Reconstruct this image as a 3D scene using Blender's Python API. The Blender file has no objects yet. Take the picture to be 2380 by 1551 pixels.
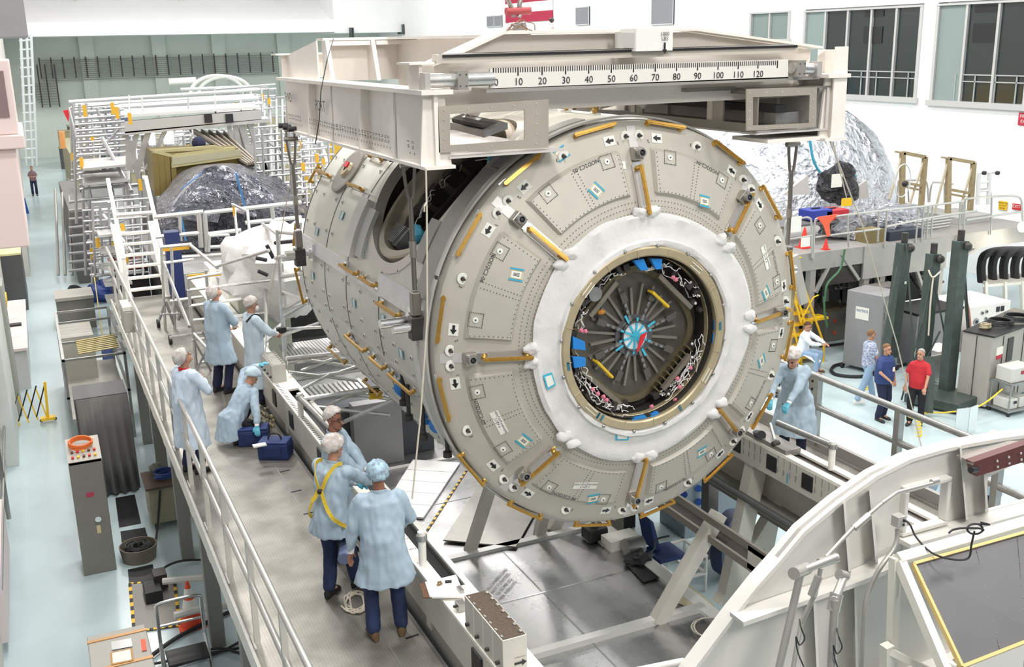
import bpy, bmesh, math, random
from mathutils import Vector, Matrix, noise
random.seed(7)
V = Vector
PI = math.pi
COL = bpy.context.scene.collection
H0 = 8.4                       # camera height over the floor, metres
# ---------------------------------------------------------------- camera solved from the photo's vanishing points
FPX = 2425.44
RX = V((0.90736406, -0.13099966, 0.3994115))     # world X, Y, Z seen in camera axes (right, down, forward)
RY = V((-0.41984583, -0.23611812, 0.87634338))
RZ = V((-0.02049239, -0.96285374, -0.26924475))
def ray(px, py):
    d = V((px - 1190, py - 775.5, FPX))
    return V((RX.dot(d), RY.dot(d), RZ.dot(d)))
def AY(px, py, y):             # the point seen at a pixel, on the vertical plane at depth y
    d = ray(px, py); d = d * (y / d.y); return V((d.x, d.y, d.z + H0))
def AZ(px, py, z):             # ... on the level plane at height z over the floor
    d = ray(px, py); d = d * ((z - H0) / d.z); return V((d.x, d.y, d.z + H0))
def AX(px, py, x):             # ... on the lengthwise vertical plane x
    d = ray(px, py); d = d * (x / d.x); return V((d.x, d.y, d.z + H0))
cam_d = bpy.data.cameras.new('camera'); cam = bpy.data.objects.new('camera', cam_d); COL.objects.link(cam)
cam_d.sensor_fit = 'HORIZONTAL'; cam_d.sensor_width = 36; cam_d.lens = 36 * FPX / 2380; cam_d.clip_end = 400
right = V((RX[0], RY[0], RZ[0])); down = V((RX[1], RY[1], RZ[1])); fwd = V((RX[2], RY[2], RZ[2]))
cam.matrix_world = Matrix(((right.x, -down.x, -fwd.x, 0), (right.y, -down.y, -fwd.y, 0), (right.z, -down.z, -fwd.z, H0), (0, 0, 0, 1)))
bpy.context.scene.camera = cam
# ---------------------------------------------------------------- materials
MATS = {}
def mat(name, col, rough=0.5, metal=0.0, bump=0.0, bscale=20.0, var=0.0, vscale=3.0, col2=None, emit=0, spec=0.5, bdist=0.01, aniso=None, alpha=1):
    if name in MATS: return MATS[name]
    m = bpy.data.materials.new(name); m.use_nodes = True
    nt = m.node_tree; N = nt.nodes; L = nt.links
    b = N['Principled BSDF']
    b.inputs['Base Color'].default_value = (*col, 1); b.inputs['Roughness'].default_value = rough
    b.inputs['Metallic'].default_value = metal; b.inputs['Specular IOR Level'].default_value = spec
    tc = N.new('ShaderNodeTexCoord'); mp = N.new('ShaderNodeMapping'); L.new(tc.outputs['Object'], mp.inputs['Vector'])
    if aniso: mp.inputs['Scale'].default_value = aniso
    if var > 0 or col2:
        n = N.new('ShaderNodeTexNoise'); n.inputs['Scale'].default_value = vscale; n.inputs['Detail'].default_value = 6
        L.new(mp.outputs['Vector'], n.inputs['Vector'])
        r = N.new('ShaderNodeValToRGB'); c2 = col2 or tuple(max(0, c * (1 - var)) for c in col)
        r.color_ramp.elements[0].position = 0.35; r.color_ramp.elements[1].position = 0.65
        r.color_ramp.elements[0].color = (*c2, 1); r.color_ramp.elements[1].color = (*col, 1)
        L.new(n.outputs['Fac'], r.inputs['Fac']); L.new(r.outputs['Color'], b.inputs['Base Color'])
    if bump > 0:
        n2 = N.new('ShaderNodeTexNoise'); n2.inputs['Scale'].default_value = bscale; n2.inputs['Detail'].default_value = 5
        L.new(mp.outputs['Vector'], n2.inputs['Vector'])
        bp = N.new('ShaderNodeBump'); bp.inputs['Strength'].default_value = bump; bp.inputs['Distance'].default_value = bdist
        L.new(n2.outputs['Fac'], bp.inputs['Height']); L.new(bp.outputs['Normal'], b.inputs['Normal'])
    if emit:
        b.inputs['Emission Color'].default_value = (*col, 1); b.inputs['Emission Strength'].default_value = emit
    MATS[name] = m; return m
white = mat('white_paint', (.86, .84, .80), .45, var=.06, vscale=2)
cream = mat('spreader_paint', (.88, .83, .77), .5, var=.06, vscale=3)
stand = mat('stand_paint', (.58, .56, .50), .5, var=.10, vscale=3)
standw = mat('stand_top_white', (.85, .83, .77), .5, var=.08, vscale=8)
wallw = mat('wall_white', (.90, .90, .90), .6, var=.02, vscale=1)
wallg = mat('wall_pale_green', (.66, .72, .66), .7, var=.05, vscale=.7)
alu = mat('aluminium_tube', (.64, .64, .63), .3, .85, var=.15, vscale=14)
steel = mat('steel_grey', (.42, .42, .41), .35, .8, var=.2, vscale=6)
chrome = mat('bright_metal', (.82, .82, .82), .18, 1)
dark = mat('dark_metal', (.06, .055, .05), .45, .3, var=.3, vscale=10)
black = mat('black', (.012, .012, .014), .5)
rubber = mat('black_rubber', (.02, .02, .022), .6)
gold = mat('gold_anodised', (.62, .36, .08), .32, .75, var=.15, vscale=20)
tan = mat('tan_alodine', (.50, .42, .27), .38, .35, var=.12, vscale=8)
face_m = mat('module_face', (.50, .475, .415), .48, .15, var=.05, vscale=5)
skin_m = mat('module_shell', (.66, .66, .60), .42, .2, var=.10, vscale=3, bump=.12, bscale=3, bdist=.02)
shellgrey = mat('shell_grey', (.36, .36, .34), .45, .4, var=.15)
cloth = mat('white_blanket', (.72, .71, .70), .6, bump=.7, bscale=5, bdist=.03, var=.06, vscale=4)
tape = mat('blue_tape', (.05, .36, .52), .5)
bluebag = mat('blue_plastic', (.02, .22, .62), .25, bump=.5, bscale=30)
labelw = mat('label_white', (.80, .80, .74), .6)
yellow = mat('yellow_paint', (.85, .52, .02), .45)
amber = mat('amber_tag', (.75, .42, .03), .5)
red = mat('red_plastic', (.62, .02, .03), .45)
orange = mat('cone_orange', (.85, .09, .03), .45)
pinkw = mat('pink_wrap', (.70, .20, .28), .5)
wirew = mat('white_wire', (.78, .76, .74), .5)
glass_d = mat('dark_window_glass', (.02, .03, .032), .12, 0, spec=.8)
grn = mat('green_grey_steel', (.09, .115, .105), .42, .4, var=.2, vscale=6)
cabg = mat('cabinet_grey', (.21, .20, .18), .5, .1, var=.06)
cabm = mat('cabinet_mid_grey', (.30, .30, .31), .45, .2, var=.06)
cabt = mat('cabinet_taupe', (.42, .40, .36), .5, .1, var=.06)
lbluec = mat('smock_blue', (.37, .475, .565), .75, var=.06, vscale=8)
lcoat = mat('lab_coat_white', (.85, .88, .92), .7)
netw = mat('hairnet_white', (.66, .64, .62), .7, col2=(.42, .36, .32), vscale=18, bump=.6, bscale=30)
netb = mat('hairnet_blue', (.42, .60, .72), .7, col2=(.22, .28, .34), vscale=22, bump=.6, bscale=30)
skin = mat('skin', (.50, .26, .17), .5)
skind = mat('skin_dark', (.30, .13, .08), .5)
denim = mat('denim', (.018, .034, .10), .8, var=.35, vscale=12)
navy = mat('navy_cloth', (.012, .016, .05), .8)
blackc = mat('black_cloth', (.012, .012, .015), .85)
glovem = mat('glove_blue', (.10, .42, .55), .5)
wood = mat('wood_frame', (.36, .29, .16), .6, var=.2, vscale=9)
rope = mat('rope_pale', (.62, .56, .46), .8)
brown = mat('brown_board', (.14, .07, .04), .6)
cardb = mat('clipboard_paper', (.88, .86, .84), .6)
# floor: pale blue coated slab
def floor_mat():
    m = bpy.data.materials.new('floor_coating'); m.use_nodes = True; N = m.node_tree.nodes; L = m.node_tree.links
    b = N['Principled BSDF']; b.inputs['Roughness'].default_value = .22; b.inputs['Specular IOR Level'].default_value = .5
    tc = N.new('ShaderNodeTexCoord'); n = N.new('ShaderNodeTexNoise'); n.inputs['Scale'].default_value = .35; n.inputs['Detail'].default_value = 9
    r = N.new('ShaderNodeValToRGB'); r.color_ramp.elements[0].position = .3; r.color_ramp.elements[1].position = .7
    r.color_ramp.elements[0].color = (.43, .53, .55, 1); r.color_ramp.elements[1].color = (.54, .66, .69, 1)
    L.new(tc.outputs['Object'], n.inputs['Vector']); L.new(n.outputs['Fac'], r.inputs['Fac']); L.new(r.outputs['Color'], b.inputs['Base Color'])
    return m
def tread_mat(name, c1, c2, metal, rough, scale):      # raised diamond tread sheet
    m = bpy.data.materials.new(name); m.use_nodes = True; N = m.node_tree.nodes; L = m.node_tree.links
    b = N['Principled BSDF']; b.inputs['Roughness'].default_value = rough; b.inputs['Metallic'].default_value = metal
    tc = N.new('ShaderNodeTexCoord'); mp = N.new('ShaderNodeMapping'); mp.inputs['Rotation'].default_value = (0, 0, PI / 4); mp.inputs['Scale'].default_value = (scale,) * 3
    L.new(tc.outputs['Object'], mp.inputs['Vector']); ck = N.new('ShaderNodeTexChecker'); ck.inputs['Scale'].default_value = 1
    L.new(mp.outputs['Vector'], ck.inputs['Vector'])
    n = N.new('ShaderNodeTexNoise'); n.inputs['Scale'].default_value = 2.2; n.inputs['Detail'].default_value = 7; L.new(tc.outputs['Object'], n.inputs['Vector'])
    r = N.new('ShaderNodeValToRGB'); r.color_ramp.elements[0].color = (*c1, 1); r.color_ramp.elements[1].color = (*c2, 1)
    r.color_ramp.elements[0].position = .35; r.color_ramp.elements[1].position = .65
    L.new(n.outputs['Fac'], r.inputs['Fac']); mx = N.new('ShaderNodeMixRGB'); mx.blend_type = 'MULTIPLY'; mx.inputs['Fac'].default_value = .22
    L.new(r.outputs['Color'], mx.inputs['Color1']); L.new(ck.outputs['Color'], mx.inputs['Color2']); L.new(mx.outputs['Color'], b.inputs['Base Color'])
    bp = N.new('ShaderNodeBump'); bp.inputs['Strength'].default_value = .5; bp.inputs['Distance'].default_value = .012
    L.new(ck.outputs['Fac'], bp.inputs['Height']); L.new(bp.outputs['Normal'], b.inputs['Normal']); return m
tread = tread_mat('walkway_tread', (.26, .245, .215), (.42, .40, .36), .6, .36, 44)
def sheet_mat(name, c1, c2, rough):
    m = bpy.data.materials.new(name); m.use_nodes = True; N = m.node_tree.nodes; L = m.node_tree.links
    b = N['Principled BSDF']; b.inputs['Metallic'].default_value = .95
    tc = N.new('ShaderNodeTexCoord'); mp = N.new('ShaderNodeMapping'); mp.inputs['Scale'].default_value = (1, 1, 1)
    L.new(tc.outputs['Object'], mp.inputs['Vector'])
    n = N.new('ShaderNodeTexNoise'); n.inputs['Scale'].default_value = 2.5; n.inputs['Detail'].default_value = 9; n.inputs['Roughness'].default_value = .7
    L.new(mp.outputs['Vector'], n.inputs['Vector'])
    r = N.new('ShaderNodeValToRGB'); r.color_ramp.elements[0].color = (*c1, 1); r.color_ramp.elements[1].color = (*c2, 1)
    r.color_ramp.elements[0].position = .3; r.color_ramp.elements[1].position = .7
    L.new(n.outputs['Fac'], r.inputs['Fac']); L.new(r.outputs['Color'], b.inputs['Base Color'])
    mr = N.new('ShaderNodeMapRange'); mr.inputs['To Min'].default_value = rough - .05; mr.inputs['To Max'].default_value = rough + .07
    L.new(n.outputs['Fac'], mr.inputs['Value']); L.new(mr.outputs['Result'], b.inputs['Roughness'])
    n2 = N.new('ShaderNodeTexNoise'); n2.inputs['Scale'].default_value = 1.1; L.new(mp.outputs['Vector'], n2.inputs['Vector'])
    bp = N.new('ShaderNodeBump'); bp.inputs['Strength'].default_value = .12; bp.inputs['Distance'].default_value = .02
    L.new(n2.outputs['Fac'], bp.inputs['Height']); L.new(bp.outputs['Normal'], b.inputs['Normal']); return m
sheet = sheet_mat('silver_sheet', (.47, .47, .47), (.58, .58, .58), .27)
sheetd = sheet_mat('dull_sheet', (.28, .27, .25), (.36, .35, .33), .36)
def foil_mat(name, c, sc, rough=.22):
    m = bpy.data.materials.new(name); m.use_nodes = True; N = m.node_tree.nodes; L = m.node_tree.links
    b = N['Principled BSDF']; b.inputs['Metallic'].default_value = 1; b.inputs['Roughness'].default_value = rough
    b.inputs['Base Color'].default_value = (*c, 1)
    tc = N.new('ShaderNodeTexCoord'); vo = N.new('ShaderNodeTexVoronoi'); vo.inputs['Scale'].default_value = sc
    n = N.new('ShaderNodeTexNoise'); n.inputs['Scale'].default_value = sc * .6; n.inputs['Detail'].default_value = 8
    L.new(tc.outputs['Object'], n.inputs['Vector']); L.new(n.outputs['Color'], vo.inputs['Vector'])
    ad = N.new('ShaderNodeMath'); ad.operation = 'ADD'; L.new(vo.outputs['Distance'], ad.inputs[0]); L.new(n.outputs['Fac'], ad.inputs[1])
    bp = N.new('ShaderNodeBump'); bp.inputs['Strength'].default_value = 1; bp.inputs['Distance'].default_value = .4
    L.new(ad.outputs[0], bp.inputs['Height']); L.new(bp.outputs['Normal'], b.inputs['Normal']); return m
foil = foil_mat('silver_foil', (.74, .78, .84), 2.2)
foild = foil_mat('dark_foil', (.24, .24, .27), 4.5, .26)
# ---------------------------------------------------------------- mesh building
def basis(d):
    d = d.normalized(); a = V((0, 0, 1)) if abs(d.z) < .93 else V((0, 1, 0))
    u = d.cross(a).normalized(); return u, u.cross(d).normalized(), d
class MB:
    def __init__(s): s.v = []; s.f = []; s.m = []; s.cur = 0
    def add(s, vs, fs):
        o = len(s.v); s.v += [tuple(p) for p in vs]; s.f += [tuple(i + o for i in f) for f in fs]; s.m += [s.cur] * len(fs); return s
    def box(s, x0, x1, y0, y1, z0, z1):
        return s.add([(x, y, z) for x in (x0, x1) for y in (y0, y1) for z in (z0, z1)],
                     [(0, 1, 3, 2), (4, 6, 7, 5), (0, 4, 5, 1), (2, 3, 7, 6), (0, 2, 6, 4), (1, 5, 7, 3)])
    def obox(s, c, u, v, w, a, b, d):   # centre, unit axes, half sizes
        c = V(c); vs = [c + u * (i * a) + v * (j * b) + w * (k * d) for i in (-1, 1) for j in (-1, 1) for k in (-1, 1)]
        return s.add(vs, [(0, 1, 3, 2), (4, 6, 7, 5), (0, 4, 5, 1), (2, 3, 7, 6), (0, 2, 6, 4), (1, 5, 7, 3)])
    def bar(s, p, q, w, h, up=None):
        p = V(p); q = V(q); d = (q - p); l = d.length
        if l < 1e-6: return s
        d.normalize()
        if up is None: u, v, _ = basis(d)
        else: u = d.cross(V(up)).normalized(); v = u.cross(d)
        return s.obox((p + q) / 2, u, v, d, w / 2, h / 2, l / 2)
    def tube(s, pts, r, n=8, closed=False, cap=True):
        pts = [V(p) for p in pts]; k = len(pts); rr = r if isinstance(r, (list, tuple)) else [r] * k
        vs = []; prev = None
        for i, p in enumerate(pts):
            if closed: t = pts[(i + 1) % k] - pts[i - 1]
            else: t = pts[min(i + 1, k - 1)] - pts[max(i - 1, 0)]
            if t.length < 1e-9: t = V((0, 0, 1))
            t.normalize()
            if prev is None: u = basis(t)[0]; v = t.cross(u)
            else:
                u = (prev - t * prev.dot(t))
                u = u.normalized() if u.length > 1e-6 else basis(t)[0]
                v = t.cross(u)
            prev = u
            for j in range(n):
                a = 2 * PI * j / n; vs.append(p + u * (math.cos(a) * rr[i]) + v * (math.sin(a) * rr[i]))
        fs = []
        for i in range(k if closed else k - 1):
            for j in range(n):
                a = i * n + j; b = i * n + (j + 1) % n; c = ((i + 1) % k) * n + (j + 1) % n; d = ((i + 1) % k) * n + j
                fs.append((a, b, c, d))
        if cap and not closed: fs.append(tuple(range(n))[::-1]); fs.append(tuple((k - 1) * n + j for j in range(n)))
        return s.add(vs, fs)
    def cyl(s, p, q, r, n=16, r2=None): return s.tube([p, q], [r, r if r2 is None else r2], n)
    def lathe(s, prof, o, axis, n=48, a0=0, a1=2 * PI, close=False):  # profile (radius, height along axis)
        u, v, w = basis(V(axis)); o = V(o); full = abs(a1 - a0 - 2 * PI) < 1e-6; m = n if full else n + 1; vs = []
        for r, h in prof:
            for j in range(m):
                a = a0 + (a1 - a0) * j / n; vs.append(o + u * (r * math.cos(a)) + v * (r * math.sin(a)) + w * h)
        fs = []; k = len(prof)
        for i in range(k if close else k - 1):
            for j in range(n):
                b = (j + 1) % m; i2 = (i + 1) % k; fs.append((i * m + j, i * m + b, i2 * m + b, i2 * m + j))
        return s.add(vs, fs)
    def prism(s, poly, o, u, v, w, d):  # 2-D outline extruded by d along w
        o = V(o); u = V(u); v = V(v); w = V(w); n = len(poly)
        vs = [o + u * a + v * b for a, b in poly] + [o + u * a + v * b + w * d for a, b in poly]
        return s.add(vs, [tuple(range(n)), tuple(range(2 * n - 1, n - 1, -1))] + [(i, i + n, (i + 1) % n + n, (i + 1) % n) for i in range(n)])
    def slab(s, pts, d):               # world outline extruded by the vector d
        n = len(pts); pts = [V(p) for p in pts]; d = V(d)
        return s.add(pts + [p + d for p in pts], [tuple(range(n)), tuple(range(2 * n - 1, n - 1, -1))] + [(i, i + n, (i + 1) % n + n, (i + 1) % n) for i in range(n)])
    def ball(s, c, r, nu=12, nv=8, rot=None, f=None):
        c = V(c); r = V(r) if not isinstance(r, (int, float)) else V((r, r, r)); vs = []
        for i in range(nv + 1):
            th = PI * i / nv
            for j in range(nu):
                ph = 2 * PI * j / nu; p = V((r.x * math.sin(th) * math.cos(ph), r.y * math.sin(th) * math.sin(ph), r.z * math.cos(th)))
                if f: p = p * f(p)
                if rot: p = rot @ p
                vs.append(c + p)
        return s.add(vs, [(i * nu + j, (i + 1) * nu + j, (i + 1) * nu + (j + 1) % nu, i * nu + (j + 1) % nu) for i in range(nv) for j in range(nu)])
    def cap2(s, p, q, r1, r2, n=12):   # tapered limb with round ends
        p = V(p); q = V(q); d = q - p; L = d.length
        if L < 1e-5: return s.ball(p, max(r1, r2), n, n // 2)
        t = d / L; P = []; R = []
        for k in (1, .8, .5): P.append(p - t * (r1 * k)); R.append(max(r1 * math.sqrt(1 - k * k), r1 * .05))
        P += [p, p + d * .5, q]; R += [r1, (r1 + r2) / 2, r2]
        for k in (.5, .8, 1): P.append(q + t * (r2 * k)); R.append(max(r2 * math.sqrt(1 - k * k), r2 * .05))
        return s.tube(P, R, n)
    def loft(s, rings, n=20):          # rings: centre, axis u, axis v, ru, rv
        vs = []
        for c, u, v, a, b in rings:
            for j in range(n): t = 2 * PI * j / n; vs.append(V(c) + V(u) * (a * math.cos(t)) + V(v) * (b * math.sin(t)))
        k = len(rings); fs = [(i * n + j, i * n + (j + 1) % n, (i + 1) * n + (j + 1) % n, (i + 1) * n + j) for i in range(k - 1) for j in range(n)]
        fs.append(tuple(range(n))[::-1]); fs.append(tuple((k - 1) * n + j for j in range(n))); return s.add(vs, fs)
    def frame(s, o, u, v, w, W, Hh, t, d):   # rectangular picture-frame of bar width t
        o = V(o); u = V(u); v = V(v); w = V(w)
        for a0, a1, b0, b1 in ((0, W, 0, t), (0, W, Hh - t, Hh), (0, t, t, Hh - t), (W - t, W, t, Hh - t)):
            s.obox(o + u * ((a0 + a1) / 2) + v * ((b0 + b1) / 2) + w * (d / 2), u, v, w, (a1 - a0) / 2, (b1 - b0) / 2, d / 2)
        return s
WL = {}
def build(mb, name, m, parent=None, smooth=False, bevel=0, origin=None, recalc=True):
    me = bpy.data.meshes.new(name); org = V(WL.get(parent.name, (0, 0, 0))) if parent else None
    if parent is None:
        if origin is None:
            xs = [p[0] for p in mb.v]; ys = [p[1] for p in mb.v]; zs = [p[2] for p in mb.v]
            origin = V(((min(xs) + max(xs)) / 2, (min(ys) + max(ys)) / 2, min(zs)))
        org = V(origin)
    me.from_pydata([(p[0] - org.x, p[1] - org.y, p[2] - org.z) for p in mb.v], [], mb.f)
    ms = m if isinstance(m, (list, tuple)) else [m]
    for a in ms: me.materials.append(a)
    if len(ms) > 1: me.polygons.foreach_set('material_index', mb.m)
    if recalc:
        bm = bmesh.new(); bm.from_mesh(me); bmesh.ops.recalc_face_normals(bm, faces=bm.faces); bm.to_mesh(me); bm.free()
    if smooth:
        me.polygons.foreach_set('use_smooth', [True] * len(me.polygons))
        try: me.set_sharp_from_angle(angle=math.radians(38))
        except Exception: pass
    o = bpy.data.objects.new(name, me); COL.objects.link(o)
    if parent: o.parent = parent; WL[o.name] = tuple(org)
    else: o.location = org; WL[o.name] = tuple(org)
    if bevel:
        b = o.modifiers.new('bevel', 'BEVEL'); b.width = bevel; b.segments = 2; b.limit_method = 'ANGLE'
    return o
def thing(name, label, cat, loc, group=None):
    o = bpy.data.objects.new(name, None); COL.objects.link(o); o.location = V(loc); o.empty_display_size = .2
    o['label'] = label; o['category'] = cat; WL[o.name] = tuple(V(loc))
    if group: o['group'] = group
    return o
def tag(o, label, cat, group=None, kind=None):
    o['label'] = label; o['category'] = cat
    if group: o['group'] = group
    if kind: o['kind'] = kind
    return o
def struct(o): o['kind'] = 'structure'; return o
def dup(root, loc, label=None, group=None):
    r = root.copy(); COL.objects.link(r); r.location = V(loc); WL[r.name] = tuple(V(loc))
    if label: r['label'] = label
    if group: r['group'] = group
    for ch in list(root.children):
        c = ch.copy(); COL.objects.link(c); c.parent = r
        for g in list(ch.children):
            d = g.copy(); COL.objects.link(d); d.parent = c
    return r
TXT = {}
def txt(mb, s, size, o, u, v, align='CENTER', lift=.003):   # lettering laid on a plane (u right, v up)
    if s not in TXT:
        c = bpy.data.curves.new('t', 'FONT'); c.body = s; c.size = 1; c.resolution_u = 2; c.align_x = 'LEFT'
        ob = bpy.data.objects.new('t', c); COL.objects.link(ob); bpy.context.view_layer.update()
        me = bpy.data.meshes.new_from_object(ob.evaluated_get(bpy.context.evaluated_depsgraph_get()))
        TXT[s] = ([tuple(p.co) for p in me.vertices], [tuple(p.vertices) for p in me.polygons])
        bpy.data.objects.remove(ob); bpy.data.curves.remove(c); bpy.data.meshes.remove(me)
    vs, fs = TXT[s]; w = max((p[0] for p in vs), default=0); off = -w / 2 if align == 'CENTER' else 0
    o = V(o); u = V(u).normalized(); v = V(v).normalized(); n = u.cross(v)
    mb.add([o + u * ((p[0] + off) * size) + v * (p[1] * size) + n * lift for p in vs], fs)
def wire(mb, p, q, sag=.1, r=.006, n=10, wob=.03, seg=5):
    p = V(p); q = V(q); pts = []
    for i in range(n + 1):
        t = i / n; a = p.lerp(q, t); a.z -= sag * 4 * t * (1 - t)
        if 0 < i < n: a += V((random.uniform(-wob, wob), random.uniform(-wob, wob), random.uniform(-wob, wob)))
        pts.append(a)
    mb.tube(smoothpts(pts, 3), r, seg)
def smoothpts(pts, k=5):               # Catmull-Rom through points
    pts = [V(p) for p in pts]; out = []
    for i in range(len(pts) - 1):
        a = pts[max(i - 1, 0)]; b = pts[i]; c = pts[i + 1]; d = pts[min(i + 2, len(pts) - 1)]
        for j in range(k):
            t = j / k; out.append(.5 * ((2 * b) + (c - a) * t + (2 * a - 5 * b + 4 * c - d) * t * t + (3 * b - a - 3 * c + d) * t ** 3))
    out.append(pts[-1]); return out
X1 = V((1, 0, 0)); Y1 = V((0, 1, 0)); Z1 = V((0, 0, 1))
def each(mb, name, m, parent=None, smooth=False, bevel=0):   # every separate piece becomes a mesh of its own
    n = len(mb.v); par = list(range(n))
    def fd(a):
        while par[a] != a: par[a] = par[par[a]]; a = par[a]
        return a
    for f in mb.f:
        r = fd(f[0])
        for i in f[1:]: par[fd(i)] = r
    groups = {}
    for f in mb.f: groups.setdefault(fd(f[0]), []).append(f)
    out = []
    for r, fs in groups.items():
        ids = sorted({i for f in fs for i in f}); mp = {i: k for k, i in enumerate(ids)}
        m2 = MB(); m2.v = [mb.v[i] for i in ids]; m2.f = [tuple(mp[i] for i in f) for f in fs]; m2.m = [0] * len(fs)
        out.append(build(m2, name, m, parent, smooth, bevel))
    return out
# ================================================================ SETTING
WY = 95.0; WX = 30.5
o = build(MB().box(-1.6, WX, -2, WY, -.3, 0), 'floor', floor_mat()); struct(o)
o = build(MB().box(-3.2, WX + .4, WY, WY + .5, 0, 9.5), 'wall_back', wallg); struct(o)
for i, px in enumerate((205, 372, 510, 660)):              # wall columns
    c = AY(px, 150, WY); o = build(MB().box(c.x - .55, c.x + .55, WY - .35, WY, 0, 9.5), 'trim_%d' % (i + 1), wallg); struct(o)
mb = MB(); mb.box(-3.2, 24.5, WY - 7, WY + .5, 9.5, 10.1); mb.box(-3.2, 24.5, WY - 7.2, WY - 7, 9.5, 10.5)
o = build(mb, 'trim_5', wallw); struct(o)
mb = MB(); mb.slab([(-3.2, WY - 7, 10.1), (24.5, WY - 7, 10.1), (24.5, WY - 1, 12.4), (-3.2, WY - 1, 12.4)], (0, 1, 0)); mb.box(-3.2, 28.5, WY - 1, WY - .5, 12.4, 20)
o = build(mb, 'trim_6', wallw); struct(o)
mb = MB()
for px in (185, 425, 650, 870):
    c = AY(px, 30, WY - 2); mb.box(c.x - .12, c.x + .12, WY - 1.6, WY - 1, 11.2, 20)
o = build(mb, 'trim_7', wallg); struct(o)
o = build(MB().box(24.5, WX + .3, WY - 7, WY + .5, 9.4, 20), 'trim_8', wallw); struct(o)
# right wall built round three window openings
wins = [(37.4, 40.2, 8.2, 9.45), (29.95, 36.5, 6.0, 9.4), (22.5, 29.3, 5.95, 9.4)]
mb = MB(); lo, hi = 5.95, 9.45
mb.box(WX, WX + .5, 5, WY, 0, lo); mb.box(WX, WX + .5, 5, WY, hi, 20)
ys = [5, 22.5, 29.3, 29.95, 36.5, 37.4, 40.2, WY]
for a, b in ((5, 22.5), (29.3, 29.95), (36.5, 37.4), (40.2, WY)): mb.box(WX, WX + .5, a, b, lo, hi)
mb.box(WX, WX + .5, 37.4, 40.2, lo, 8.2); mb.box(WX, WX + .5, 29.95, 36.5, lo, 6.0)
struct(build(mb, 'wall_right', wallw))
backroom = mat('viewing_room', (.10, .12, .12), .8)
for i, (a, b, z0, z1) in enumerate(wins):
    mb = MB(); t = .13
    mb.box(WX - .06, WX + .3, a, a + t, z0 + .08, z1 - .07); mb.box(WX - .06, WX + .3, b - t, b, z0 + .08, z1 - .07); mb.box(WX - .14, WX + .3, a - .1, b + .1, z0 - .12, z0 + .08); mb.box(WX - .08, WX + .3, a, b, z1 - .07, z1)
    n = (2, 5, 5)[i]
    for k in range(1, n): y = a + (b - a) * k / n; mb.box(WX - .04, WX + .12, y - .05, y + .05, z0 + .08, z1 - .07)
    f = struct(build(mb, 'window_%d' % (i + 1), mat('window_frame_grey', (.58, .58, .58), .4, .3)))
    build(MB().box(WX + .06, WX + .08, a, b, z0, z1), 'pane', (glass_d if i else mat('hazy_pane', (.22, .28, .27), .2)), f)
    if i:   # room behind: rail, dark screens, curtain edge seen against the pane
        m2 = MB()
        for zz in (z0 + .75, z0 + .98): m2.box(WX + .0, WX + .04, a + (1.3 if i == 2 else 0), b - 1.4, zz, zz + .04)
        for k in range(7): y = a + .5 + k * (b - a - 1.6) / 6; m2.box(WX + .0, WX + .04, y, y + .04, z0, z0 + 1)
        build(m2, 'handrail', mat('inner_rail', (.45, .48, .48), .4, .3), f)
        build(MB().box(WX + .03, WX + .055, b - 1.3, b - .14, z0 + .08, z1 - .07), 'curtain', mat('curtain_grey_green', (.25, .31, .30), .7), f)
        m3 = MB(); q = a + (b - a) * (.32 if i == 1 else .62)
        m3.box(WX + .03, WX + .055, q - .05, q + .95, z1 - 1.35, z1 - .72); m3.box(WX + .03, WX + .055, q - .05, q + .95, z1 - .35, z1 - .12)
        each(m3, 'display_screen', black, f)
# left wall: the camera looks along it
mb = MB(); mb.box(-2.0, -1.25, 14, 44, 0, 9); mb.box(-2.0, -.48, 44, WY, 0, 20)
struct(build(mb, 'wall_left', mat('wall_pinkish', (.66, .63, .60), .6, var=.05)))
# ceiling lamps are above the frame; they are real lights
def area(n, loc, size, power, col=(1, .97, .93), sy=None, rot=None):
    l = bpy.data.lights.new(n, 'AREA'); l.energy = power; l.size = size; l.color = col
    if sy: l.shape = 'RECTANGLE'; l.size_y = sy
    ob = bpy.data.objects.new(n, l); COL.objects.link(ob); ob.location = loc
    if rot: ob.rotation_euler = rot
    return ob
for i, y in enumerate((2, 10, 19, 30, 44, 60, 78)):
    for x in (2.5, 12, 22):
        area('ceiling_lamp', (x, y, 17.5), 1.8, (700 if y < 25 else 1000) * (1.0), sy=1.8)
area('end_face_fill', (4.0, -4.5, 14), 3, 800, rot=(math.radians(38), 0, math.radians(-12)))  # unseen fill lamp added behind the camera to light the module's end face
w = bpy.data.worlds.new('bay_ambient'); bpy.context.scene.world = w; w.use_nodes = True
N = w.node_tree.nodes; L = w.node_tree.links; bg = N['Background']
tc = N.new('ShaderNodeTexCoord'); sp = N.new('ShaderNodeSeparateXYZ'); L.new(tc.outputs['Generated'], sp.inputs[0])
cr = N.new('ShaderNodeValToRGB'); cr.color_ramp.elements[0].position = .35; cr.color_ramp.elements[1].position = .75
cr.color_ramp.elements[0].color = (.28, .27, .26, 1); cr.color_ramp.elements[1].color = (.90, .92, .92, 1)
mr = N.new('ShaderNodeMath'); mr.operation = 'MULTIPLY_ADD'; mr.inputs[1].default_value = .5; mr.inputs[2].default_value = .5
L.new(sp.outputs['Z'], mr.inputs[0]); L.new(mr.outputs[0], cr.inputs[0]); L.new(cr.outputs['Color'], bg.inputs['Color']); bg.inputs['Strength'].default_value = .6
vs = bpy.context.scene.view_settings; vs.view_transform = 'Standard'; vs.look = 'None'; vs.gamma = 1; vs.use_curve_mapping = False; vs.exposure = .12

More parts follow.
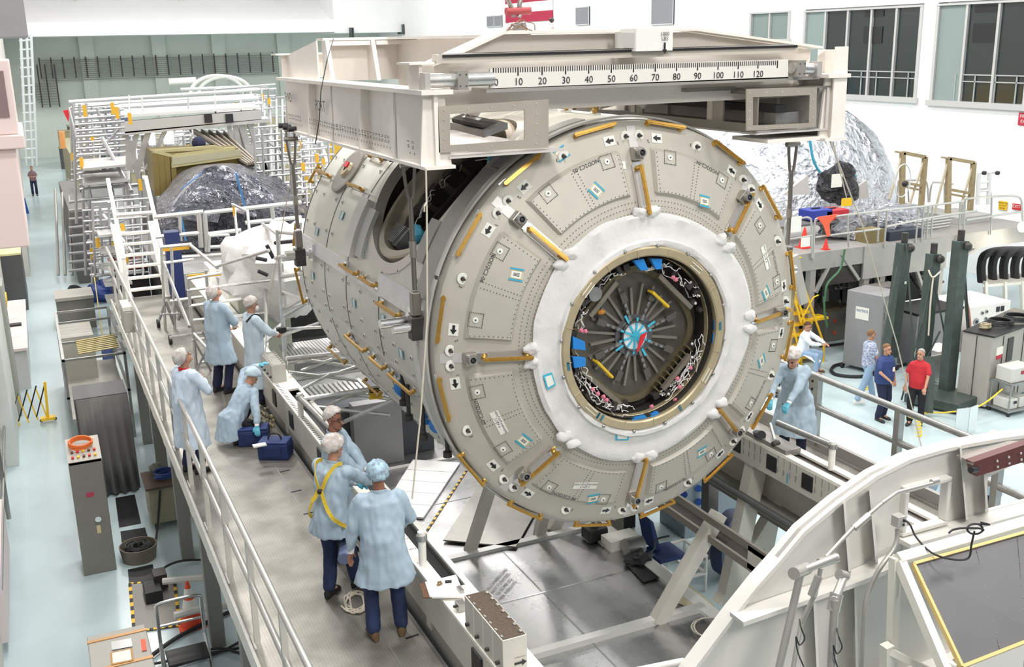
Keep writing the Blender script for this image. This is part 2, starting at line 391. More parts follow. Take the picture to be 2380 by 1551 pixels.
# ================================================================ THE MODULE
CX, CZ, YF = 5.625, 5.382, 9.34           # axis and rim plane of the end cone
RF = 2.2; RS = 2.245
mod = thing('space_station_module', 'huge pale grey cylindrical space station module with gold handrails hanging from the white lifting frame', 'module', (CX, 12.2, CZ - 2.3))
def fy(r): return YF - max(0, min(.92, RF - r)) / .92 * .34
def PF(r, deg, lift=0.0):                 # point on the end cone
    a = math.radians(deg); return V((CX + r * math.cos(a), fy(r) - lift, CZ + r * math.sin(a)))
def PS(y, deg, R=RS):                     # point on the shell
    a = math.radians(deg); return V((CX + R * math.cos(a), y, CZ + R * math.sin(a)))
# end cone
mb = MB(); NS = 192; prof = [(1.22, 0), (1.5, 0), (1.9, 0), (2.13, 0), (2.195, 0), (2.215, .02), (2.22, .16)]
vs = []
for r, e in prof:
    for j in range(NS): p = PF(min(r, 2.2), 360 * j / NS); s = r / min(r, 2.2); vs.append((CX + (p.x - CX) * s, p.y + e, CZ + (p.z - CZ) * s))
mb.add(vs, [(i * NS + j, i * NS + (j + 1) % NS, (i + 1) * NS + (j + 1) % NS, (i + 1) * NS + j) for i in range(len(prof) - 1) for j in range(NS)])
cone = build(mb, 'end_cone', face_m, mod, smooth=True)
# eight pressed panels
def pad(a0, a1, r0, r1, h=.042, s=.034):
    nr, na = 8, 26; rs = [r0 + (r1 - r0) * i / nr for i in range(nr + 1)]; vs = []; fs = []
    rings = [r0, r0 + s] + [r0 + s + (r1 - r0 - 2 * s) * i / 5 for i in range(1, 5)] + [r1 - s, r1]
    am = math.degrees(s / ((r0 + r1) / 2)); angs = [a0, a0 + am] + [a0 + am + (a1 - a0 - 2 * am) * i / 20 for i in range(1, 20)] + [a1 - am, a1]
    for i, r in enumerate(rings):
        for j, a in enumerate(angs):
            edge = i in (0, len(rings) - 1) or j in (0, len(angs) - 1)
            vs.append(PF(r, a, -.004 if edge else h))
    n = len(angs)
    return MB().add(vs, [(i * n + j, i * n + j + 1, (i + 1) * n + j + 1, (i + 1) * n + j) for i in range(len(rings) - 1) for j in range(n - 1)])
labs = MB(); dots = MB(); blk = MB()
def cone_axes(a, rot):                    # axes lying in the slanted cone surface
    a = math.radians(a); n = V((.347 * math.cos(a), -.938, .347 * math.sin(a))); q = math.radians(rot); u = V((math.cos(q), 0, math.sin(q)))
    u = (u - n * u.dot(n)).normalized(); v = n.cross(u); return u, v, n
def hexa(mb, p, n, r, k=5):
    u, v, w = basis(n); p = V(p) + w * .004; mb.add([p + u * (r * math.cos(2 * PI * i / k)) + v * (r * math.sin(2 * PI * i / k)) for i in range(k)], [tuple(range(k))])
FN = V((0, -1, 0))
def drow(r0, a0, r1, a1, n, pad_=True):
    for i in range(n):
        t = i / max(1, n - 1); hexa(dots, PF(r0 + (r1 - r0) * t, a0 + (a1 - a0) * t, .044 if pad_ else .001), FN, .0058)
textids = {k: 'NOD2C2-0%d' % ((k + 2) % 8 + 1) for k in range(8)}
bl = MB(); wl = MB(); ylw = MB()
def tag_label(r, a, rot=0, s=.062, lift=.046):
    p = PF(r, a, lift); u, v, FN_ = cone_axes(a, rot)
    wl.obox(p, u, v, FN_, s, s * .78, .001)
    for e in (-1, 1):
        bl.obox(p + v * (e * s * .86), u, v, FN_, s * 1.12, s * .17, .0025)
        ylw.obox(p + v * (e * s * .62), u, v, FN_, s * .92, s * .05, .002); ylw.obox(p + u * (e * s * .88), u, v, FN_, s * .05, s * .66, .002)
    for k in range(3): blk.obox(p + v * (s * (.2 - .2 * k)), u, v, FN_, s * .5, s * .05, .002)
for k in range(8):
    b = 45 * k; a0, a1 = b + 5.2, b + 39.6
    build(pad(a0, a1, 1.485, 1.955), 'pressed_panel', face_m, mod, smooth=False)
    drow(1.53, a0 + 2, 1.53, a1 - 2, 18); drow(1.56, a0 + 2, 1.91, a0 + 1.6, 9); drow(1.56, a1 - 2, 1.91, a1 - 1.6, 9)
    mid = b + 22.4
    for da in (-.9, .9): drow(1.56, mid + da, 1.9, mid + da, 12)
    for rr in (1.38, 1.43): drow(rr, a0 - 3, rr, a1 + 3, 26, False)
    for rr in (1.33,): drow(rr, a0, rr, a1, 20, False)
    for a, r in ((b + 11, 1.875), (b + 33, 1.875)):      # round sensor in a dotted square
        c = PF(r, a, .045); u, v, n_ = cone_axes(a, a + 90)
        for i in range(9):
            for e in (-1, 1):
                hexa(dots, c + u * ((i - 4) * .017) + v * (e * .07), FN, .006); hexa(dots, c + v * ((i - 4) * .017) + u * (e * .07), FN, .006)
        m2 = MB(); m2.lathe([(.03, 0), (.03, .006), (.008, .008), (.008, -.0), ], c, n_, 14)
        build(m2, 'sensor_pad', labelw, mod); hexa(blk, c + n_ * .008, n_, .009, 8)
    # stencilled number beside the outer corner
    at = b + (16 if k in (2,) else 27 if k in (1, 3) else 17); at = {0: 17.5, 1: 63, 2: 108, 3: 152, 4: 197.5, 5: 243, 6: 287.5, 7: 331}[k]
    q = math.radians(at + 90); up = V((math.cos(math.radians(at)), 0, math.sin(math.radians(at)))); tv = V((math.sin(math.radians(at)), 0, -math.cos(math.radians(at))))
    # text reads with its top toward the axis on the upper half
    flip = -1 if k in (1, 2, 3, 4) else 1
    if k in (6, 7): tv2, uv2 = -tv, -up
    elif k in (0, 5): tv2, uv2 = -tv, -up
    else: tv2, uv2 = -tv, -up
    for s_ in (0,): ua_, va_, na_ = cone_axes(at, at - 90); ua_, va_ = -ua_, -va_; txt(blk, textids[k], .058, PF(1.925 if k not in (6, 7) else 2.0, at, .046 if k not in (6, 7) else .005), ua_, va_)
    txt(blk, '3', .05, PF(2.08, b + 24.6, .005), ua_, va_); txt(blk, '2', .05, PF(2.03, b - 5, .005), ua_, va_); txt(blk, '1', .05, PF(2.03, b + 5, .005), ua_, va_)
    # arrows
    for a in (b + 7.5, b + 36.8):
        n2, t, n_ = cone_axes(a, a); c = PF(2.05, a, .003)
        if V((1, 0, 0)).dot(t) < 0 if k in (5,) else False: t = -t
        if k in (6, 7, 0): t = -t
        wl.obox(c, t, n2, n_, .062, .05, .002)
        blk.prism([(-.045, -.014), (.0, -.014), (.0, -.034), (.05, 0), (0, .034), (0, .014), (-.045, .014)], c + n_ * .003, t, n2, n_, .002)
    # washers (fastener stand-offs)
    for a in (b + 2.2, b - 2.2, b + 22.5):
        m2 = MB(); c = PF(2.07, a, 0); m2.lathe([(.026, 0), (.026, .012), (.055, .012), (.058, .006), (.058, -.004)], c, (0, -1, 0), 20)
        wsh = build(m2, 'washer', labelw, mod, smooth=True)
        build(MB().cyl(c + FN * .004, c + V((0, -.06, .0)), .017, 10, .012), 'stud', dark, wsh)
    # seam down each sector join
    mbs = MB(); q = math.radians(b); t = V((-math.sin(q), 0, math.cos(q)))
    mbs.slab([PF(1.86, b, .002) + t * .05, PF(2.17, b, .002) + t * .05, PF(2.17, b, .002) - t * .05, PF(1.86, b, .002) - t * .05], (0, -.004, 0))
    build(mbs, 'cover_strip', mat('strip_grey_white', (.62, .60, .58), .4, .3), mod)
    # box fitting with a dark socket
    rf = 1.9; c = PF(rf, b, .04); u = V((math.cos(q), 0, math.sin(q)))
    fb = build(MB().obox(c, u, t, FN, .065, .06, .045), 'socket_fitting', mat('fitting_metal', (.45, .42, .38), .3, .8), mod, bevel=.01)
    m2 = MB(); m2.lathe([(.045, 0), (.045, .07), (.03, .07), (.03, .02)], c + FN * .04 + u * .01, (0, -1, .1), 16); build(m2, 'socket', steel, fb, smooth=True)
    m3 = MB(); m3.ball(c + FN * .09 + u * .01, .027, 10, 6); build(m3, 'socket_bore', black, fb, smooth=True)
for r, a, rot in ((1.66, 108.4, -50), (1.64, 150.1, -15), (1.664, -145.6, -42), (1.872, -105.9, 3), (1.721, -60, 12), (1.723, -17.9, -60), (1.561, 61.2, -15), (1.66, 9.3, -58)): tag_label(r, a, rot)
for r, a, rot in ((2.1, 112.5, 28),): tag_label(r, a, rot, lift=.003)
for r, a, rot in ((1.773, -156.5, -65), (1.72, -111.9, -8), (1.773, 22, -72)):       # riveted instruction plates
    p = PF(r, a, .046); u, v, n_ = cone_axes(a, rot)
    wl.obox(p, u, v, n_, .14, .045, .001)
    txt(blk, 'HEAT EXCHANGER', .032, p + v * .008, u, v); txt(blk, 'LOOP A', .032, p - v * .028, u, v)
for r, a in ((1.83, 176.5 + 180 - 360 + 10), (1.80, 92.5 + 3), (2.07, -83)):
    p = PF(r, a, .004); 
    wl.obox(p, *cone_axes(a, 0), .04, .04, .001); txt(blk, 'PL', .03, p, X1, Z1)
each(labs.box(0, 0, 0, 0, 0, 0) if 0 else wl, 'sticker', labelw, mod); each(bl, 'sticker_tape', tape, mod); each(ylw, 'sticker_border', mat('sticker_yellow', (.5, .38, .08), .5), mod)
d = build(dots, 'rivet_row', dark, mod, recalc=False); d['kind'] = 'stuff'; build(blk, 'stencilled_lettering', black, mod)['kind'] = 'stuff'
# handrails
def rail(p, q, out, r=.015, h=.085, gm=None, name='handrail', wide=1.3):
    p = V(p); q = V(q); out = V(out); mb = MB(); d = (q - p).normalized()
    mb.bar(p + out * h, q + out * h, r * 2 * wide, r * 1.5, out); mb.bar(p + out * h * 1.0 - d * .01, q + out * h * 1.0 + d * .01, r * 1.2, r * 2.2, out)
    for e, s in ((p, 1), (q, -1)):
        mb.bar(e + d * (s * .02), e + d * (s * .02) + out * h, .028, .03); mb.ball(e + d * (s * .03) + out * .05, .03, 8, 6); 
    hr = build(mb, name, gm or gold, mod)
    m2 = MB(); _, s2, _ = basis(d); side = d.cross(out).normalized()
    for e, s in ((p, 1), (q, -1)): m2.obox(e + d * (s * .02) + out * .012, d, side, out, .05, .045, .014)
    each(m2, 'rail_foot', chrome, hr); return hr
for k in range(16):
    c = 45 * (k // 2) + (11.2 if k % 2 == 0 else 34.3); hs = 6.2
    if c in (): continue
    a0, a1 = c - hs, c + hs; p = PF(2.17, a0, 0); q = PF(2.17, a1, 0); p.y += .05; q.y += .05
    cc = math.radians(c); outv = (V((math.cos(cc), 0, math.sin(cc))) * (.35 if math.sin(cc) > -.5 else 1.0) + V((0, -.75 if math.sin(cc) > -.5 else -.2, 0))).normalized()
    rail(p, q, outv, h=.10)
for a, r0, r1, off in ((135, 1.34, 1.79, 0), (180, 1.34, 1.80, 0), (-133.5, 1.50, 2.0, 0), (-90, 1.34, 2.0, .0), (-45, 1.33, 1.9, 0), (0, 1.42, 2.08, 0), (43.5, 1.48, 2.0, 0), (90.5, 1.32, 1.79, 0)):
    rail(PF(r0, a), PF(r1, a), FN, h=.11)
    q = math.radians(a); t = V((-math.sin(q), 0, math.cos(q))); mbs = MB()
    mbs.slab([PF(r0, a, .004) + t * .055, PF(r1, a, .004) + t * .055, PF(r1, a, .004) - t * .055, PF(r0, a, .004) - t * .055], (0, -.012, 0))
    build(mbs, 'rail_pad', mat('pad_silver', (.55, .53, .51), .35, .6), mod)
    for e in (-1, 1):                                   # white blanket wrappings near the collar
        m2 = MB(); c = PF(1.33, a + e * 3.2, .045); m2.ball(c, (.085, .05, .06), 20, 12, f=lambda p: 1 + .4 * noise.noise(p * 16 + V((a, e, 0))) + .15 * noise.noise(p * 50)); build(m2, 'blanket_wrap', cloth, mod, smooth=True)
# white blanket collar and tan berthing ring
YR = 8.885
mb = MB(); pr = [(1.30, fy(1.3) + .02), (1.335, fy(1.3) - .03), (1.29, fy(1.3) - .055), (1.20, 8.965), (1.12, 8.95), (1.06, 8.94), (1.045, 8.90), (1.0, 8.90), (.975, 8.92), (.97, 9.0)]
n = 120; vs = []
for i, (r, y) in enumerate(pr):
    for j in range(n):
        a = 2 * PI * j / n; w_ = noise.noise(V((math.cos(a) * 5, math.sin(a) * 5, i * .5))) + .6 * noise.noise(V((a * 9, i * 1.7, 2)))
        rr = r + .012 * w_ * (1 if 0 < i < 9 else 0) + (.022 * math.sin(a * 3 + 1) if i in (0, 1, 2) else 0)
        vs.append((CX + rr * math.cos(a), y - .016 * w_ * (1 if 1 < i < 8 else 0), CZ + rr * math.sin(a)))
mb.add(vs, [(i * n + j, i * n + (j + 1) % n, (i + 1) * n + (j + 1) % n, (i + 1) * n + j) for i in range(len(pr) - 1) for j in range(n)])
build(mb, 'blanket_collar', cloth, mod, smooth=True)
RC = V((5.578, YR, 5.388))               # ring centre as measured
def hp(r, deg, y): a = math.radians(deg); return V((RC.x + r * math.cos(a), y, RC.z + r * math.sin(a)))
mb = MB(); mb.lathe([(.985, -.10), (.985, -.02), (.968, 0), (.90, 0), (.885, -.015), (.88, -.12), (.86, -.14), (.86, -.2)], RC, (0, -1, 0), 120)
ring = build(mb, 'berthing_ring', tan, mod, smooth=True)
m2 = MB(); m3 = MB()
for k in range(16):
    a = k * 22.5 + 7; p = hp(.925, a, YR - .003); q = math.radians(a); u = V((math.cos(q), 0, math.sin(q))); t = V((-u.z, 0, u.x))
    m2.obox(p, u, t, FN, .042, .004, .003)
    m3.ball(hp(.995, a + 8, YR + .01), .02, 8, 6)
each(m2, 'ring_joint', mat('joint_bright', (.6, .52, .38), .3, .6), ring); each(m3, 'ring_bolt', steel, ring)
m2 = MB()
for a in (50, 138, 225, -33):
    q = math.radians(a)
    for e in (-5, 5): m2.cyl(hp(.925, a - 5, YR - .006) + V((math.cos(q), 0, math.sin(q))) * (e * .004), hp(.925, a + 5, YR - .006) + V((math.cos(q), 0, math.sin(q))) * (e * .004), .005, 6)
each(m2, 'latch_guide', labelw, ring)
m2 = MB()
for a in (180 + 9, 2, 232, 235.5, 298): m2.obox(hp(.925, a, YR - .004), V((math.cos(math.radians(a)), 0, math.sin(math.radians(a)))), V((-math.sin(math.radians(a)), 0, math.cos(math.radians(a)))), FN, .015 if a > 200 else .014, .045 if a < 200 else .01, .002) if a < 200 else m2.obox(hp(.925, a, YR - .004), V((math.cos(math.radians(a)), 0, math.sin(math.radians(a)))), V((-math.sin(math.radians(a)), 0, math.cos(math.radians(a)))), FN, .035, .012, .002)
each(m2, 'ring_tape', mat('teal_tape', (.03, .16, .22), .5), ring)
# well behind the ring, hatch and its mechanism
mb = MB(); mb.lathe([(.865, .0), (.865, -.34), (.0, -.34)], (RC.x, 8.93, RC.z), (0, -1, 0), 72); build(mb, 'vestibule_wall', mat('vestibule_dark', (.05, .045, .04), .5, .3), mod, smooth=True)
YH = 9.2
def sq(r, n=64, e=3.2, rot=45, c=(RC.x, RC.z)):
    out = []
    for i in range(n):
        t = 2 * PI * i / n; k = (abs(math.cos(t)) ** e + abs(math.sin(t)) ** e) ** (-1 / e); a = t + math.radians(rot); out.append((r * k * math.cos(a), r * k * math.sin(a)))
    return out
HC = AY(1468, 777, YH)
hat = mat('hatch_grey', (.15, .14, .12), .42, .6, var=.2, vscale=5)
m2 = MB(); P = sq(.60); m2.prism(P, (HC.x, YH + .05, HC.z), X1, Z1, FN, .05); hatch = build(m2, 'hatch_plate', hat, mod)
def ringsq(r1, r2, d, y, m, name, par):
    A = sq(r1); B = sq(r2); n = len(A); vs = [];
    for (a, b) in ((A, 0), (A, d), (B, d), (B, 0)): vs += [(HC.x + p[0], y - b, HC.z + p[1]) for p in a]
    return build(MB().add(vs, [(i * n + j, i * n + (j + 1) % n, ((i + 1) % 4) * n + (j + 1) % n, ((i + 1) % 4) * n + j) for i in range(4) for j in range(n)]), name, m, par)
ringsq(.60, .66, .09, YH + .05, mat('hatch_rim', (.20, .17, .10), .35, .6), 'hatch_rim', mod)
m2 = MB(); m3 = MB(); m4 = MB()
for k in range(24):
    a = k * 15 + 4; q = math.radians(a); u = V((math.cos(q), 0, math.sin(q))); p0 = HC + u * .175; L_ = .56 if k % 3 else .52
    m2.bar(p0 + FN * .02, HC + u * L_ + FN * .02, .028, .04, FN)
    if k % 3 == 1:
        m3.bar(p0 + FN * .06, HC + u * .5 + FN * .06, .03, .03, FN); m4.obox(HC + u * .46 + FN * .07, u, V((-u.z, 0, u.x)), FN, .055, .035, .02)
        for e in (.26, .33, .40): m4.ball(HC + u * e + FN * .07, .02, 6, 4)
each(m2, 'radial_rib', mat('rib_grey', (.27, .25, .22), .4, .6), hatch); each(m3, 'latch_rod', steel, hatch); each(m4, 'latch_block', mat('latch_dark', (.15, .14, .13), .4, .6), hatch)
m2 = MB(); m2.lathe([(.23, -.03), (.23, .05), (.17, .05)], HC, (0, -1, 0), 36); m2.lathe([(.165, 0), (.165, .09), (.15, .09), (.15, .05)], HC, (0, -1, 0), 36); build(m2, 'hub_ring', mat('hub_metal', (.20, .20, .21), .3, .8), hatch, smooth=True)
m2 = MB(); m2.lathe([(.148, .0), (.148, .07), (.001, .07)], HC, (0, -1, 0), 32); build(m2, 'window_cover', mat('cover_white', (.75, .78, .80), .3), hatch)
m2 = MB()
for k in range(5): q = PI * k / 5 + .2; m2.obox(HC + FN * (.078 + .002 * k), V((math.cos(q), 0, math.sin(q))), V((-math.sin(q), 0, math.cos(q))), FN, .15 if k % 2 else .2, .011, .003)
for k in range(4): q = 2 * PI * k / 4 + .5; m2.obox(HC + FN * .08 + V((math.cos(q), 0, math.sin(q))) * .22, V((math.cos(q), 0, math.sin(q))), V((-math.sin(q), 0, math.cos(q))), FN, .05, .012, .003)
each(m2, 'blue_cross_tape', mat('cyan_tape', (.05, .45, .62), .5), hatch)
p = AY(1494, 785, 9.05); q = AY(1482, 815, 9.05); m2 = MB(); m2.slab([p + V((-.02, 0, .03)), p + V((.05, 0, .05)), p + V((.03, 0, -.0)), q + V((.02, 0, 0)), q + V((-.01, 0, -.02)), p + V((-.03, 0, 0))], (0, .01, 0)); build(m2, 'red_streamer', red, mod)
for a_, b_ in (((1517, 680), (1553, 713)), ((1388, 842), (1423, 877))):
    p = AY(*a_, 9.08); q = AY(*b_, 9.08); mb = MB(); mb.tube([p + V((0, .08, 0)), p, q, q + V((0, .08, 0))], .018, 8); each(mb, 'hatch_handle', mat('handle_yellow', (.72, .48, .03), .4), mod)
# cross beams framing the square bulkhead
m2 = MB()
for a_, b_ in (((1370, 735), (1432, 655)), ((1530, 640), (1605, 715)), ((1350, 860), (1440, 938)), ((1540, 905), (1603, 825))):
    m2.bar(AY(*a_, 9.05), AY(*b_, 9.05), .05, .05, FN)
each(m2, 'bulkhead_beam', mat('beam_bronze', (.25, .22, .18), .4, .5), mod)
m2 = MB()
for k in range(9):
    t = k / 8; p = AY(1525 + 75 * t, 905 - 95 * t, 9.1); m2.obox(p, V((.7, 0, .7)).normalized(), V((-.7, 0, .7)).normalized(), FN, .006, .055, .03)
each(m2, 'egg_crate', mat('crate_bronze', (.20, .17, .09), .4, .4), mod)
m2 = MB(); c = AY(1381, 683, 9.0); m2.lathe([(.075, 0), (.075, .03), (.02, .035), (0, .035)], c, (0, -1, 0), 20); build(m2, 'round_valve', steel, mod)
m2 = MB(); m2.ball(AY(1397, 726, 9.1), (.05, .03, .03), 10, 6); build(m2, 'amber_seal', mat('amber_brown', (.45, .18, .02), .4), mod)
# harness wires, wraps, blue bags round the vestibule
random.seed(3)
for a0, a1, cnt in ((188, 262, 26), (20, 78, 14), (290, 350, 26), (105, 175, 12)):
    m2 = MB()
    for k in range(cnt):
        a = random.uniform(a0, a1); b = a + random.uniform(6, 22); r0 = random.uniform(.72, .84); r1 = random.uniform(.70, .84)
        wire(m2, hp(r0, a, random.uniform(8.93, 9.1)), hp(r1, b, random.uniform(8.93, 9.1)), random.uniform(-.03, .05), .0045, 7, .02, 4)
    for k in range(cnt // 2): 
        c = hp(random.uniform(.72, .84), random.uniform(a0, a1), random.uniform(8.95, 9.1)); m2.ball(c, random.uniform(.010, .018), 6, 4)
    build(m2, 'wire_harness', wirew, mod)['kind'] = 'stuff'
m2 = MB()
for a in list(range(100, 180, 9)) + list(range(190, 270, 8)) + list(range(290, 350, 9)) + list(range(15, 80, 8)):
    c = hp(random.uniform(.74, .82), a, random.uniform(9.0, 9.15)); q = math.radians(a + random.uniform(-20, 20)); m2.obox(c, V((math.cos(q), 0, math.sin(q))), V((-math.sin(q), 0, math.cos(q))), FN, random.uniform(.02, .05), random.uniform(.02, .05), .03)
each(m2, 'electronics_box', dark, mod)
m2 = MB()
for px, py in ((1378, 905), (1390, 915), (1403, 922), (1410, 930), (1351, 768), (1361, 770), (1565, 645), (1571, 650), (1575, 880), (1580, 900), (1570, 930), (1515, 945), (1605, 855)):
    m2.ball(AY(px, py, 8.97), (.028, .02, .022), 8, 6, f=lambda p: 1 + .5 * noise.noise(p * 60))
each(m2, 'pink_connector_cover', pinkw, mod)
bb = [[(1472, 606), (1497, 602), (1508, 628), (1490, 630)], [(1513, 602), (1540, 602), (1538, 626), (1525, 627)], [(1331, 782), (1360, 795), (1362, 815), (1332, 812)], [(1331, 830), (1362, 832), (1362, 852), (1335, 857)], [(1468, 975), (1500, 966), (1506, 972), (1470, 979)], [(1510, 968), (1530, 957), (1534, 964), (1514, 972)], [(1660, 732), (1664, 745), (1664, 770), (1660, 772)], [(1658, 775), (1663, 775), (1660, 800), (1656, 800)]]
for q4 in bb: build(MB().slab([AY(*p, 8.93) for p in q4], (0, .05, 0)), 'connector_bag', bluebag, mod, bevel=.006)
for q4 in ([(1262, 873), (1283, 866), (1292, 896), (1272, 907)], [(1430, 1001), (1462, 1001), (1461, 1024), (1431, 1024)]):
    P = [AY(*p, 8.94) for p in q4]; c = sum(P, V()) / 4
    t = build(MB().slab(P, (0, .003, 0)), 'taped_tag', mat('cyan_tape', (.05, .45, .62), .5), mod); build(MB().slab([c + (p - c) * .72 + V((0, -.004, 0)) for p in P], (0, .003, 0)), 'paper', labelw, t)

# ---------------------------------------------------------------- shell with the round side port
YH0, YP, TP, RP = 14.78, 11.0, 134.0, 1.14           # far end, port centre
ys = [9.50 + i * .06 for i in range(int((YH0 - 9.5) / .06) + 1)] + [YH0]
mb = MB(); na = 240; vs = []; idx = {}
def inhole(y, deg): dd = (deg - TP + 180) % 360 - 180; return math.hypot(y - YP, math.radians(dd) * RS) < RP
for i, y in enumerate(ys):
    R = RS if y > 9.72 else 2.22 + .02 * (y - 9.5) / .22
    if y > 14.6: R = RS - (y - 14.6) * .25
    for j in range(na): vs.append(PS(y, 360 * j / na, R))
fs = []
for i in range(len(ys) - 1):
    for j in range(na):
        if not inhole((ys[i] + ys[i + 1]) / 2, 360 * (j + .5) / na): fs.append((i * na + j, i * na + (j + 1) % na, (i + 1) * na + (j + 1) % na, (i + 1) * na + j))
mb.add(vs, fs); shell = build(mb, 'shell', skin_m, mod, smooth=True)
build(MB().lathe([(2.19, 0), (1.2, -.5), (0, -.5)], (CX, YH0, CZ), (0, -1, 0), 64), 'far_end_cone', skin_m, mod, smooth=True)
def wrap(pts, lift, name, m, par=None, th=None):    # outline in (y, degrees) laid on the shell
    vs = [PS(y, d, RS + lift) for y, d in pts]; n = len(vs); return vs
def shellband(y0, y1, d0, d1, lift, name, m, par=None, nn=None):
    n = nn or max(2, int(abs(d1 - d0) / 2)); mb = MB(); vs = []
    for k in range(n + 1):
        d_ = d0 + (d1 - d0) * k / n
        for y in (y0, y1):
            for R in (RS - .002, RS + lift): vs.append(PS(y, d_, R))
    fs = []
    for k in range(n):
        a = 4 * k; b = a + 4; fs += [(a + 1, a + 3, b + 3, b + 1), (a, a + 1, b + 1, b), (a + 3, a + 2, b + 2, b + 3)]
    fs += [(0, 1, 3, 2), (4 * n, 4 * n + 2, 4 * n + 3, 4 * n + 1)]
    mb.add(vs, fs); return build(mb, name, m, par or mod)
# port collar, well and berthing ring
mb = MB(); n = 96; vs = []
for r, l in ((RP - .03, .012), (RP + .09, .014), (RP + .1, -.004), (RP - .03, -.12)):
    for j in range(n):
        a = 2 * PI * j / n; vs.append(PS(YP + r * math.cos(a), TP + math.degrees(r * math.sin(a) / RS), RS + l))
mb.add(vs, [(i * n + j, i * n + (j + 1) % n, ((i + 1) % 4) * n + (j + 1) % n, ((i + 1) % 4) * n + j) for i in range(4) for j in range(n)])
build(mb, 'port_edge_trim', mat('trim_pale', (.56, .54, .50), .4, .3), mod, smooth=True)
PN = V((math.cos(math.radians(TP)), 0, math.sin(math.radians(TP)))); PT = V((-PN.z, 0, PN.x)); PC = V((CX, YP, CZ))
mb = MB(); n = 72; vs = []
for r, R in ((RP, None), (1.10, 1.55), (0, 1.55)):
    for j in range(n):
        a = 2 * PI * j / n
        vs.append(PS(YP + r * math.cos(a), TP + math.degrees(r * math.sin(a) / RS), RS - .01) if R is None else PC + PN * R + Y1 * (r * math.cos(a)) + PT * (r * math.sin(a)))
mb.add(vs, [(i * n + j, i * n + (j + 1) % n, (i + 1) * n + (j + 1) % n, (i + 1) * n + j) for i in range(2) for j in range(n)])
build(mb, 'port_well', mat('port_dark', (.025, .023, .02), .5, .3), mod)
mb = MB(); mb.lathe([(1.03, 1.80), (1.03, 2.02), (1.01, 2.04), (.93, 2.04), (.91, 2.0), (.91, 1.7), (.86, 1.7), (.86, 1.58)], PC, PN, 80); pring = build(mb, 'port_berthing_ring', mat('ring_pale_tan', (.46, .41, .32), .4, .4, var=.15), mod, smooth=True)
random.seed(11); m2 = MB(); m3 = MB(); m4 = MB(); m5 = MB()
def pp(a, b, h): return PC + PN * h + Y1 * a + PT * b         # port-local coordinates
for k in range(16):
    a = 2 * PI * k / 16; m2.obox(pp(.80 * math.cos(a), .80 * math.sin(a), 1.75), (Y1 * math.cos(a) + PT * math.sin(a)), (-Y1 * math.sin(a) + PT * math.cos(a)), PN, .07, .10, .10)
for k in range(7):
    a = -.6 + .2 * k; m3.bar(pp(a, -.7, 1.62), pp(a, .7, 1.62), .05, .09, PN)
for (a, b) in ((-.62, .55), (.35, .72), (-.72, -.28)):      # finned silver boxes
    c = pp(a, b, 1.86); m4.obox(c, Y1, PT, PN, .17, .13, .09)
    for k in range(7): m4.obox(c + Y1 * (-.14 + .047 * k) + PN * .11, Y1, PT, PN, .008, .12, .03)
each(m2, 'latch_box', dark, mod); each(m3, 'hatch_rib', mat('dark_rib', (.10, .095, .085), .4, .5), mod); each(m4, 'finned_box', steel, mod)
for k in range(22): a = random.uniform(0, 6.28); b = a + random.uniform(.3, .9); wire(m5, pp(.82 * math.cos(a), .82 * math.sin(a), 1.8), pp(.7 * math.cos(b), .7 * math.sin(b), 1.8), random.uniform(-.05, .08), .006, 8, .03, 4)
build(m5, 'port_wiring', wirew, mod)['kind'] = 'stuff'
m5 = MB()
for k in range(10): a = random.uniform(2, 4.2); m5.obox(pp(.93 * math.cos(a), .93 * math.sin(a), 1.95), V((random.random(), random.random(), 1)).normalized(), Y1, PN, .04, .05, .03)
each(m5, 'silver_bracket', chrome, mod)
for px, py, s in ((970, 545, .09), (1002, 548, .07), (1148, 370, .08), (1165, 360, .05)):
    c = AY(px, py, 10.1 if px > 1100 else 10.6); m2 = MB(); m2.ball(c, (s, s * .6, s * 1.2), 10, 6, f=lambda p: 1 + .5 * noise.noise(p * 25)); build(m2, 'blue_plastic_wrap', mat('cyan_film', (.10, .42, .60), .3), mod)
m2 = MB(); m2.tube(smoothpts([AY(x, y, 10.2) for x, y in ((1022, 533), (1028, 515), (1040, 500), (1052, 488))]), .02, 6); build(m2, 'red_cable', red, mod)
# rings, seams, blankets and panels on the shell
shellband(9.46, 9.56, -200, 159, .02, 'rim_ring', mat('rim_grey_white', (.55, .55, .52), .4, .3), nn=120)
shellband(9.74, 9.86, 164, 300, .018, 'frame_ring', mat('blanket_white', (.70, .69, .67), .5), nn=60); 
for y, a0, a1 in ((11.05, 164, 300), (12.36, 60, 300), (13.36, 60, 300), (14.62, 60, 300)):
    shellband(y - .012, y + .012, a0, a1, .004, 'seam', mat('seam_dark', (.10, .10, .09), .6), nn=70)
for a, y0, y1, w_ in ((191.6, 9.86, 14.6, .8), (212.5, 9.86, 14.6, .5), (146, 12.1, 14.6, .35), (169, 9.86, 11.05, .35)):
    shellband(y0, y1, a - w_, a + w_, .012, 'axial_rail', mat('rail_white', (.64, .64, .61), .4, .2), nn=2)
for y0, y1, d0, d1 in ((12.3, 14.7, 168.4, 173), (10.95, 12.36, 170.2, 172.6), (9.86, 11.1, 166, 172.2)): shellband(y0, y1, d0, d1, .02, 'white_blanket_strip', cloth, nn=6)
shellband(12.03, 12.33, 148, 166, .10, 'raised_cover', mat('cover_pale', (.62, .60, .57), .5), nn=10)
shellband(11.75, 12.03, 150, 165, .05, 'raised_cover_side', mat('cover_grey', (.50, .50, .48), .5), nn=10)
for y0, y1, d0, d1 in ((9.53, 9.85, 128, 166), (9.56, 9.78, 100, 127), (9.9, 10.15, 146, 158)): shellband(y0, y1, d0, d1, .03, 'side_plate', shellgrey, nn=14)
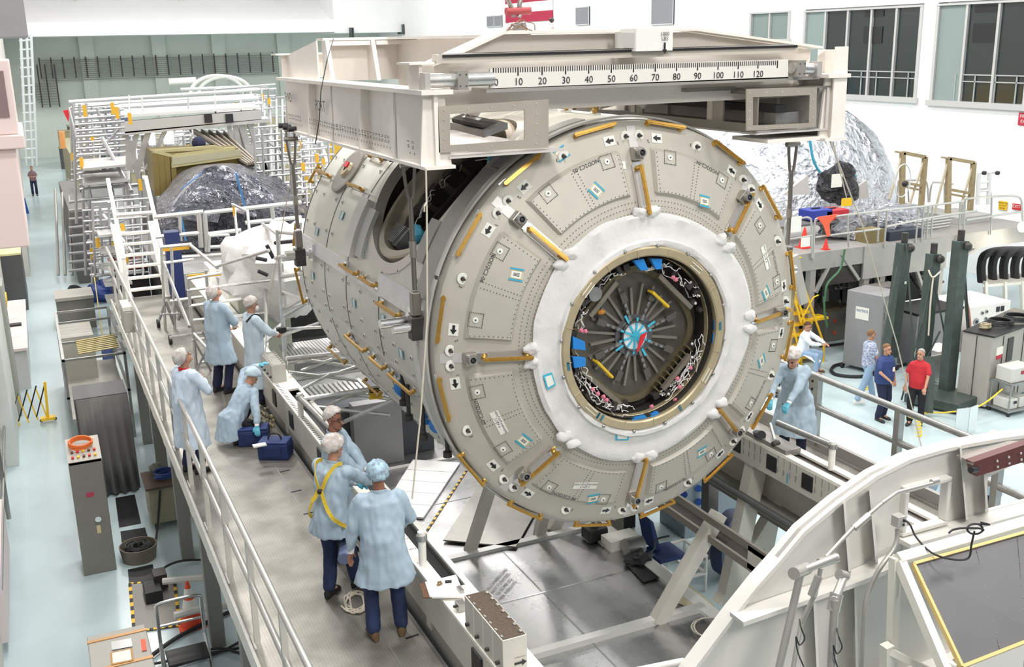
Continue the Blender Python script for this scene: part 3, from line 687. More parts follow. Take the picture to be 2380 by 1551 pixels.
m2 = MB(); m3 = MB(); random.seed(5)
for y in (9.98, 10.55, 10.95, 11.2, 11.75, 12.25, 12.5, 13.2, 13.5, 14.1, 14.5):
    for d_ in (120, 138, 152, 163, 175, 184, 189, 195, 203, 209, 218):
        if inhole(y, d_) or inhole(y + .15, d_) or inhole(y - .15, d_): continue
        n_ = V((math.cos(math.radians(d_)), 0, math.sin(math.radians(d_)))); u, v, w_ = basis(n_); p = PS(y, d_)
        m2.cyl(p, p + n_ * .012, .03, 10); m3.cyl(p + n_ * .01, p + n_ * .016, .013, 6)
each(m2, 'fastener_disc', mat('disc_pale', (.66, .65, .62), .4, .3), mod); each(m3, 'fastener_screw', dark, mod)
m2 = MB(); m3 = MB()
for y, d_ in ((10.87, 178.5), (12.0, 180), (13.0, 156), (14.0, 181), (10.3, 185), (9.62, 160), (9.62, 172), (11.9, 157), (13.9, 165)):
    n_ = V((math.cos(math.radians(d_)), 0, math.sin(math.radians(d_)))); t = V((-n_.z, 0, n_.x)); p = PS(y, d_) + n_ * .012
    m2.obox(p, Y1, t, n_, .05, .045, .002); 
    for e in (-1, 1): m3.obox(p + Y1 * (.055 * e) + n_ * .002, Y1, t, n_, .012, .055, .003)
each(m2, 'shell_label', labelw, mod); each(m3, 'label_tape', mat('light_blue_tape', (.16, .40, .52), .5), mod)
for y0, y1, d_ in ((11.78, 12.40, 169.9), (11.08, 11.57, 169.9), (10.2, 10.86, 173.6), (11.67, 12.46, 193), (10.95, 11.45, 193.5), (10.0, 10.76, 193.8), (14.1, 14.7, 145.7), (12.56, 13.12, 145.9), (12.63, 13.16, 134.4), (14.0, 14.9, 216), (12.4, 13.1, 216), (9.9, 10.6, 92), (10.9, 11.6, 92), (11.0, 11.6, 76), (12.2, 12.9, 92)):
    n_ = V((math.cos(math.radians(d_)), 0, math.sin(math.radians(d_)))); rail(PS(y0, d_), PS(y1, d_), n_, h=.09, gm=mat('bronze_rail', (.46, .28, .08), .4, .6))
for d0, d1, y in ((143, 150.5, 14.84), (182, 196, 14.84), (166, 174, 14.86)):
    p = PS(y, d0, 2.23); q = PS(y, d1, 2.23); n_ = ((p + q) / 2 - V((CX, y, CZ))).normalized(); rail(p, q, n_, h=.08)
# round grapple recess with a red tag
n_ = V((math.cos(math.radians(141.5)), 0, math.sin(math.radians(141.5)))); c = PS(13.62, 141.5, RS - .02)
m2 = MB(); m2.lathe([(.34, 0), (.34, .05), (.30, .055), (0, .045)], c, n_, 40); gr = build(m2, 'grapple_plate', mat('plate_brown_grey', (.30, .28, .25), .45, .4), mod)
m2 = MB(); m2.lathe([(.12, .05), (.10, .09), (.03, .09)], c, n_, 24); build(m2, 'grapple_socket', tan, gr); t = V((-n_.z, 0, n_.x)); build(MB().obox(c + n_ * .10 - t * .06 , Y1, t, n_, .07, .04, .01), 'red_tag', red, gr)
# trunnions
for sx in (-1, 1):
    for y in (9.80, 13.95):
        p = V((CX + sx * 2.2, y, CZ + .3)); m2 = MB(); m2.cyl(p, p + V((sx * .42, 0, 0)), .05, 18); m2.cyl(p + V((sx * .05, 0, 0)), p + V((sx * .12, 0, 0)), .09, 18); m2.obox(p + V((sx * .02, 0, 0)), X1, Y1, Z1, .06, .12, .12)
        build(m2, 'trunnion', chrome, mod, smooth=True)
# underside keel pieces with blue wraps
for px, py, y in ((930, 900, 10.6), (990, 965, 10.1), (1012, 985, 9.9)):
    c = AY(px, py, y); m2 = MB(); m2.ball(c, (.07, .07, .09), 10, 6, f=lambda p: 1 + .4 * noise.noise(p * 20)); build(m2, 'blue_wrap', bluebag, mod)
m2 = MB()
for px, py, y in ((950, 965, 10.3), (985, 1010, 10.0), (1040, 1050, 9.7), (938, 930, 10.5)):
    c = AY(px, py, y); m2.cyl(c + V((0, 0, .35)), c, .025, 8); m2.cyl(c, c - V((0, 0, .06)), .05, 8)
each(m2, 'hanging_probe', dark, mod)
# ================================================================ LIFTING FRAME (spreader)
sp_ = thing('lifting_fixture', 'cream white overhead lifting frame with a printed 00 to 120 scale and 1000 LBS box', 'lifting frame', (5.6, 11.8, 7.33))
def part(mb, n, m=cream, par=sp_, **k): return build(mb, n, m, par, **k)
zb, zm, zt = 7.33, 7.98, 8.47
def side_beam(x, sg):        # long side girder with fins
    mb = MB(); y0, y1 = 8.95, 14.7
    mb.box(x - .02, x + .02, y0, y1, zb, zm)
    part(mb, 'side_web')
    part(MB().box(x - .15, x + .15, y0 - .05, y1, zb - .03, zb), 'bottom_flange'); part(MB().box(x - .15, x + .15, y0 - .05, y1, zm - .02, zm + .02), 'middle_flange')
    for k, y in enumerate((9.0, 9.75, 10.9, 12.0, 13.1, 14.3)):
        mb = MB(); e = -sg
        mb.slab([(x, y, zb), (x + sg * .15, y, zb), (x + sg * .10, y, zm), (x, y, zm)], (0, .03, 0)); part(mb, 'stiffener')
        mb = MB(); mb.slab([(x, y, zb), (x - sg * .15, y, zb), (x - sg * .10, y, zm), (x, y, zm)], (0, .03, 0)); part(mb, 'stiffener')
    return
side_beam(3.38, -1); side_beam(7.95, 1)
# plates between the fins carry the lettering: slanted skirt panels
for i, (y0, y1) in enumerate(((9.03, 9.75), (9.78, 10.9), (10.93, 12.0), (12.03, 13.1), (13.13, 14.3))):
    s0, s1 = (.03, .15) if i % 2 == 0 else (.14, .04)
    mb = MB(); y0b = y0 + .05; mb.slab([(3.38 - s0, y0, zb), (3.38 - s1, y1 - .1, zb), (3.38 - s1 + .03, y1 - .05, zm - .02), (3.38 - s0 + .02, y0, zm - .02)], (.02, 0, 0)); part(mb, 'skirt_plate')
mb = MB(); xs = 3.22; U = -Y1
txt(mb, 'FWD', .17, (xs, 14.0, 7.70), U, Z1); txt(mb, 'PORT', .18, (xs - .01, 12.35, 7.66), U, Z1)
k = 0
for y in [13.95 - .09 * i for i in range(8)] + [12.85 - .1 * i for i in range(13)] + [11.6 - .1 * i for i in range(8)] + [10.75 - .095 * i for i in range(11)] + [9.22, 9.10]:
    n_ = str(33 + k) if k < 30 else str(61 + (k - 42 + 22) % 2); txt(mb, '%02d' % ((18 + k) if y > 9.5 else (61 if y > 9.15 else 62)), .085, (xs - .012, y, 7.51), Z1, Y1); mb.slab([(xs - .012, y - .012, 7.44), (xs - .012, y + .012, 7.44), (xs - .012, y, 7.415)], (.001, 0, 0)); k += 1
part(mb, 'painted_lettering', black)['kind'] = 'stuff'
# upper works: rear cross beam, front gable beam, top flanges
def poly_x(pts, y, d): return MB().slab([(x, y, z) for x, z in pts], (0, d, 0))
part(poly_x([(3.45, zm), (7.9, zm), (7.9, 8.42), (3.45, 8.48)], 12.9, .03), 'rear_cross_web'); part(MB().box(3.4, 7.95, 12.75, 13.05, 8.46, 8.49), 'rear_cross_flange')
part(poly_x([(3.3, zm), (7.9, zm), (7.9, 8.3), (3.3, 8.3)], 14.6, .03), 'end_cross_web'); part(MB().box(3.2, 8.0, 14.45, 14.75, 8.29, 8.31), 'end_cross_flange')
for x in (3.45, 4.02, 4.6): part(MB().slab([(x - .03, 12.55, zm), (x - .03, 12.9, zm), (x - .03, 12.9, 8.47), (x - .03, 12.72, 8.47)], (.05, 0, 0)), 'stiffener')
for a, b in ((3.48, 3.98), (4.06, 4.56)): part(MB().box(a, b, 12.72, 12.78, 8.40, 8.45), 'top_rail')
for (p, q) in (((3.38, 13.0), (3.38, 14.6)),):
    part(MB().slab([(3.38, 13.0, zm), (3.38, 14.6, zm), (3.38, 14.65, 8.28), (3.38, 13.0, 8.46)], (.02, 0, 0)), 'upper_web')
g = [(3.55, 7.75), (7.95, 7.75), (7.98, 8.25), (6.35, 8.46), (4.2, 8.46), (3.55, 8.2)]
part(poly_x(g, 9.42, .03), 'gable_web')
for a, b in (((3.5, 8.2), (4.2, 8.47)), ((4.2, 8.47), (6.35, 8.47)), ((6.35, 8.47), (8.0, 8.26))):
    part(MB().slab([(a[0], 9.25, a[1]), (b[0], 9.25, b[1]), (b[0], 9.6, b[1]), (a[0], 9.6, a[1])], (0, 0, .025)), 'gable_flange')
part(MB().slab([(4.2, 9.5, 8.44), (4.6, 9.5, 8.44), (4.6, 12.9, 8.46), (4.2, 12.9, 8.46)], (0, 0, .03)), 'ridge_flange'); part(MB().box(4.38, 4.42, 9.5, 12.9, 7.9, 8.45), 'ridge_web')
part(MB().box(5.6, 6.0, 9.5, 14.6, 8.44, 8.47), 'ridge_flange'); part(MB().box(5.78, 5.82, 9.5, 14.6, 7.9, 8.45), 'ridge_web')
# post and flange at the left and right ends
for x in (3.3,): part(MB().box(x - .015, x + .015, 9.1, 9.4, zm, 8.23).box(x - .12, x + .12, 9.05, 9.4, 8.22, 8.24), 'end_post')
part(MB().slab([(7.90, 8.93, zb), (8.09, 8.93, zb), (8.07, 8.93, 8.28), (7.9, 8.93, 8.28)], (0, .02, 0)), 'end_plate'); part(MB().slab([(7.98, 9.0, 8.25), (8.06, 9.4, 8.25), (8.06, 9.4, 7.9), (8.0, 9.0, 7.9)], (.02, 0, 0)), 'end_post')
part(MB().slab([(7.1, 8.98, zb - .02), (8.1, 8.98, zb - .02), (8.1, 9.6, zb - .02), (7.1, 9.6, zb - .02)], (0, 0, .04)), 'bottom_flange')
# graduated tube
yr = 9.0
def ap(px, py, y=yr): return AY(px, py, y)
a, b = ap(990, 188), ap(1900, 160); mb = MB(); 
part(MB().cyl(a, ap(1145, 183), .062, 20).add([], []), 'actuator_tube', alu, smooth=True); part(MB().cyl(ap(1840, 158), b, .058, 20), 'actuator_tube', alu, smooth=True)
for px, w_ in ((1067, .05), (1850, .045)):
    c = ap(px, 186 - (px - 1067) * .034); t = part(MB().obox(c, X1, FN, Z1, w_, .10, .085), 'tube_clamp', mat('clamp_grey', (.40, .38, .35), .4, .5)); each(MB().ball(c + V((-.03, -.105, .05)), .007, 6, 4).ball(c + V((.03, -.105, .05)), .007, 6, 4).ball(c + V((-.03, -.105, -.05)), .007, 6, 4).ball(c + V((.03, -.105, -.05)), .007, 6, 4), 'bolt', dark, t)
part(MB().obox(ap(988, 190), X1, FN, Z1, .025, .07, .075), 'end_cap', mat('cap_grey', (.55, .53, .50), .4, .4)); part(MB().obox(ap(1895, 160), X1, FN, Z1, .03, .07, .075), 'end_cap', mat('cap_grey', (.55, .53, .50), .4, .4))
part(MB().slab([ap(1140, 160), ap(1832, 138), ap(1832, 182), ap(1140, 207)], (0, .04, 0)), 'scale_plate', mat('scale_cream', (.78, .75, .70), .45))
part(MB().slab([ap(1130, 206), ap(1905, 176), ap(1905, 184), ap(1130, 216)], (0, .35, 0)), 'lower_ledge', mat('ledge_grey', (.46, .44, .41), .4, .5))
# ticks: equal one-inch steps along the plate, measured at its ends
t0, t1 = ap(1147, 167, yr - .003), ap(1762, 150, yr - .003); st = (t1 - t0) / 120; up = (ap(1147, 150) - ap(1147, 190)).normalized(); dx = st.normalized(); mb = MB()
for i in range(131):
    h = .075 if i % 10 == 0 else .045; c = t0 + st * i + Z1 * .035 - Z1 * (h / 2)
    mb.obox(c, dx, Z1, FN, .0042 if i % 10 else .006, h / 2, .001)
for i in range(13): txt(mb, ('%d' % (i * 10)) if i else '00', .092, t0 + st * (i * 10) + Z1 * -.125 + V((0, -.0, 0)), dx, Z1)
part(mb, 'scale_marking', black)['kind'] = 'stuff'
part(MB().slab([ap(1014, 127, 9.05), ap(1855, 104, 9.05), ap(1855, 122, 9.05), ap(1014, 148, 9.05)], (0, .12, 0)), 'rack_channel', mat('channel_beige', (.62, .57, .50), .45, .2))
part(MB().slab([ap(1030, 128, 9.03), ap(1854, 105, 9.03), ap(1854, 110, 9.03), ap(1030, 134, 9.03)], (0, .10, .012)), 'gear_rack', black)
# travelling weight box
bx = part(MB().prism([(0, .0), (.07, .0), (.42, .0), (.42, .22), (.0, .22)], ap(1478, 120, 8.95), X1, Z1, Y1, .3), 'weight_box', white, bevel=.006)
part(MB().slab([ap(1435, 76, 9.2), ap(1480, 76, 8.95), ap(1480, 112, 8.95), ap(1435, 112, 9.2)], (0, .05, 0)), 'weight_box_side', mat('pale_grey_side', (.62, .61, .58), .5))
mb = MB(); c = ap(1545, 83, 8.94); txt(mb, '1000', .052, c, X1, Z1); c = ap(1545, 94, 8.94); txt(mb, 'LBS', .052, c, X1, Z1)
c = ap(1545, 110, 8.94); mb.prism([(-.01, .045), (-.01, -.02), (-.028, -.02), (0, -.062), (.028, -.02), (.01, -.02), (.01, .045)], c, X1, Z1, FN, .002); build(mb, 'stencil', black, bx)
# lower counterweight troughs with cut windows
frm = mat('trough_beige', (.52, .47, .40), .42, .45, var=.1); frd = mat('trough_grey', (.33, .31, .28), .4, .6, var=.1)
def win_plate(P, Wn, m, name):   # P: four corners, Wn: four window corners, both on one plane
    mb = MB(); d = V((0, .015, 0))
    vs = P + Wn + [p + d for p in P] + [p + d for p in Wn]
    fs = [(i, (i + 1) % 4, 4 + (i + 1) % 4, 4 + i) for i in range(4)] + [(8 + i, 12 + i, 12 + (i + 1) % 4, 8 + (i + 1) % 4) for i in range(4)]
    fs += [(i, 8 + i, 8 + (i + 1) % 4, (i + 1) % 4) for i in range(4)] + [(4 + i, 4 + (i + 1) % 4, 12 + (i + 1) % 4, 12 + i) for i in range(4)]
    pl = part(MB().add(vs, fs), name, m)
    m2 = MB()
    for i in range(4):
        a_, b_ = (P[i] + Wn[i]) / 2, (P[(i + 1) % 4] + Wn[(i + 1) % 4]) / 2
        for t in (0, .25, .5, .75): m2.ball(a_.lerp(b_, t) + FN * .002, .008, 6, 4)
    each(m2, 'rivet', chrome, pl); return pl
yl = 8.95; LP = [ap(1018, 248, yl), ap(1275, 231, yl), ap(1275, 343, yl), ap(1020, 355, yl)]; LW = [ap(1046, 265, yl), ap(1219, 254, yl), ap(1219, 325, yl), ap(1046, 338, yl)]
win_plate(LP, LW, frm, 'front_plate')
RP_ = [ap(1735, 207, yl), ap(1899, 203, yl), ap(1897, 296, yl), ap(1735, 304, yl)]; RW = [ap(1750, 226, yl), ap(1882, 221, yl), ap(1880, 286, yl), ap(1750, 292, yl)]
win_plate(RP_, RW, frm, 'front_plate')
# left trough inside: back wall, rack and grey block
part(MB().box(3.5, 4.7, 12.2, 12.23, 7.40, 7.84), 'trough_back', mat('pale_lining', (.6, .57, .55), .5)); part(MB().box(3.5, 4.7, 8.97, 12.2, 7.38, 7.40), 'trough_floor', mat('pale_lining', (.6, .57, .55), .5))
part(MB().slab([ap(1046, 285, 9.6), ap(1125, 305, 9.1), ap(1180, 285, 9.1), ap(1080, 268, 9.6)], (0, 0, -.06)), 'slide_block', steel); part(MB().slab([ap(1050, 276, 9.6), ap(1120, 290, 9.15), ap(1170, 283, 9.2), ap(1075, 264, 9.7)], (0, 0, -.03)), 'slide_rack', dark)
# right trough runs back lengthwise: side wall with three openings
xr = 6.93; y0, y1 = 8.96, 13.4; z0_, z1_ = 7.43, 7.86
fr = MB(); t = .05
for (ya, yb) in ((y0, y0 + .12), (9.55, 9.75), (11.2, 11.35), (y1 - .1, y1)): fr.box(xr, xr + .02, ya, yb, z0_, z1_)
fr.box(xr - .004, xr + .016, y0 - .003, y1, z0_ + .003, z0_ + .09); fr.box(xr - .004, xr + .016, y0 - .003, y1, z1_ - .04, z1_ - .003)
part(fr, 'trough_side', frd); part(MB().box(xr, 7.9, 8.97, y1, z0_ - .02, z0_), 'trough_floor', mat('pale_lining', (.6, .57, .55), .5)); part(MB().box(xr, 7.9, 8.97, 9.02, z1_, z1_ + .02).box(xr, 7.9, 9.1, y1, z1_, z1_ + .02), 'trough_lid', frd)
part(MB().box(7.85, 7.87, 8.97, y1, z0_, z1_), 'trough_back', mat('pale_lining', (.6, .57, .55), .5))
mb = MB(); mb.box(7.2, 7.35, 9.0, 12.8, 7.62, 7.70); part(mb, 'gear_rack', black); part(MB().box(7.25, 7.55, 9.05, 9.25, 7.50, 7.62), 'slide_block', steel)
for y in (9.85, 11.5, 12.9): part(MB().box(7.0, 7.08, y, y + .1, z0_, z1_), 'trough_post', cream)
for a_, b_ in ((ap(1325, 262, 12), ap(1450, 232, 12)), (ap(1440, 205, 11), ap(1500, 245, 11)), (ap(1040, 218, 9.6), ap(1110, 270, 9.6)), (ap(1105, 215, 9.8), ap(1105, 265, 9.8)), (ap(1225, 205, 9.8), ap(1225, 235, 9.8))):
    part(MB().bar(a_, b_, .09, .04, FN), 'frame_brace')
part(MB().slab([ap(1048, 212, 10.5), ap(1235, 225, 11.5), ap(1235, 236, 11.5), ap(1048, 216, 10.5)], (0, .05, 0)), 'red_brown_rail', mat('oxide_red', (.25, .08, .07), .5))
part(MB().box(6.3, 6.9, 9.3, 14.3, 7.86, 7.9), 'rear_channel', frd)
# bottom cable connectors
for px, py, y in ((905, 365, 10.3), (918, 368, 10.2), (658, 292, 14.2), (668, 296, 14.1), (680, 300, 13.9), (1800, 312, 9.5), (1818, 312, 9.5), (1835, 314, 9.5)):
    c = AY(px, py, y); part(MB().cyl(c - X1 * .06, c + X1 * .06, .035, 10), 'pin', black)
# crane hook gear
part(MB().box(4.4, 5.8, 11.35, 11.75, 8.30, 8.46), 'hoist_beam'); hz_ = AY(1208, 73, 11.6); part(MB().box(hz_.x - .16, hz_.x + .16, 11.42, 11.72, 8.4, hz_.z + .01), 'hoist_block')
hk = thing('crane_shackle', 'dark steel crane shackle and block holding up the lifting frame', 'shackle', AY(1205, 68, 11.5))
c0 = AY(1205, 62, 11.5); build(MB().slab([AY(1198, 52, 11.5), AY(1222, 50, 11.5), AY(1228, 72, 11.5), AY(1188, 74, 11.5)], (0, .2, 0)), 'lug_block', steel, hk, bevel=.01)
for pts in (((1178, -6), (1186, 12), (1192, 25), (1194, 40)), ((1213, -6), (1207, 12), (1212, 25), (1206, 40))):
    build(MB().tube(smoothpts([AY(x, y, 11.45) for x, y in pts]), .028, 8), 'link', mat('shackle_grey', (.30, .27, .26), .4, .7), hk, smooth=True)
build(MB().cyl(AY(1176, 27, 11.45), AY(1232, 25, 11.45), .045, 14), 'pin', mat('pin_red', (.35, .05, .06), .5), hk)
m2 = MB()
for k in range(4): wire(m2, AY(1178, 72, 11.4), AY(1225 + k * 6, 71, 11.3), -.05 - .02 * k, .006, 8, .03)
build(m2, 'tangled_cord', mat('brown_cord', (.25, .17, .12), .7), hk)
cm = thing('mounted_camera', 'small white pole camera on top of the lifting frame', 'camera', AY(1285, 70, 11)); build(MB().tube(smoothpts([AY(1283, 72, 11), AY(1274, 60, 11), AY(1279, 50, 11)]), .008, 6), 'arm', white, cm); build(MB().ball(AY(1282, 47, 11), .03, 10, 6), 'camera_head', dark, cm); build(MB().obox(AY(1292, 66, 11), X1, Y1, Z1, .04, .04, .02), 'base', white, cm)
# flag on the right wall behind
fy0, fy1 = AX(1175, 10, WX - .03).y, AX(1285, 10, WX - .03).y; tp = AX(1285, 10, WX - .03); bt = AX(1285, 47, WX - .03); sh = (AX(1285, 10, WX).z - AX(1285, 20, WX).z)
fl = thing('flag', 'large flag with red and white stripes hung on the white side wall', 'flag', (WX - .05, (fy0 + fy1) / 2, bt.z)); ztop = bt.z + .60 * 13
for k in range(9):
    z0 = bt.z + k * .60; build(MB().box(WX - .06, WX - .03, fy1, fy0, z0, z0 + .60), 'stripe', mat('flag_red', (.42, .02, .06), .7) if k % 2 == 0 else mat('flag_white', (.85, .85, .88), .7), fl)
for px, py, w2, lab in ((1141, 50, 1.1, 'left of the pair of grey wall vents'), (1159, 49, 1.1, 'right of the pair of grey wall vents beside the flag'), (1355, 37, 1.5, 'small grey louvred vent on the white wall, nearest right of the flag'), (1541, 27, 1.9, 'largest grey louvred wall vent above the 1000 LBS box')):
    c = AX(px, py, WX - .02); vt = thing('wall_vent', lab, 'vent', c); w2 *= .55; build(MB().box(c.x - .05, c.x, c.y - w2, c.y + w2, c.z - w2 * .62, c.z + w2 * .62), 'grille', mat('vent_grey', (.25, .26, .28), .6), vt); build(MB().frame((c.x - .07, c.y - w2, c.z - w2 * .62), Y1, Z1, X1, 2 * w2, w2 * 1.24, .05, .06), 'vent_frame', mat('vent_rim', (.6, .62, .64), .5), vt)
for px, py in ((817, 76), (821, 76), (929, 68), (938, 68)):
    c = AX(px, py, WX) if px > 880 else AY(px, py, WY - 7.3); o = build(MB().box(c.x - .12, c.x - .02, c.y - .3, c.y + .3, c.z - .4, c.z + .4), 'wall_panel', mat('panel_black', (.05, .07, .07), .5)); tag(o, 'tiny dark wall panel high on the far white wall', 'panel', 'tiny dark panels high on the far wall')
# ---------------------------------------------------------------- slings and ropes
def rod(x, y, lab, zt_=7.28, zb_=5.62):
    t = thing('lifting_rod', lab, 'lifting rod', (x, y, zb_)); g_ = mat('rod_steel', (.26, .24, .22), .35, .8)
    for s in (-1, 1): build(MB().tube(smoothpts([(x + s * .05, y, zt_ + .12), (x + s * .055, y, zt_ - .05), (x + s * .03, y, zt_ - .28), (x + s * .01, y, zt_ - .34)]), .018, 8), 'shackle_arm', g_, t, smooth=True)
    build(MB().cyl((x - .09, y, zt_), (x + .09, y, zt_), .03, 12), 'shackle_pin', g_, t)
    build(MB().cyl((x, y, zt_ - .33), (x, y, zb_ + .42), .026, 10), 'rod', g_, t, smooth=True); build(MB().cyl((x, y, zt_ - .75), (x, y, zb_ + .75), .036, 10), 'rod_sleeve', mat('sleeve', (.40, .37, .33), .35, .7), t, smooth=True)
    tb = MB(); tb.obox((x, y, zb_ + .28), X1, Y1, Z1, .045, .05, .12); build(tb, 'turnbuckle', g_, t, bevel=.01)
    m2 = MB(); m2.obox((x, y, zb_ + .03), X1, Y1, Z1, .07, .07, .12); build(m2, 'end_block', dark, t, bevel=.01)
    build(MB().cyl((x - .25, y, zb_ + .04), (x + .03, y, zb_ + .04), .05, 14), 'end_roller', chrome, t, smooth=True)
rod(3.33, 9.62, 'long steel lifting rod hanging on the near left side of the module'); rod(3.2, 13.95, 'thin lifting rod at the far left end of the module by the scaffold', 7.22, 5.6); rod(8.03, 9.7, 'lifting rod on the right of the module in front of the silver foil dome', 7.2, 5.6)
def ropeobj(name, lab, pts, r=.008, m=rope, cat='rope'): o = build(MB().tube(pts, r, 6), name, m); tag(o, lab, cat); return o
ropeobj('tag_line', 'pale rope hanging from near left corner of lifting frame past blue capped man', [AY(990, 392, 8.9), AY(992, 500, 8.9), AY(993, 740, 8.9), AY(978, 960, 8.9), AY(958, 1160, 8.9)], .009)
o = build(MB().tube([AY(992, 470, 8.88), AY(986, 480, 8.87), AY(986, 492, 8.88)], .008, 6), 'rope_hook', rope); tag(o, 'short hooked end knotted on the pale left rope', 'hook')
ropeobj('tag_line', 'longer pale rope slanting from the right corner of the lifting frame to the floor', [AY(1930, 330, 9.0), AY(2003, 520, 10.2), AY(2085, 800, 12.0), AY(2143, 1045, 12.5)], .010)
ropeobj('tag_line', 'thinner twin rope slanting beside the long right rope, ending at the yellow tag', [AY(1936, 330, 9.0), AY(1968, 462, 10.1)], .007)
ropeobj('steel_cable', 'thin dark cable looping down the left side of the lifting frame', [AY(775, 90, 12.5), AY(760, 140, 12), AY(746, 210, 11.9), AY(742, 280, 11.9), AY(733, 335, 12.0)], .006, dark, 'cable')
ropeobj('tag_line', 'pale rope hanging near the masked photographer', [AY(690, 330, 14), AY(640, 620, 16), AY(622, 720, 16.4), AY(617, 820, 16.4)], .007)

# ================================================================ WORK STAND
std = thing('stand_beam', 'long off-white stand beam with dark slot on its top beside the left walkway', 'beam', (3.14, 14, 2.5))
def sp(mb, n, m=stand, **k): return build(mb, n, m, std, **k)
zB, zW = 3.42, 2.8
# left beam: top plate with black slot, outer face with oval cut-outs
yl0, yl1 = 5.6, 24.0
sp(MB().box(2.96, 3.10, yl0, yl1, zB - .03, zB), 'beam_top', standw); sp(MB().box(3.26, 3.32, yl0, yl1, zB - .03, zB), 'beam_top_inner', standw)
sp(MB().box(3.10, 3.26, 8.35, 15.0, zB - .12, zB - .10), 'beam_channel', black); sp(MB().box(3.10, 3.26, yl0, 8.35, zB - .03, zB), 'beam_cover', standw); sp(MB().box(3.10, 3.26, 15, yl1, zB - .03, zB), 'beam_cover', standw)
sp(MB().box(2.96, 2.98, yl0, yl1, zB - .42, zB - .03), 'beam_face'); sp(MB().box(3.30, 3.32, yl0, yl1, zB - .9, zB - .03), 'beam_inner_face')
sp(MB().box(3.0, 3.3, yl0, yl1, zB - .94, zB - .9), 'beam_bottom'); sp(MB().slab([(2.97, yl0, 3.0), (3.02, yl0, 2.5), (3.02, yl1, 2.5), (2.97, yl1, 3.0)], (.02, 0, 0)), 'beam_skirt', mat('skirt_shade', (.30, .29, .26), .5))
for y in (7.35, 12.6, 14.2, 15.3, 17.2): sp(MB().box(2.94, 2.965, y - .11, y + .11, zB - .32, zB - .08), 'cutout', black, bevel=.01)
for y in (6.4, 8.6, 10.1, 11.6, 13.0, 14.6): sp(MB().box(2.96, 2.985, y - .06, y + .06, 2.9, 3.0), 'bracket', stand)
m2 = MB()
for k in range(60):
    y = 11.15 + k * .075; m2.box(2.985, 3.035, y, y + .022, zB, zB + .001)
sp(m2, 'printed_ticks', black)['kind'] = 'stuff'
m2 = MB()
for k, y in enumerate((7.9, 8.35, 8.95, 9.25, 9.5)): txt(m2, ('1082.5', '1092.5', '1102.5', '1107.5', '1112.5')[k], .04, (3.04, y, zB), X1, Y1)
sp(m2, 'station_numbers', black)
# right beam, inner face turned to the camera
xr0 = 7.98
std = thing('stand_beam', 'off-white stand beam with square cut-outs and printed numbers on the right', 'beam', (8.15, 14, 2.5))
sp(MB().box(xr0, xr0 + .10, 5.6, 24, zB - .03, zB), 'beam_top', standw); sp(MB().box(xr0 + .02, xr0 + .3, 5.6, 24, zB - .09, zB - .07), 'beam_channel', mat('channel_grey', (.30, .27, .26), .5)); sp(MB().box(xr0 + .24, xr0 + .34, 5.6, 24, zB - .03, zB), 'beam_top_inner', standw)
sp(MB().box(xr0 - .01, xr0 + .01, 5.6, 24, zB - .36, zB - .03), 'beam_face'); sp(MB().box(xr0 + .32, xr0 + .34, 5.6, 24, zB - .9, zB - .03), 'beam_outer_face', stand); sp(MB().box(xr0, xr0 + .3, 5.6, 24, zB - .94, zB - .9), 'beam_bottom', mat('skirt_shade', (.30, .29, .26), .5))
m2 = MB()
for y in (9.72, 9.05, 8.2, 10.45): sp(MB().box(xr0 - .02, xr0 + .0, y - .10, y + .10, zB - .28, zB - .08), 'cutout', black, bevel=.01)
for k in range(26):
    y = 10.75 - k * .115
    if any(abs(y - q) < .12 for q in (9.72, 9.05, 8.2, 10.45)): continue
    m2.box(xr0 - .012, xr0 - .01, y - .002, y + .002, zB - .14, zB - .03); txt(m2, '%.1f' % (1107.5 - k * 5), .032, (xr0 - .012, y - .012, zB - .22), Z1, Y1)
sp(m2, 'station_numbers', black)['kind'] = 'stuff'; sp(MB().box(xr0 - .013, xr0 - .011, 9.40, 9.42, zB - .33, zB - .2), 'blue_mark', tape)
o = sp(MB().box(xr0 + .02, xr0 + .26, 9.5, 10.75, zB - .03, zB + .06), 'saddle_block', mat('saddle_grey', (.28, .27, .25), .4, .4), bevel=.01)
# deck of silver sheets
zd = 1.1
std = thing('deck_frame', 'silver sheet metal deck low between the beams, with grey braces and rails', 'deck', (5.5, 14, 0))
sp(MB().box(3.6, 7.35, 5.6, 26, zd - .12, zd), 'deck', sheet); 
for y, h in ((13.0, .05), (10.2, .08), (16.6, .04), (19, .04)): sp(MB().box(3.6, 7.35, y - .06, y + .06, zd, zd + h), 'deck_curb', mat('curb_white_grey', (.66, .66, .64), .4, .3))
for y in (11.55, 14.9, 8.6): sp(MB().box(3.6, 7.35, y - .012, y + .012, zd, zd + .006), 'deck_seam', chrome)
for x in (4.4, 5.65): sp(MB().box(x - .01, x + .01, 8, 13, zd, zd + .004), 'deck_seam', mat('seam_grey', (.35, .35, .34), .4, .6))
sp(MB().box(7.26, 7.46, 5.6, 24, zd - .1, zd + .05), 'deck_edge', mat('edge_white', (.72, .72, .70), .5))
m2 = MB(); zf = zd + .004
d_ = Y1; 
for k in range(4):
    o_ = AZ(1200 + 8 * k * .6, 1322 + 6 * k, zf); txt(m2, ('ALLOWABLE LOAD', 'NOT TO EXCEED', '75 LBS PER SQ', 'MAX 4 PERSONS')[k], .075, (5.25 + .0, 11.95 - .12 * k + .2, zf), V((.75, .66, 0)), V((-.66, .75, 0)))
sp(m2, 'deck_lettering', mat('faded_black', (.12, .12, .12), .6))
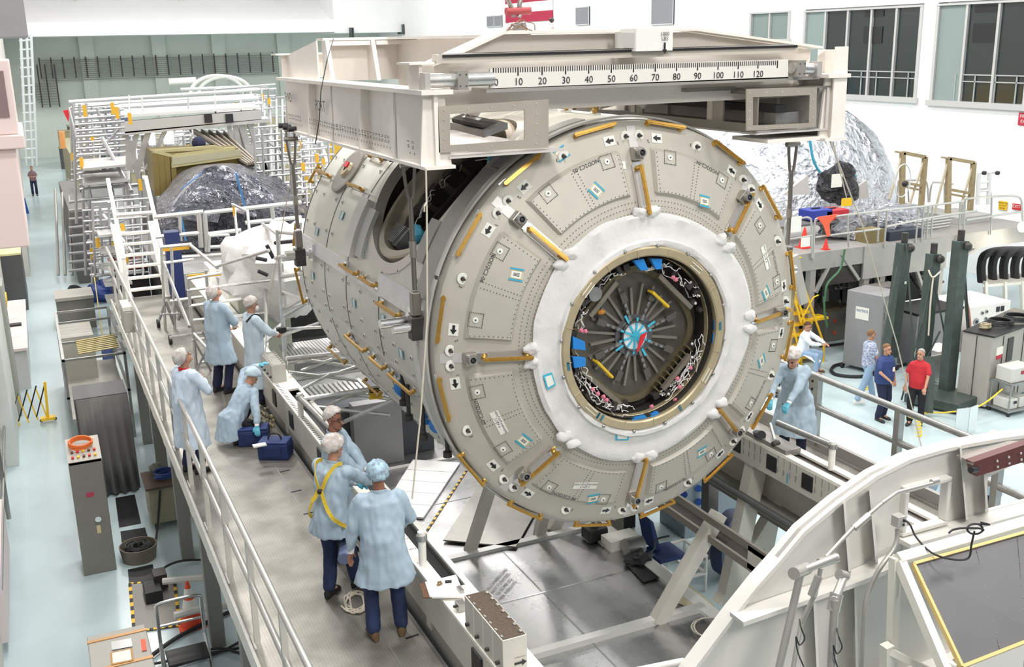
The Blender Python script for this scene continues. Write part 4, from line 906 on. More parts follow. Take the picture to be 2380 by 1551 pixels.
# right posts and braces, left ones behind
def frame_at(y, dk=stand):
    for x0, z0, x1, z1, w_ in ((7.72, zd, 8.12, 3.04, .24), (7.62, zd, 8.7, 2.62, .20), (6.62, zd, 7.55, 2.45, .18), (8.25, 1.3, 8.5, 2.7, .16)):
        sp(MB().bar((x0, y, z0), (x1, y, z1), w_, .10 + w_ * .3, (0, 1, 0)), 'leg_brace', dk)
    for x0, z0, x1, z1 in ((3.5, zd, 3.25, 3.0), (4.6, zd, 3.6, 2.5)): sp(MB().bar((x0, y, z0), (x1, y, z1), .18, .16, (0, 1, 0)), 'leg_brace', dk)
for y in (10.2, 13.2, 16.6, 6.6): frame_at(y)
sp(MB().bar((5.2, 13.1, zd), (5.9, 13.1, 2.95), .16, .12, (0, 1, 0)), 'leg_brace', stand); sp(MB().bar((6.35, 13.1, zd), (6.8, 13.1, 2.9), .16, .12, (0, 1, 0)), 'leg_brace', stand)
m2 = MB(); xb = 7.35
trk = mat('track_grey', (.27, .25, .22), .4, .5)
for dz, m_ in ((0, trk), (.14, trk)): sp(MB().box(xb - .02, xb + .02, 8.9, 12.5, 2.12 + dz * 1.9, 2.22 + dz * 1.9), 'track_rail', m_)
sp(MB().box(xb + .04, xb + .3, 8.9, 12.5, 2.1, 2.14), 'track_tray', dark)
for y in (8.95, 12.0): sp(MB().box(xb - .02, xb + .02, y, y + .35, 2.15, 2.45), 'track_plate', stand)
for z, x, h in ((2.15, 8.5, .28), (2.35, 8.1, .06)): sp(MB().box(x, x + .12, 6, 24, z, z + h), 'side_girder', mat('girder_dark', (.17, .16, .15), .5, .3))
sp(MB().cyl((7.9, 6.5, 2.62), (7.9, 24, 2.62), .05, 10), 'side_pipe', mat('pipe_dark', (.16, .16, .16), .4, .5))
# weight boxes on the beams
def wbox(x0, x1, y0, y1, z1, lab, bolts):
    t = thing('weight_box', lab, 'box', ((x0 + x1) / 2, (y0 + y1) / 2, zB)); build(MB().box(x0, x1, y0, y1, zB, z1), 'case', stand, t, bevel=.004)
    build(MB().box(x0 + .01, x1 - .01, y0 + .01, y1 - .01, z1, z1 + .004), 'lid', bolts, t)
    m2 = MB(); m3 = MB(); n = 7
    for k in range(n):
        y = y0 + .06 + (y1 - y0 - .12) * k / (n - 1); m2.ball((x0 + .02, y, z1 + .006), (.012, .02, .01), 8, 5); m2.ball((x1 - .03, y, z1 + .01), (.02, .02, .015), 8, 5)
    for k in range(4): y = y0 + .08 + (y1 - y0 - .16) * k / 3; m3.cyl((x0, y, zB + .08), (x0 - .03, y, zB + .08), .018, 8)
    each(m2, 'lid_bolt', mat('bolt_grey', (.35, .33, .30), .4, .6), t); each(m3, 'side_bolt', dark, t)
    for k in (1, 2, 3): y = y0 + (y1 - y0) * k / 4; build(MB().box(x0 - .002, x0, y - .003, y + .003, zB + .02, z1), 'joint_line', labelw, t)
    return t
t = wbox(2.97, 3.19, 6.83, 7.64, 3.74, 'off-white box with dark brown bolted lid on the near left stand beam', mat('lid_brown', (.10, .07, .05), .5, var=.4, vscale=40))
m2 = MB(); o_ = V((3.12, 6.825, 3.5)); m2.prism([(-.05, -.01), (.02, -.01), (.02, -.03), (.06, 0), (.02, .03), (.02, .01), (-.05, .01)], o_, X1, Z1, FN, .002); txt(m2, 'STARBOARD', .018, o_ + Z1 * .05, X1, Z1); build(m2, 'direction_arrow', black, t)
wbox(2.97, 3.19, 15.42, 16.2, 3.70, 'grey topped box on the far end of the left stand beam under the scaffold pole', mat('lid_grey', (.40, .39, .35), .5))
# stanchion stubs with clamps
def stub(x, y, h, lab, rp=None):
    t = thing('stanchion', lab, 'post', (x, y, zB)); build(MB().cyl((x, y, zB - .02), (x, y, zB + h), .04, 14), 'post', standw, t, smooth=True); build(MB().cyl((x, y, zB + h * .75), (x, y, zB + h * .9), .055, 14), 'clamp', steel, t, smooth=True)
    if rp: build(MB().cyl((x, y, zB + h * .82), rp, .042, 12), 'rail', steel, t, smooth=True)
p = AZ(983, 1313, zB); stub(p.x, p.y, .36, 'short white post in front of the blue capped man')
p = AZ(700, 968, zB); stub(p.x, p.y, .34, 'white corner post behind the man with glasses', (p.x + .1, p.y - 2.6, zB + .3))
p = AZ(1932, 1088, zB); stub(p.x, p.y, .34, 'white post on the right stand beam carrying a grey rail', (8.05, 9.75, zB + .34))
p = AZ(608, 845, zB); stub(p.x - .05, p.y, .35, 'thin white post beside the kneeling worker\'s raised glove')
# loose sheet, foam boards, striped tape on the deck
q = [AZ(*p, zd + .03) for p in ((1030, 1258), (1199, 1274), (1245, 1192), (1235, 1100), (1140, 1090))]; tag(build(MB().slab(q, (0, 0, .02)), 'steel_sheet', sheetd), 'dull grey loose metal sheet lying on the silver deck', 'sheet')
q = [AZ(*p, zd + .012) for p in ((960, 1072), (1069, 1079), (983, 1208), (880, 1200))]; fb = thing('foam_board', 'bright white jointed boards lying on the deck beside the module', 'board', sum(q, V()) / 4)
for k in range(5):
    a, b = k / 5, (k + .97) / 5; build(MB().slab([q[0].lerp(q[3], a), q[1].lerp(q[2], a), q[1].lerp(q[2], b), q[0].lerp(q[3], b)], (0, 0, .03)), 'board_panel', mat('foam_white', (.90, .90, .90), .5), fb)
a, b = AZ(1092, 1083, zd), AZ(984, 1248, zd); m2 = MB(); m3 = MB(); dd = (b - a); nn = 34
for k in range(nn):
    p = a + dd * (k / nn); q2 = a + dd * ((k + .98) / nn); (m2 if k % 2 else m3).bar(p + Z1 * .01, q2 + Z1 * .01, .035, .01, Z1)
tp = thing('hazard_tape', 'yellow and black striped tape line along the silver deck', 'tape', a); each(m2, 'black_stripe', black, tp); each(m3, 'yellow_stripe', yellow, tp)
# ---------------------------------------------------------------- walkways
wk = thing('walkway', 'left raised metal walkway with diamond tread where the workers stand', 'walkway', (2.15, 15, 0))
build(MB().box(1.36, 2.9, 6.0, 25.4, zW - .04, zW), 'tread', tread, wk); build(MB().box(1.33, 1.36, 6.0, 25.4, zW - .22, zW + .02), 'edge_channel', standw, wk); build(MB().box(2.9, 2.94, 6.0, 25.4, zW - .25, zW), 'inner_edge', mat('edge_dark', (.10, .095, .09), .5), wk)
build(MB().box(2.55, 2.56, 6.0, 16.5, zW, zW + .003), 'tread_seam', mat('seam_grey', (.35, .35, .34), .4, .6), wk)
for px, py in ((688, 1142), (718, 1193), (662, 1095), (958, 1480)):
    p = AZ(px, py, zW + .002); build(MB().obox(p, V((1, .12, 0)).normalized(), V((-.12, 1, 0)).normalized(), Z1, .07, .012, .003), 'slot', black, wk)
for y in (8, 11, 14, 17, 20, 23): build(MB().box(1.5, 1.7, y, y + .2, 0, zW - .1).box(1.4, 2.9, y + .05, y + .17, zW - .3, zW - .05), 'support', mat('support_grey', (.28, .27, .25), .5, .3), wk)
pipes = mat('rail_alu', (.60, .60, .57), .30, .75)
def railing(name, lab, x, ys, z0, tops, y0, y1, br=None, r=.031, pm=None):
    pm = pm or pipes; pw_ = .045 if pm is steel else .028
    t = thing(name, lab, 'railing', (x, (y0 + y1) / 2, z0))
    for z in tops: build(MB().cyl((x, y0, z), (x, y1, z), r, 10), 'rail', pm, t, smooth=True)
    for y in ys:
        build(MB().box(x - pw_, x + pw_, y - pw_, y + pw_, z0 - .35, tops[0]), 'post', pm, t)
        if br: b = build(MB().box(x - .05, x - .03, y - .12, y + .12, z0 - .42, z0 + .02), 'bracket', standw, t); build(MB().ball((x - .055, y, z0 - .2), .02, 6, 4), 'bolt', dark, b)
    return t
railing('guard_railing', 'silver two-rail guard railing along the outer edge of the left walkway', 1.42, [6.42 + 1.42 * k for k in range(14)], zW, (3.9, 3.42), 6.1, 26.2, True)
rw = thing('walkway', 'right raised walkway where the capped worker leans over the beam', 'walkway', (9, 12, 0))
build(MB().box(8.36, 9.7, 6, 24, zW - .04, zW), 'tread', tread, rw); build(MB().box(9.6, 9.66, 6, 24, zW, zW + .14), 'toe_board', mat('toe_grey', (.38, .36, .34), .4, .4), rw); build(MB().box(9.66, 9.7, 6, 24, zW - .3, zW), 'edge_channel', mat('girder_dark', (.17, .16, .15), .5, .3), rw)
for y in (8, 13, 18, 23): build(MB().box(9.4, 9.6, y, y + .2, 0, zW - .1), 'support', mat('girder_dark', (.17, .16, .15), .5, .3), rw)
railing('guard_railing', 'thick grey guard railing of the right walkway in front of the standing men', 9.6, [10.8, 9.28, 7.75, 12.3], zW, (3.82, 3.38), 6.5, 12.6, None, .045, steel)
# platform stairs at the far end of the left walkway
zc = 4.0
st_ = thing('platform_stairs', 'white steps with thick side rails at the far end of the left walkway', 'stairs', AZ(310, 690, zW))
pl0, pl1 = AZ(292, 655, zW), AZ(372, 700, zW)
for k in range(6):
    y = 25.2 + .30 * k; z = zW + .22 * (k + 1); build(MB().box(1.75, 2.55, y, y + .22, z - .04, z), 'step', standw, st_)
for x in (1.70, 2.57): build(MB().bar((x, 25.0, zW + .0), (x, 27.0, zW + 1.5), .06, .16, X1), 'stringer', white, st_); build(MB().bar((x, 25.0, zW + 1.0), (x, 27.1, zW + 2.6), .07, .09, X1), 'side_rail', white, st_); build(MB().box(x - .04, x + .04, 25.0, 25.1, zW, zW + 1.05), 'newel_post', white, st_)
# clipboard, keys, pen on the beam
cb = thing('clipboard', 'brown clipboard with white papers resting on the near left beam', 'clipboard', AZ(1040, 1375, zB)); q = [AZ(*p, zB + .03) for p in ((975, 1360), (1060, 1340), (1081, 1390), (985, 1392))]
build(MB().slab([q[0], q[0].lerp(q[1], .2), q[3].lerp(q[2], .2), q[3]], (0, 0, .012)), 'board_edge', brown, cb); build(MB().slab([q[0].lerp(q[1], .15), q[1], q[2], q[3].lerp(q[2], .15)], (0, 0, .018)), 'paper', cardb, cb); build(MB().obox(AZ(1070, 1372, zB + .06), X1, Y1, Z1, .02, .05, .02), 'clip', steel, cb)
m2 = MB(); p = AZ(1024, 1356, zB + .06); [m2.ball(p + V((random.uniform(-.04, .04), random.uniform(-.03, .03), 0)), .012, 6, 4) for _ in range(6)]; m2.lathe([(.02, 0), (.016, 0)], p, Z1, 10); tag(build(m2, 'key_bunch', mat('key_brass', (.35, .25, .15), .35, .8)), 'small bunch of keys lying on the white papers', 'keys')
p = AZ(1041, 1351, zB + .06); tag(build(MB().cyl(p - X1 * .03, p + V((.03, -.02, 0)), .014, 8), 'penlight', black), 'short black penlight beside the keys on the papers', 'penlight')
p = AZ(1071, 1418, zB); t = thing('pipe_clamp', 'square grey pipe clamp on the beam beside the brown topped box', 'clamp', p); build(MB().obox(p + Z1 * .04, X1, Y1, Z1, .04, .05, .04), 'body', steel, t, bevel=.005); build(MB().cyl(p + V((-.07, 0, .05)), p + V((.07, 0, .05)), .014, 8), 'bolt', dark, t)
# ================================================================ PEOPLE
def solid(mb, vox, smooth_it=4, fold=0, seed=0, ribs=0):    # fuse overlapping shapes into one continuous skin
    me = bpy.data.meshes.new('s'); me.from_pydata(mb.v, [], mb.f); bm = bmesh.new(); bm.from_mesh(me); bmesh.ops.recalc_face_normals(bm, faces=bm.faces); bm.to_mesh(me); bm.free()
    ob = bpy.data.objects.new('s', me); COL.objects.link(ob)
    r = ob.modifiers.new('r', 'REMESH'); r.mode = 'VOXEL'; r.voxel_size = vox; r.use_smooth_shade = True
    sm = ob.modifiers.new('sm', 'SMOOTH'); sm.iterations = smooth_it; sm.factor = .5
    bpy.context.view_layer.update(); dg = bpy.context.evaluated_depsgraph_get(); e = ob.evaluated_get(dg); m = e.to_mesh()
    out = MB(); n = len(m.vertices)
    if fold:
        for v in m.vertices:
            p = v.co; q = V((p.x * 9, p.y * 9, p.z * 2.2)) + V((seed, 0, 0)); f = noise.noise(q) + .5 * noise.noise(V((p.x * 20, p.y * 20, p.z * 9)) + V((seed, 3, 0)))
            out.v.append(tuple(p + v.normal * (fold * f)))
    else: out.v = [tuple(v.co) for v in m.vertices]
    out.f = [tuple(p.vertices) for p in m.polygons]; out.m = [0] * len(out.f)
    e.to_mesh_clear(); bpy.data.objects.remove(ob); bpy.data.meshes.remove(me); return out
def ik(a, c, l1, l2, pole):
    a = V(a); c = V(c); d = c - a; L = d.length
    if L > (l1 + l2) * .999: c = a + d * ((l1 + l2) * .999 / L); d = c - a; L = d.length
    x = (l1 * l1 - l2 * l2 + L * L) / (2 * L); h = math.sqrt(max(0, l1 * l1 - x * x)); dn = d / L; pl = V(pole) - dn * V(pole).dot(dn)
    pl = pl.normalized() if pl.length > 1e-4 else V((0, 0, 1)); return a + dn * x + pl * h, c
def person(label, loc, face, H=1.76, hands=None, poles=None, hip=None, lean=0, side=0, feet=None, hpitch=0, hyaw=0, coat=lbluec, hem=.62, coatlen=None, pants=denim, cap=netw, capr=1.0, hair=None, gloves=(0, 0), sk=skin, shirt=None, short=False, build_w=1.0, glasses=False, mask=False, shoes=black, kneepole=None, cuffs=True, seed=0, detail=1):
    """loc: ground point; face: heading in degrees (0 = looking along +y, away from the camera; 90 = +x)."""
    s = H / 1.76; th = math.radians(-face); RM = Matrix.Rotation(th, 3, 'Z'); loc = V(loc)
    def W(p): return loc + RM @ (V(p) * s)
    bw = build_w
    t = thing('person', label, 'person', loc)
    hp_ = V(hip) if hip else V((0, 0, .93)); up = V((side, math.sin(math.radians(lean)), math.cos(math.radians(lean)))).normalized(); fw = V((0, 1, 0)); fw = (fw - up * fw.dot(up)).normalized(); rt = V((1, 0, 0))
    sh = [hp_ + up * .50 - rt * .185 * bw, hp_ + up * .50 + rt * .185 * bw]; neck = hp_ + up * .555; 
    hd = neck + (up * .6 + V((0, 0, .4))).normalized() * .14 + fw * .02
    HR = Matrix.Rotation(math.radians(-hyaw), 3, 'Z') @ Matrix.Rotation(math.radians(hpitch), 3, 'X')
    if lean > 40: HR = Matrix.Rotation(math.radians(-hyaw), 3, 'Z') @ Matrix.Rotation(math.radians(hpitch), 3, 'X')
    def hq(p): return hd + HR @ V(p)
    hands = hands or [None, None]; hd0 = [V((-.25, .06, .80)), V((.25, .06, .80))]; poles = poles or [None, None]
    feet = feet or [(-.11, -.02, .0), (.11, .02, .0)]
    J = []
    for i in (0, 1):
        sg = -1 if i == 0 else 1; tgt = V(hands[i]) if hands[i] else hp_ + (hd0[i] - V((0, 0, .93))); pl = poles[i] or (sg * .5, -.8, -.5)
        el, wr = ik(sh[i], tgt, .29, .25, pl); J.append((sh[i], el, wr))
    LG = []
    for i in (0, 1):
        sg = -1 if i == 0 else 1; h0 = hp_ + rt * (sg * .09); an = V(feet[i]) + V((0, -.02, .09)); kp = (kneepole[i] if kneepole else (sg * .15, 1, .1)); kn, an = ik(h0, an, .44, .42, kp); LG.append((h0, kn, an))
    vx = .011 * detail
    # ---- body: one continuous surface
    b = MB()
    R3 = [(hp_ - up * .04, .15, .11), (hp_ + up * .10, .13, .095), (hp_ + up * .30, .15, .105), (hp_ + up * .45, .15, .09), (hp_ + up * .53, .08, .06)]
    b.loft([(c, rt, fw, a * bw, d * bw) for c, a, d in R3], 16)
    b.cap2(neck - up * .03, hd - (HR @ V((0, .01, .05))), .058, .052)
    b.ball(hq((0, -.012, .035)), (.073, .093, .085), 16, 12, rot=HR); b.ball(hq((0, .035, -.045)), (.055, .055, .062), 14, 10, rot=HR); b.cap2(hq((0, .085, .015)), hq((0, .112, -.02)), .010, .015, 8)
    b.ball(hq((0, .083, -.085)), (.025, .02, .018), 8, 6); 
    for e in (-1, 1): b.ball(hq((e * .076, -.005, .0)), (.012, .022, .034), 8, 6, rot=HR)
    for i in (0, 1):
        a, e, w = J[i]; b.cap2(a + rt * (.06 if i == 0 else -.06) - up * .055, e, .038, .034); b.cap2(e, w, .034, .026)
        h0, k, an = LG[i]; b.cap2(h0, k, .08, .055); b.cap2(k, an, .055, .040); fd = V(feet[i]); b.cap2(an, an + V((0, .12, -.055)), .04, .03)
    def hand(mb, i, gr=0.0):
        a, e, w = J[i]; d = (w - e).normalized(); sg = -1 if i == 0 else 1; sd = d.cross(V((0, 0, 1))); sd = sd.normalized() if sd.length > .1 else rt; pn = sd.cross(d).normalized() * -1
        if hands[i] is None: sd = V((0, 1, 0)); pn = V((-sg, 0, 0)); sd = (sd - d * sd.dot(d)).normalized()
        pc = w + d * .05; mb.loft([(w + d * .0, sd, pn, .026 + gr, .018 + gr), (w + d * .045, sd, pn, .038 + gr, .016 + gr), (w + d * .09, sd, pn, .040 + gr, .014 + gr)], 10)
        for f in range(4):
            o_ = w + d * .085 + sd * ((f - 1.5) * .020); l = (.034, .04, .037, .028)[f]; d2 = (d + pn * .35 * 1 + sd * (f - 1.5) * .06).normalized(); d3 = (d + pn * 1.0).normalized(); k1 = o_ + d2 * l; mb.cap2(o_, k1, .0095 + gr, .009 + gr, 7); mb.cap2(k1, k1 + d3 * l * .8, .009 + gr, .0078 + gr, 7)
        o_ = w + d * .025 + sd * .026; k1 = o_ + (d * .7 + sd * .8 + pn * .3).normalized() * .04; mb.cap2(o_, k1, .012 + gr, .010 + gr, 7); mb.cap2(k1, k1 + (d + pn * .4).normalized() * .032, .010 + gr, .009 + gr, 7)
    for i in (0, 1): hand(b, i)
    bb_ = solid(b, .0085 * detail, 2); bb_.v = [tuple(W(p)) for p in bb_.v]; build(bb_, 'body', sk, t, smooth=True, recalc=False)
    def dress(mb, nm, m, vox, fold, it=3, par=t):
        q = solid(mb, vox, it, fold, seed); q.v = [tuple(W(p)) for p in q.v]; return build(q, nm, m, par, smooth=True, recalc=False)
    # ---- trousers
    tr = MB()
    tr.loft([(hp_ - up * .10, rt, fw, .15 * bw, .12 * bw), (hp_ + up * .0, rt, fw, .165 * bw, .13 * bw), (hp_ + up * .12, rt, fw, .155 * bw, .12 * bw)], 16)
    for h0, k, an in LG: tr.cap2(h0, k, .098 * bw, .078); tr.cap2(k, an + (k - an).normalized() * .03, .078, .072)
    dress(tr, 'trousers', pants, .016, .010)
    for i in (0, 1):
        an = LG[i][2]; fo = V(feet[i]); yawf = V((.12 if i else -.12, 1, 0)).normalized(); sd = V((yawf.y, -yawf.x, 0)); m2 = MB(); rg = []
        hz = an - V((0, -.02, .09))
        for k_, (yy, ww, hh) in enumerate(((-.09, .02, .03), (-.075, .036, .05), (.0, .042, .055), (.08, .048, .036), (.15, .045, .028), (.18, .02, .015))): rg.append((hz + yawf * yy + V((0, 0, hh)), sd, Z1, ww, hh))
        m2.loft(rg, 14); m2.v = [tuple(W(p)) for p in m2.v]; build(m2, 'shoe', shoes, t, smooth=True)
    # ---- coat or shirt
    ct = MB(); hz = hem; sc_ = 1.13 if not short else 1.06
    top = [(hp_ + up * .555, .075, .065), (hp_ + up * .52, .135, .095), (hp_ + up * .46, .19, .125), (hp_ + up * .30, .19, .135), (hp_ + up * .12, .18, .14 if bw < 1.08 else .17)]
    if not short:
        if coatlen is None:
            bot = V((hp_.x, hp_.y + .01 + lean * .001, hz)); c2 = hp_ - up * .05
            lf = bw * (1 + max(0, lean - 14) / 90); rg = [(c, rt, fw, a * bw, d * bw) for c, a, d in top] + [(c2, rt, fw, .20 * lf, .155 * lf), (bot.lerp(c2, .45), rt, Y1, .235 * lf, .18 * lf), (bot, rt, Y1, .265 * lf, .20 * lf)]
            ct.loft(rg[::-1], 24)
        else:
            ct.loft([(c, rt, fw, a * bw, d * bw) for c, a, d in top][::-1], 20)
            ends = coatlen; c2 = hp_ + up * .16
            ct.loft([(V(ends[0]), rt, V(ends[1]), ends[2], ends[3]), (hp_ + V((0, -.02, -.0)), rt, fw, .22, .19), (c2, rt, fw, .19, .14)], 24)
    for i in (0, 1):
        a, e, w = J[i]; inn = -1 if i else 1
        ct.cap2(a + rt * (inn * .03) - up * .01, e, .078 * (1 if not short else 1), .064)
        if not short: ct.cap2(e, w - (w - e).normalized() * .055, .064, .05)
        else: pass
    if short:
        ct = MB(); ct.loft([(c, rt, fw, a * bw, d * bw) for c, a, d in (top + [(hp_ - up * .05, .175, .145)])][::-1], 20)
        for i in (0, 1):
            a, e, w = J[i]; inn = -1 if i else 1; ct.cap2(a + rt * (inn * .055) - up * .045, a.lerp(e, .72) , .066, .060)
    cobj = dress(ct, 'shirt' if short else 'smock', coat, .014 * detail, .012 if short else .024, 2)
    co = MB(); co.lathe([(.070, -.02), (.076, .015), (.068, .02), (.064, -.02)], hp_ + up * .555, up + fw * .15, 18); co.v = [tuple(W(p)) for p in co.v]; build(co, 'collar', shirt or coat, t, smooth=True)
    for i in (0, 1):
        a, e, w = J[i]; d = (w - e).normalized()
        if cuffs and not short: m2 = MB(); m2.cyl(w - d * .07, w + d * .012, .037, 12, .034); m2.v = [tuple(W(p)) for p in m2.v]; build(m2, 'cuff', mat('knit_cuff', (.78, .74, .72), .8), t, smooth=True)
        if gloves[i]:
            g_ = MB(); hand(g_, i, .0035); g_.cap2(w - d * .03, w + d * .02, .034, .030); dress(g_, 'glove', glovem, .008, 0, 1)
    # ---- head: cap or hair, eyes, mouth
    def shellcap(r, off, cut, m, nm, lump, nu=28, nv=20):
        m2 = MB(); vs = []; keep = {}
        for i in range(nv + 1):
            for j in range(nu):
                a_ = PI * i / nv; p_ = 2 * PI * j / nu; q = V((math.sin(a_) * math.cos(p_), math.sin(a_) * math.sin(p_), math.cos(a_)))
                l = 1 + lump * noise.noise(q * 3.5 + V((seed, 0, 0))) + lump * .5 * noise.noise(q * 9 + V((seed, 5, 0))); vs.append((q, V((q.x * r[0], q.y * r[1], q.z * r[2])) * l + V(off)))
        fs = []
        for i in range(nv):
            for j in range(nu):
                ids = (i * nu + j, (i + 1) * nu + j, (i + 1) * nu + (j + 1) % nu, i * nu + (j + 1) % nu); c = sum((vs[k][0] for k in ids), V()) / 4
                if c.dot(V((0, -.62, .78))) > cut and c.z > -.72: fs.append(ids)
        m2.add([tuple(W(hq(p))) for _, p in vs], fs); o_ = build(m2, nm, m, t, smooth=True, recalc=False); sd_ = o_.modifiers.new('thick', 'SOLIDIFY'); sd_.thickness = .006; return o_
    if cap: shellcap((.101 * capr, .120 * capr, .115 * capr), (0, -.015, .042), -.02, cap, 'hair_cover', .10)
    elif hair: shellcap((.080, .101, .096), (0, -.014, .038), .12, hair, 'hair', .05)
    for e in (-1, 1):
        m2 = MB(); m2.ball(hq((e * .029, .078, .018)), (.012, .008, .007), 8, 6); m2.v = [tuple(W(p)) for p in m2.v]; build(m2, 'eye', mat('eye_dark', (.03, .02, .015), .3), t)
        m2 = MB(); m2.cap2(hq((e * .016, .086, .036)), hq((e * .042, .076, .036)), .004, .0035, 6); m2.v = [tuple(W(p)) for p in m2.v]; build(m2, 'eyebrow', mat('brow_brown', (.07, .04, .03), .8), t)
    m2 = MB(); m2.cap2(hq((-.02, .084, -.055)), hq((.02, .084, -.055)), .006, .006, 6); m2.v = [tuple(W(p)) for p in m2.v]; build(m2, 'mouth', mat('lip', (.32, .10, .09), .5), t)
    if glasses:
        m2 = MB()
        for e in (-1, 1): m2.tube([hq((e * .031 + .024 * math.cos(q), .094, .016 + .018 * math.sin(q))) for q in [k * PI / 6 for k in range(12)]], .0028, 5, True); m2.tube([hq((e * .055, .09, .02)), hq((e * .08, .0, .015))], .0028, 5)
        m2.v = [tuple(W(p)) for p in m2.v]; build(m2, 'glasses', black, t)
    if mask:
        m2 = MB(); m2.ball(hq((0, .072, -.045)), (.058, .052, .05), 14, 10, rot=HR); m2.v = [tuple(W(p)) for p in m2.v]; build(m2, 'face_mask', cloth, t, smooth=True)
    return t, W, J, hq
def local(loc, face, H, wp):     # world point in a person's own frame
    s = H / 1.76; return tuple((Matrix.Rotation(math.radians(face), 3, 'Z') @ (V(wp) - V(loc))) / s)
zw = 2.8
# man in jeans, back to the camera
L0 = AZ(903, 1478, zw); L0 = V((L0.x, L0.y, zw))
person('person seen from behind in pale blue smock, jeans and blue hair cover at the stand', L0, 8, 1.80, hands=[(-.30, .10, .86), (.20, .26, .98)], poles=[(-1, -.4, 0), (1, -.8, -.1)], hem=.60, cap=netb, capr=1.08, shoes=mat('shoe_brown', (.12, .07, .03), .7), build_w=1.12, feet=[(-.14, 0, 0), (.13, .02, 0)], sk=skind, seed=1, hpitch=-14, lean=6)
# man with the yellow harness
L1 = AZ(778, 1392, zw); L1 = V((L1.x + .04, L1.y + .06, zw)); hw = AY(868, 1124, L1.y + .25)
t, W, J, hq = person('person in pale blue smock wearing a yellow safety harness, holding out a gloved hand', L1, 52, 1.76, hands=[(.02, .42, 1.12), local(L1, 52, 1.76, hw)], poles=[(-1, 0, -.6), (.6, -.2, -1)], hem=.74, cap=netw, capr=1.1, pants=denim, gloves=(1, 1), feet=[(-.05, -.04, 0), (.10, .25, 0)], lean=10, seed=2, hpitch=-12, hyaw=10, build_w=1.05)
hy = mat('harness_yellow', (.72, .50, .04), .6)
def strap(pts, w=.038, par=None, m=hy, nm='harness_strap'):
    P = smoothpts([W(p) for p in pts], 4); m2 = MB(); vs = []; c = W((0, 0, 1.2))
    for i, p in enumerate(P):
        d = (P[min(i + 1, len(P) - 1)] - P[max(i - 1, 0)]).normalized(); o_ = (p - V((c.x, c.y, p.z))).normalized(); sd = d.cross(o_).normalized()
        for a_, b_ in ((-1, 0), (1, 0), (1, 1), (-1, 1)): vs.append(p + sd * (a_ * w / 2) + o_ * (b_ * .006))
    n = len(P); fs = [(4 * i + k, 4 * i + (k + 1) % 4, 4 * i + 4 + (k + 1) % 4, 4 * i + 4 + k) for i in range(n - 1) for k in range(4)]
    m2.add(vs, fs); return build(m2, nm, m, par or t)
for e in (-1, 1): strap([(e * .12, .08, 1.49), (e * .115, -.03, 1.50), (e * .07, -.115, 1.40), (e * .02, -.135, 1.27)])
strap([(-.02, -.15, 1.26), (-.10, -.15, 1.12), (-.18, -.13, .98), (-.22, -.02, .86)]); strap([(.02, -.15, 1.26), (.08, -.165, 1.10), (.16, -.16, .98), (.225, -.05, .86)]); strap([(-.03, -.15, 1.24), (-.05, -.16, 1.19), (-.10, -.17, 1.13)], .05)
m2 = MB(); m2.ball(W((0, -.15, 1.25)), .03, 8, 6); build(m2, 'harness_buckle', black, t); m2 = MB(); m2.lathe([(.04, 0), (.032, .0), (.04, .006)], W((.20, -.06, .86)), W((1, 0, 0)) - W((0, 0, 0)), 14); build(m2, 'harness_ring', chrome, t)
# man with glasses behind them
L2 = AZ(778, 1262, zw); L2 = V((L2.x, L2.y, zw)); h_ = AZ(775, 952, zw + 1.76); L2 = V((h_.x - .02, h_.y, zw))
person('person with glasses and white hair cover facing right behind the harnessed worker', L2, 122, 1.78, hands=[(.02, .38, 1.02), (.06, .36, .98)], poles=[(-1, -.2, -.7), (1, -.2, -.7)], hem=.5, cap=netw, sk=skind, glasses=True, hyaw=22, seed=3, pants=blackc, hpitch=-4)
# kneeling worker reaching up
L3 = AZ(538, 1028, zw); L3 = V((L3.x + .06, L3.y, zw)); up_ = AY(601, 850, L3.y + .42); dn_ = AZ(598, 998, zw + .30)
person('person crouching in pale blue hooded smock reaching one gloved hand up to the beam', L3, 68, 1.74, hip=(0, -.02, .34), lean=36, hands=[local(L3, 68, 1.74, up_), local(L3, 68, 1.74, dn_)], poles=[(-1, 0, .2), (1, -.2, -.5)], feet=[(-.14, .12, 0), (.14, -.02, 0)], coatlen=((0, -.08, .12), (0, 1, .2), .27, .22), gloves=(1, 1), cap=mat('hood_blue_grey', (.50, .62, .70), .75), capr=1.1, pants=blackc, hpitch=-48, seed=4, kneepole=((-.3, 1, .5), (.3, 1, .5)))
# standing man at the rail looking up
L4 = AZ(462, 1095, zw); L4 = V((L4.x - .05, L4.y, zw)); p1 = AY(455, 870, L4.y - .05)
person('person standing by the left railing looking up, red collar under an open pale smock', L4, 62, 1.76, hands=[(-.02, .26, 1.16), (.08, .20, 1.30)], poles=[(-1, 0, -.6), (1, 0, -.8)], hem=.40, cap=netw, capr=1.05, hpitch=28, hyaw=5, shirt=red, coat=mat('smock_pale', (.60, .70, .82), .75), pants=navy, seed=5, build_w=1.1)
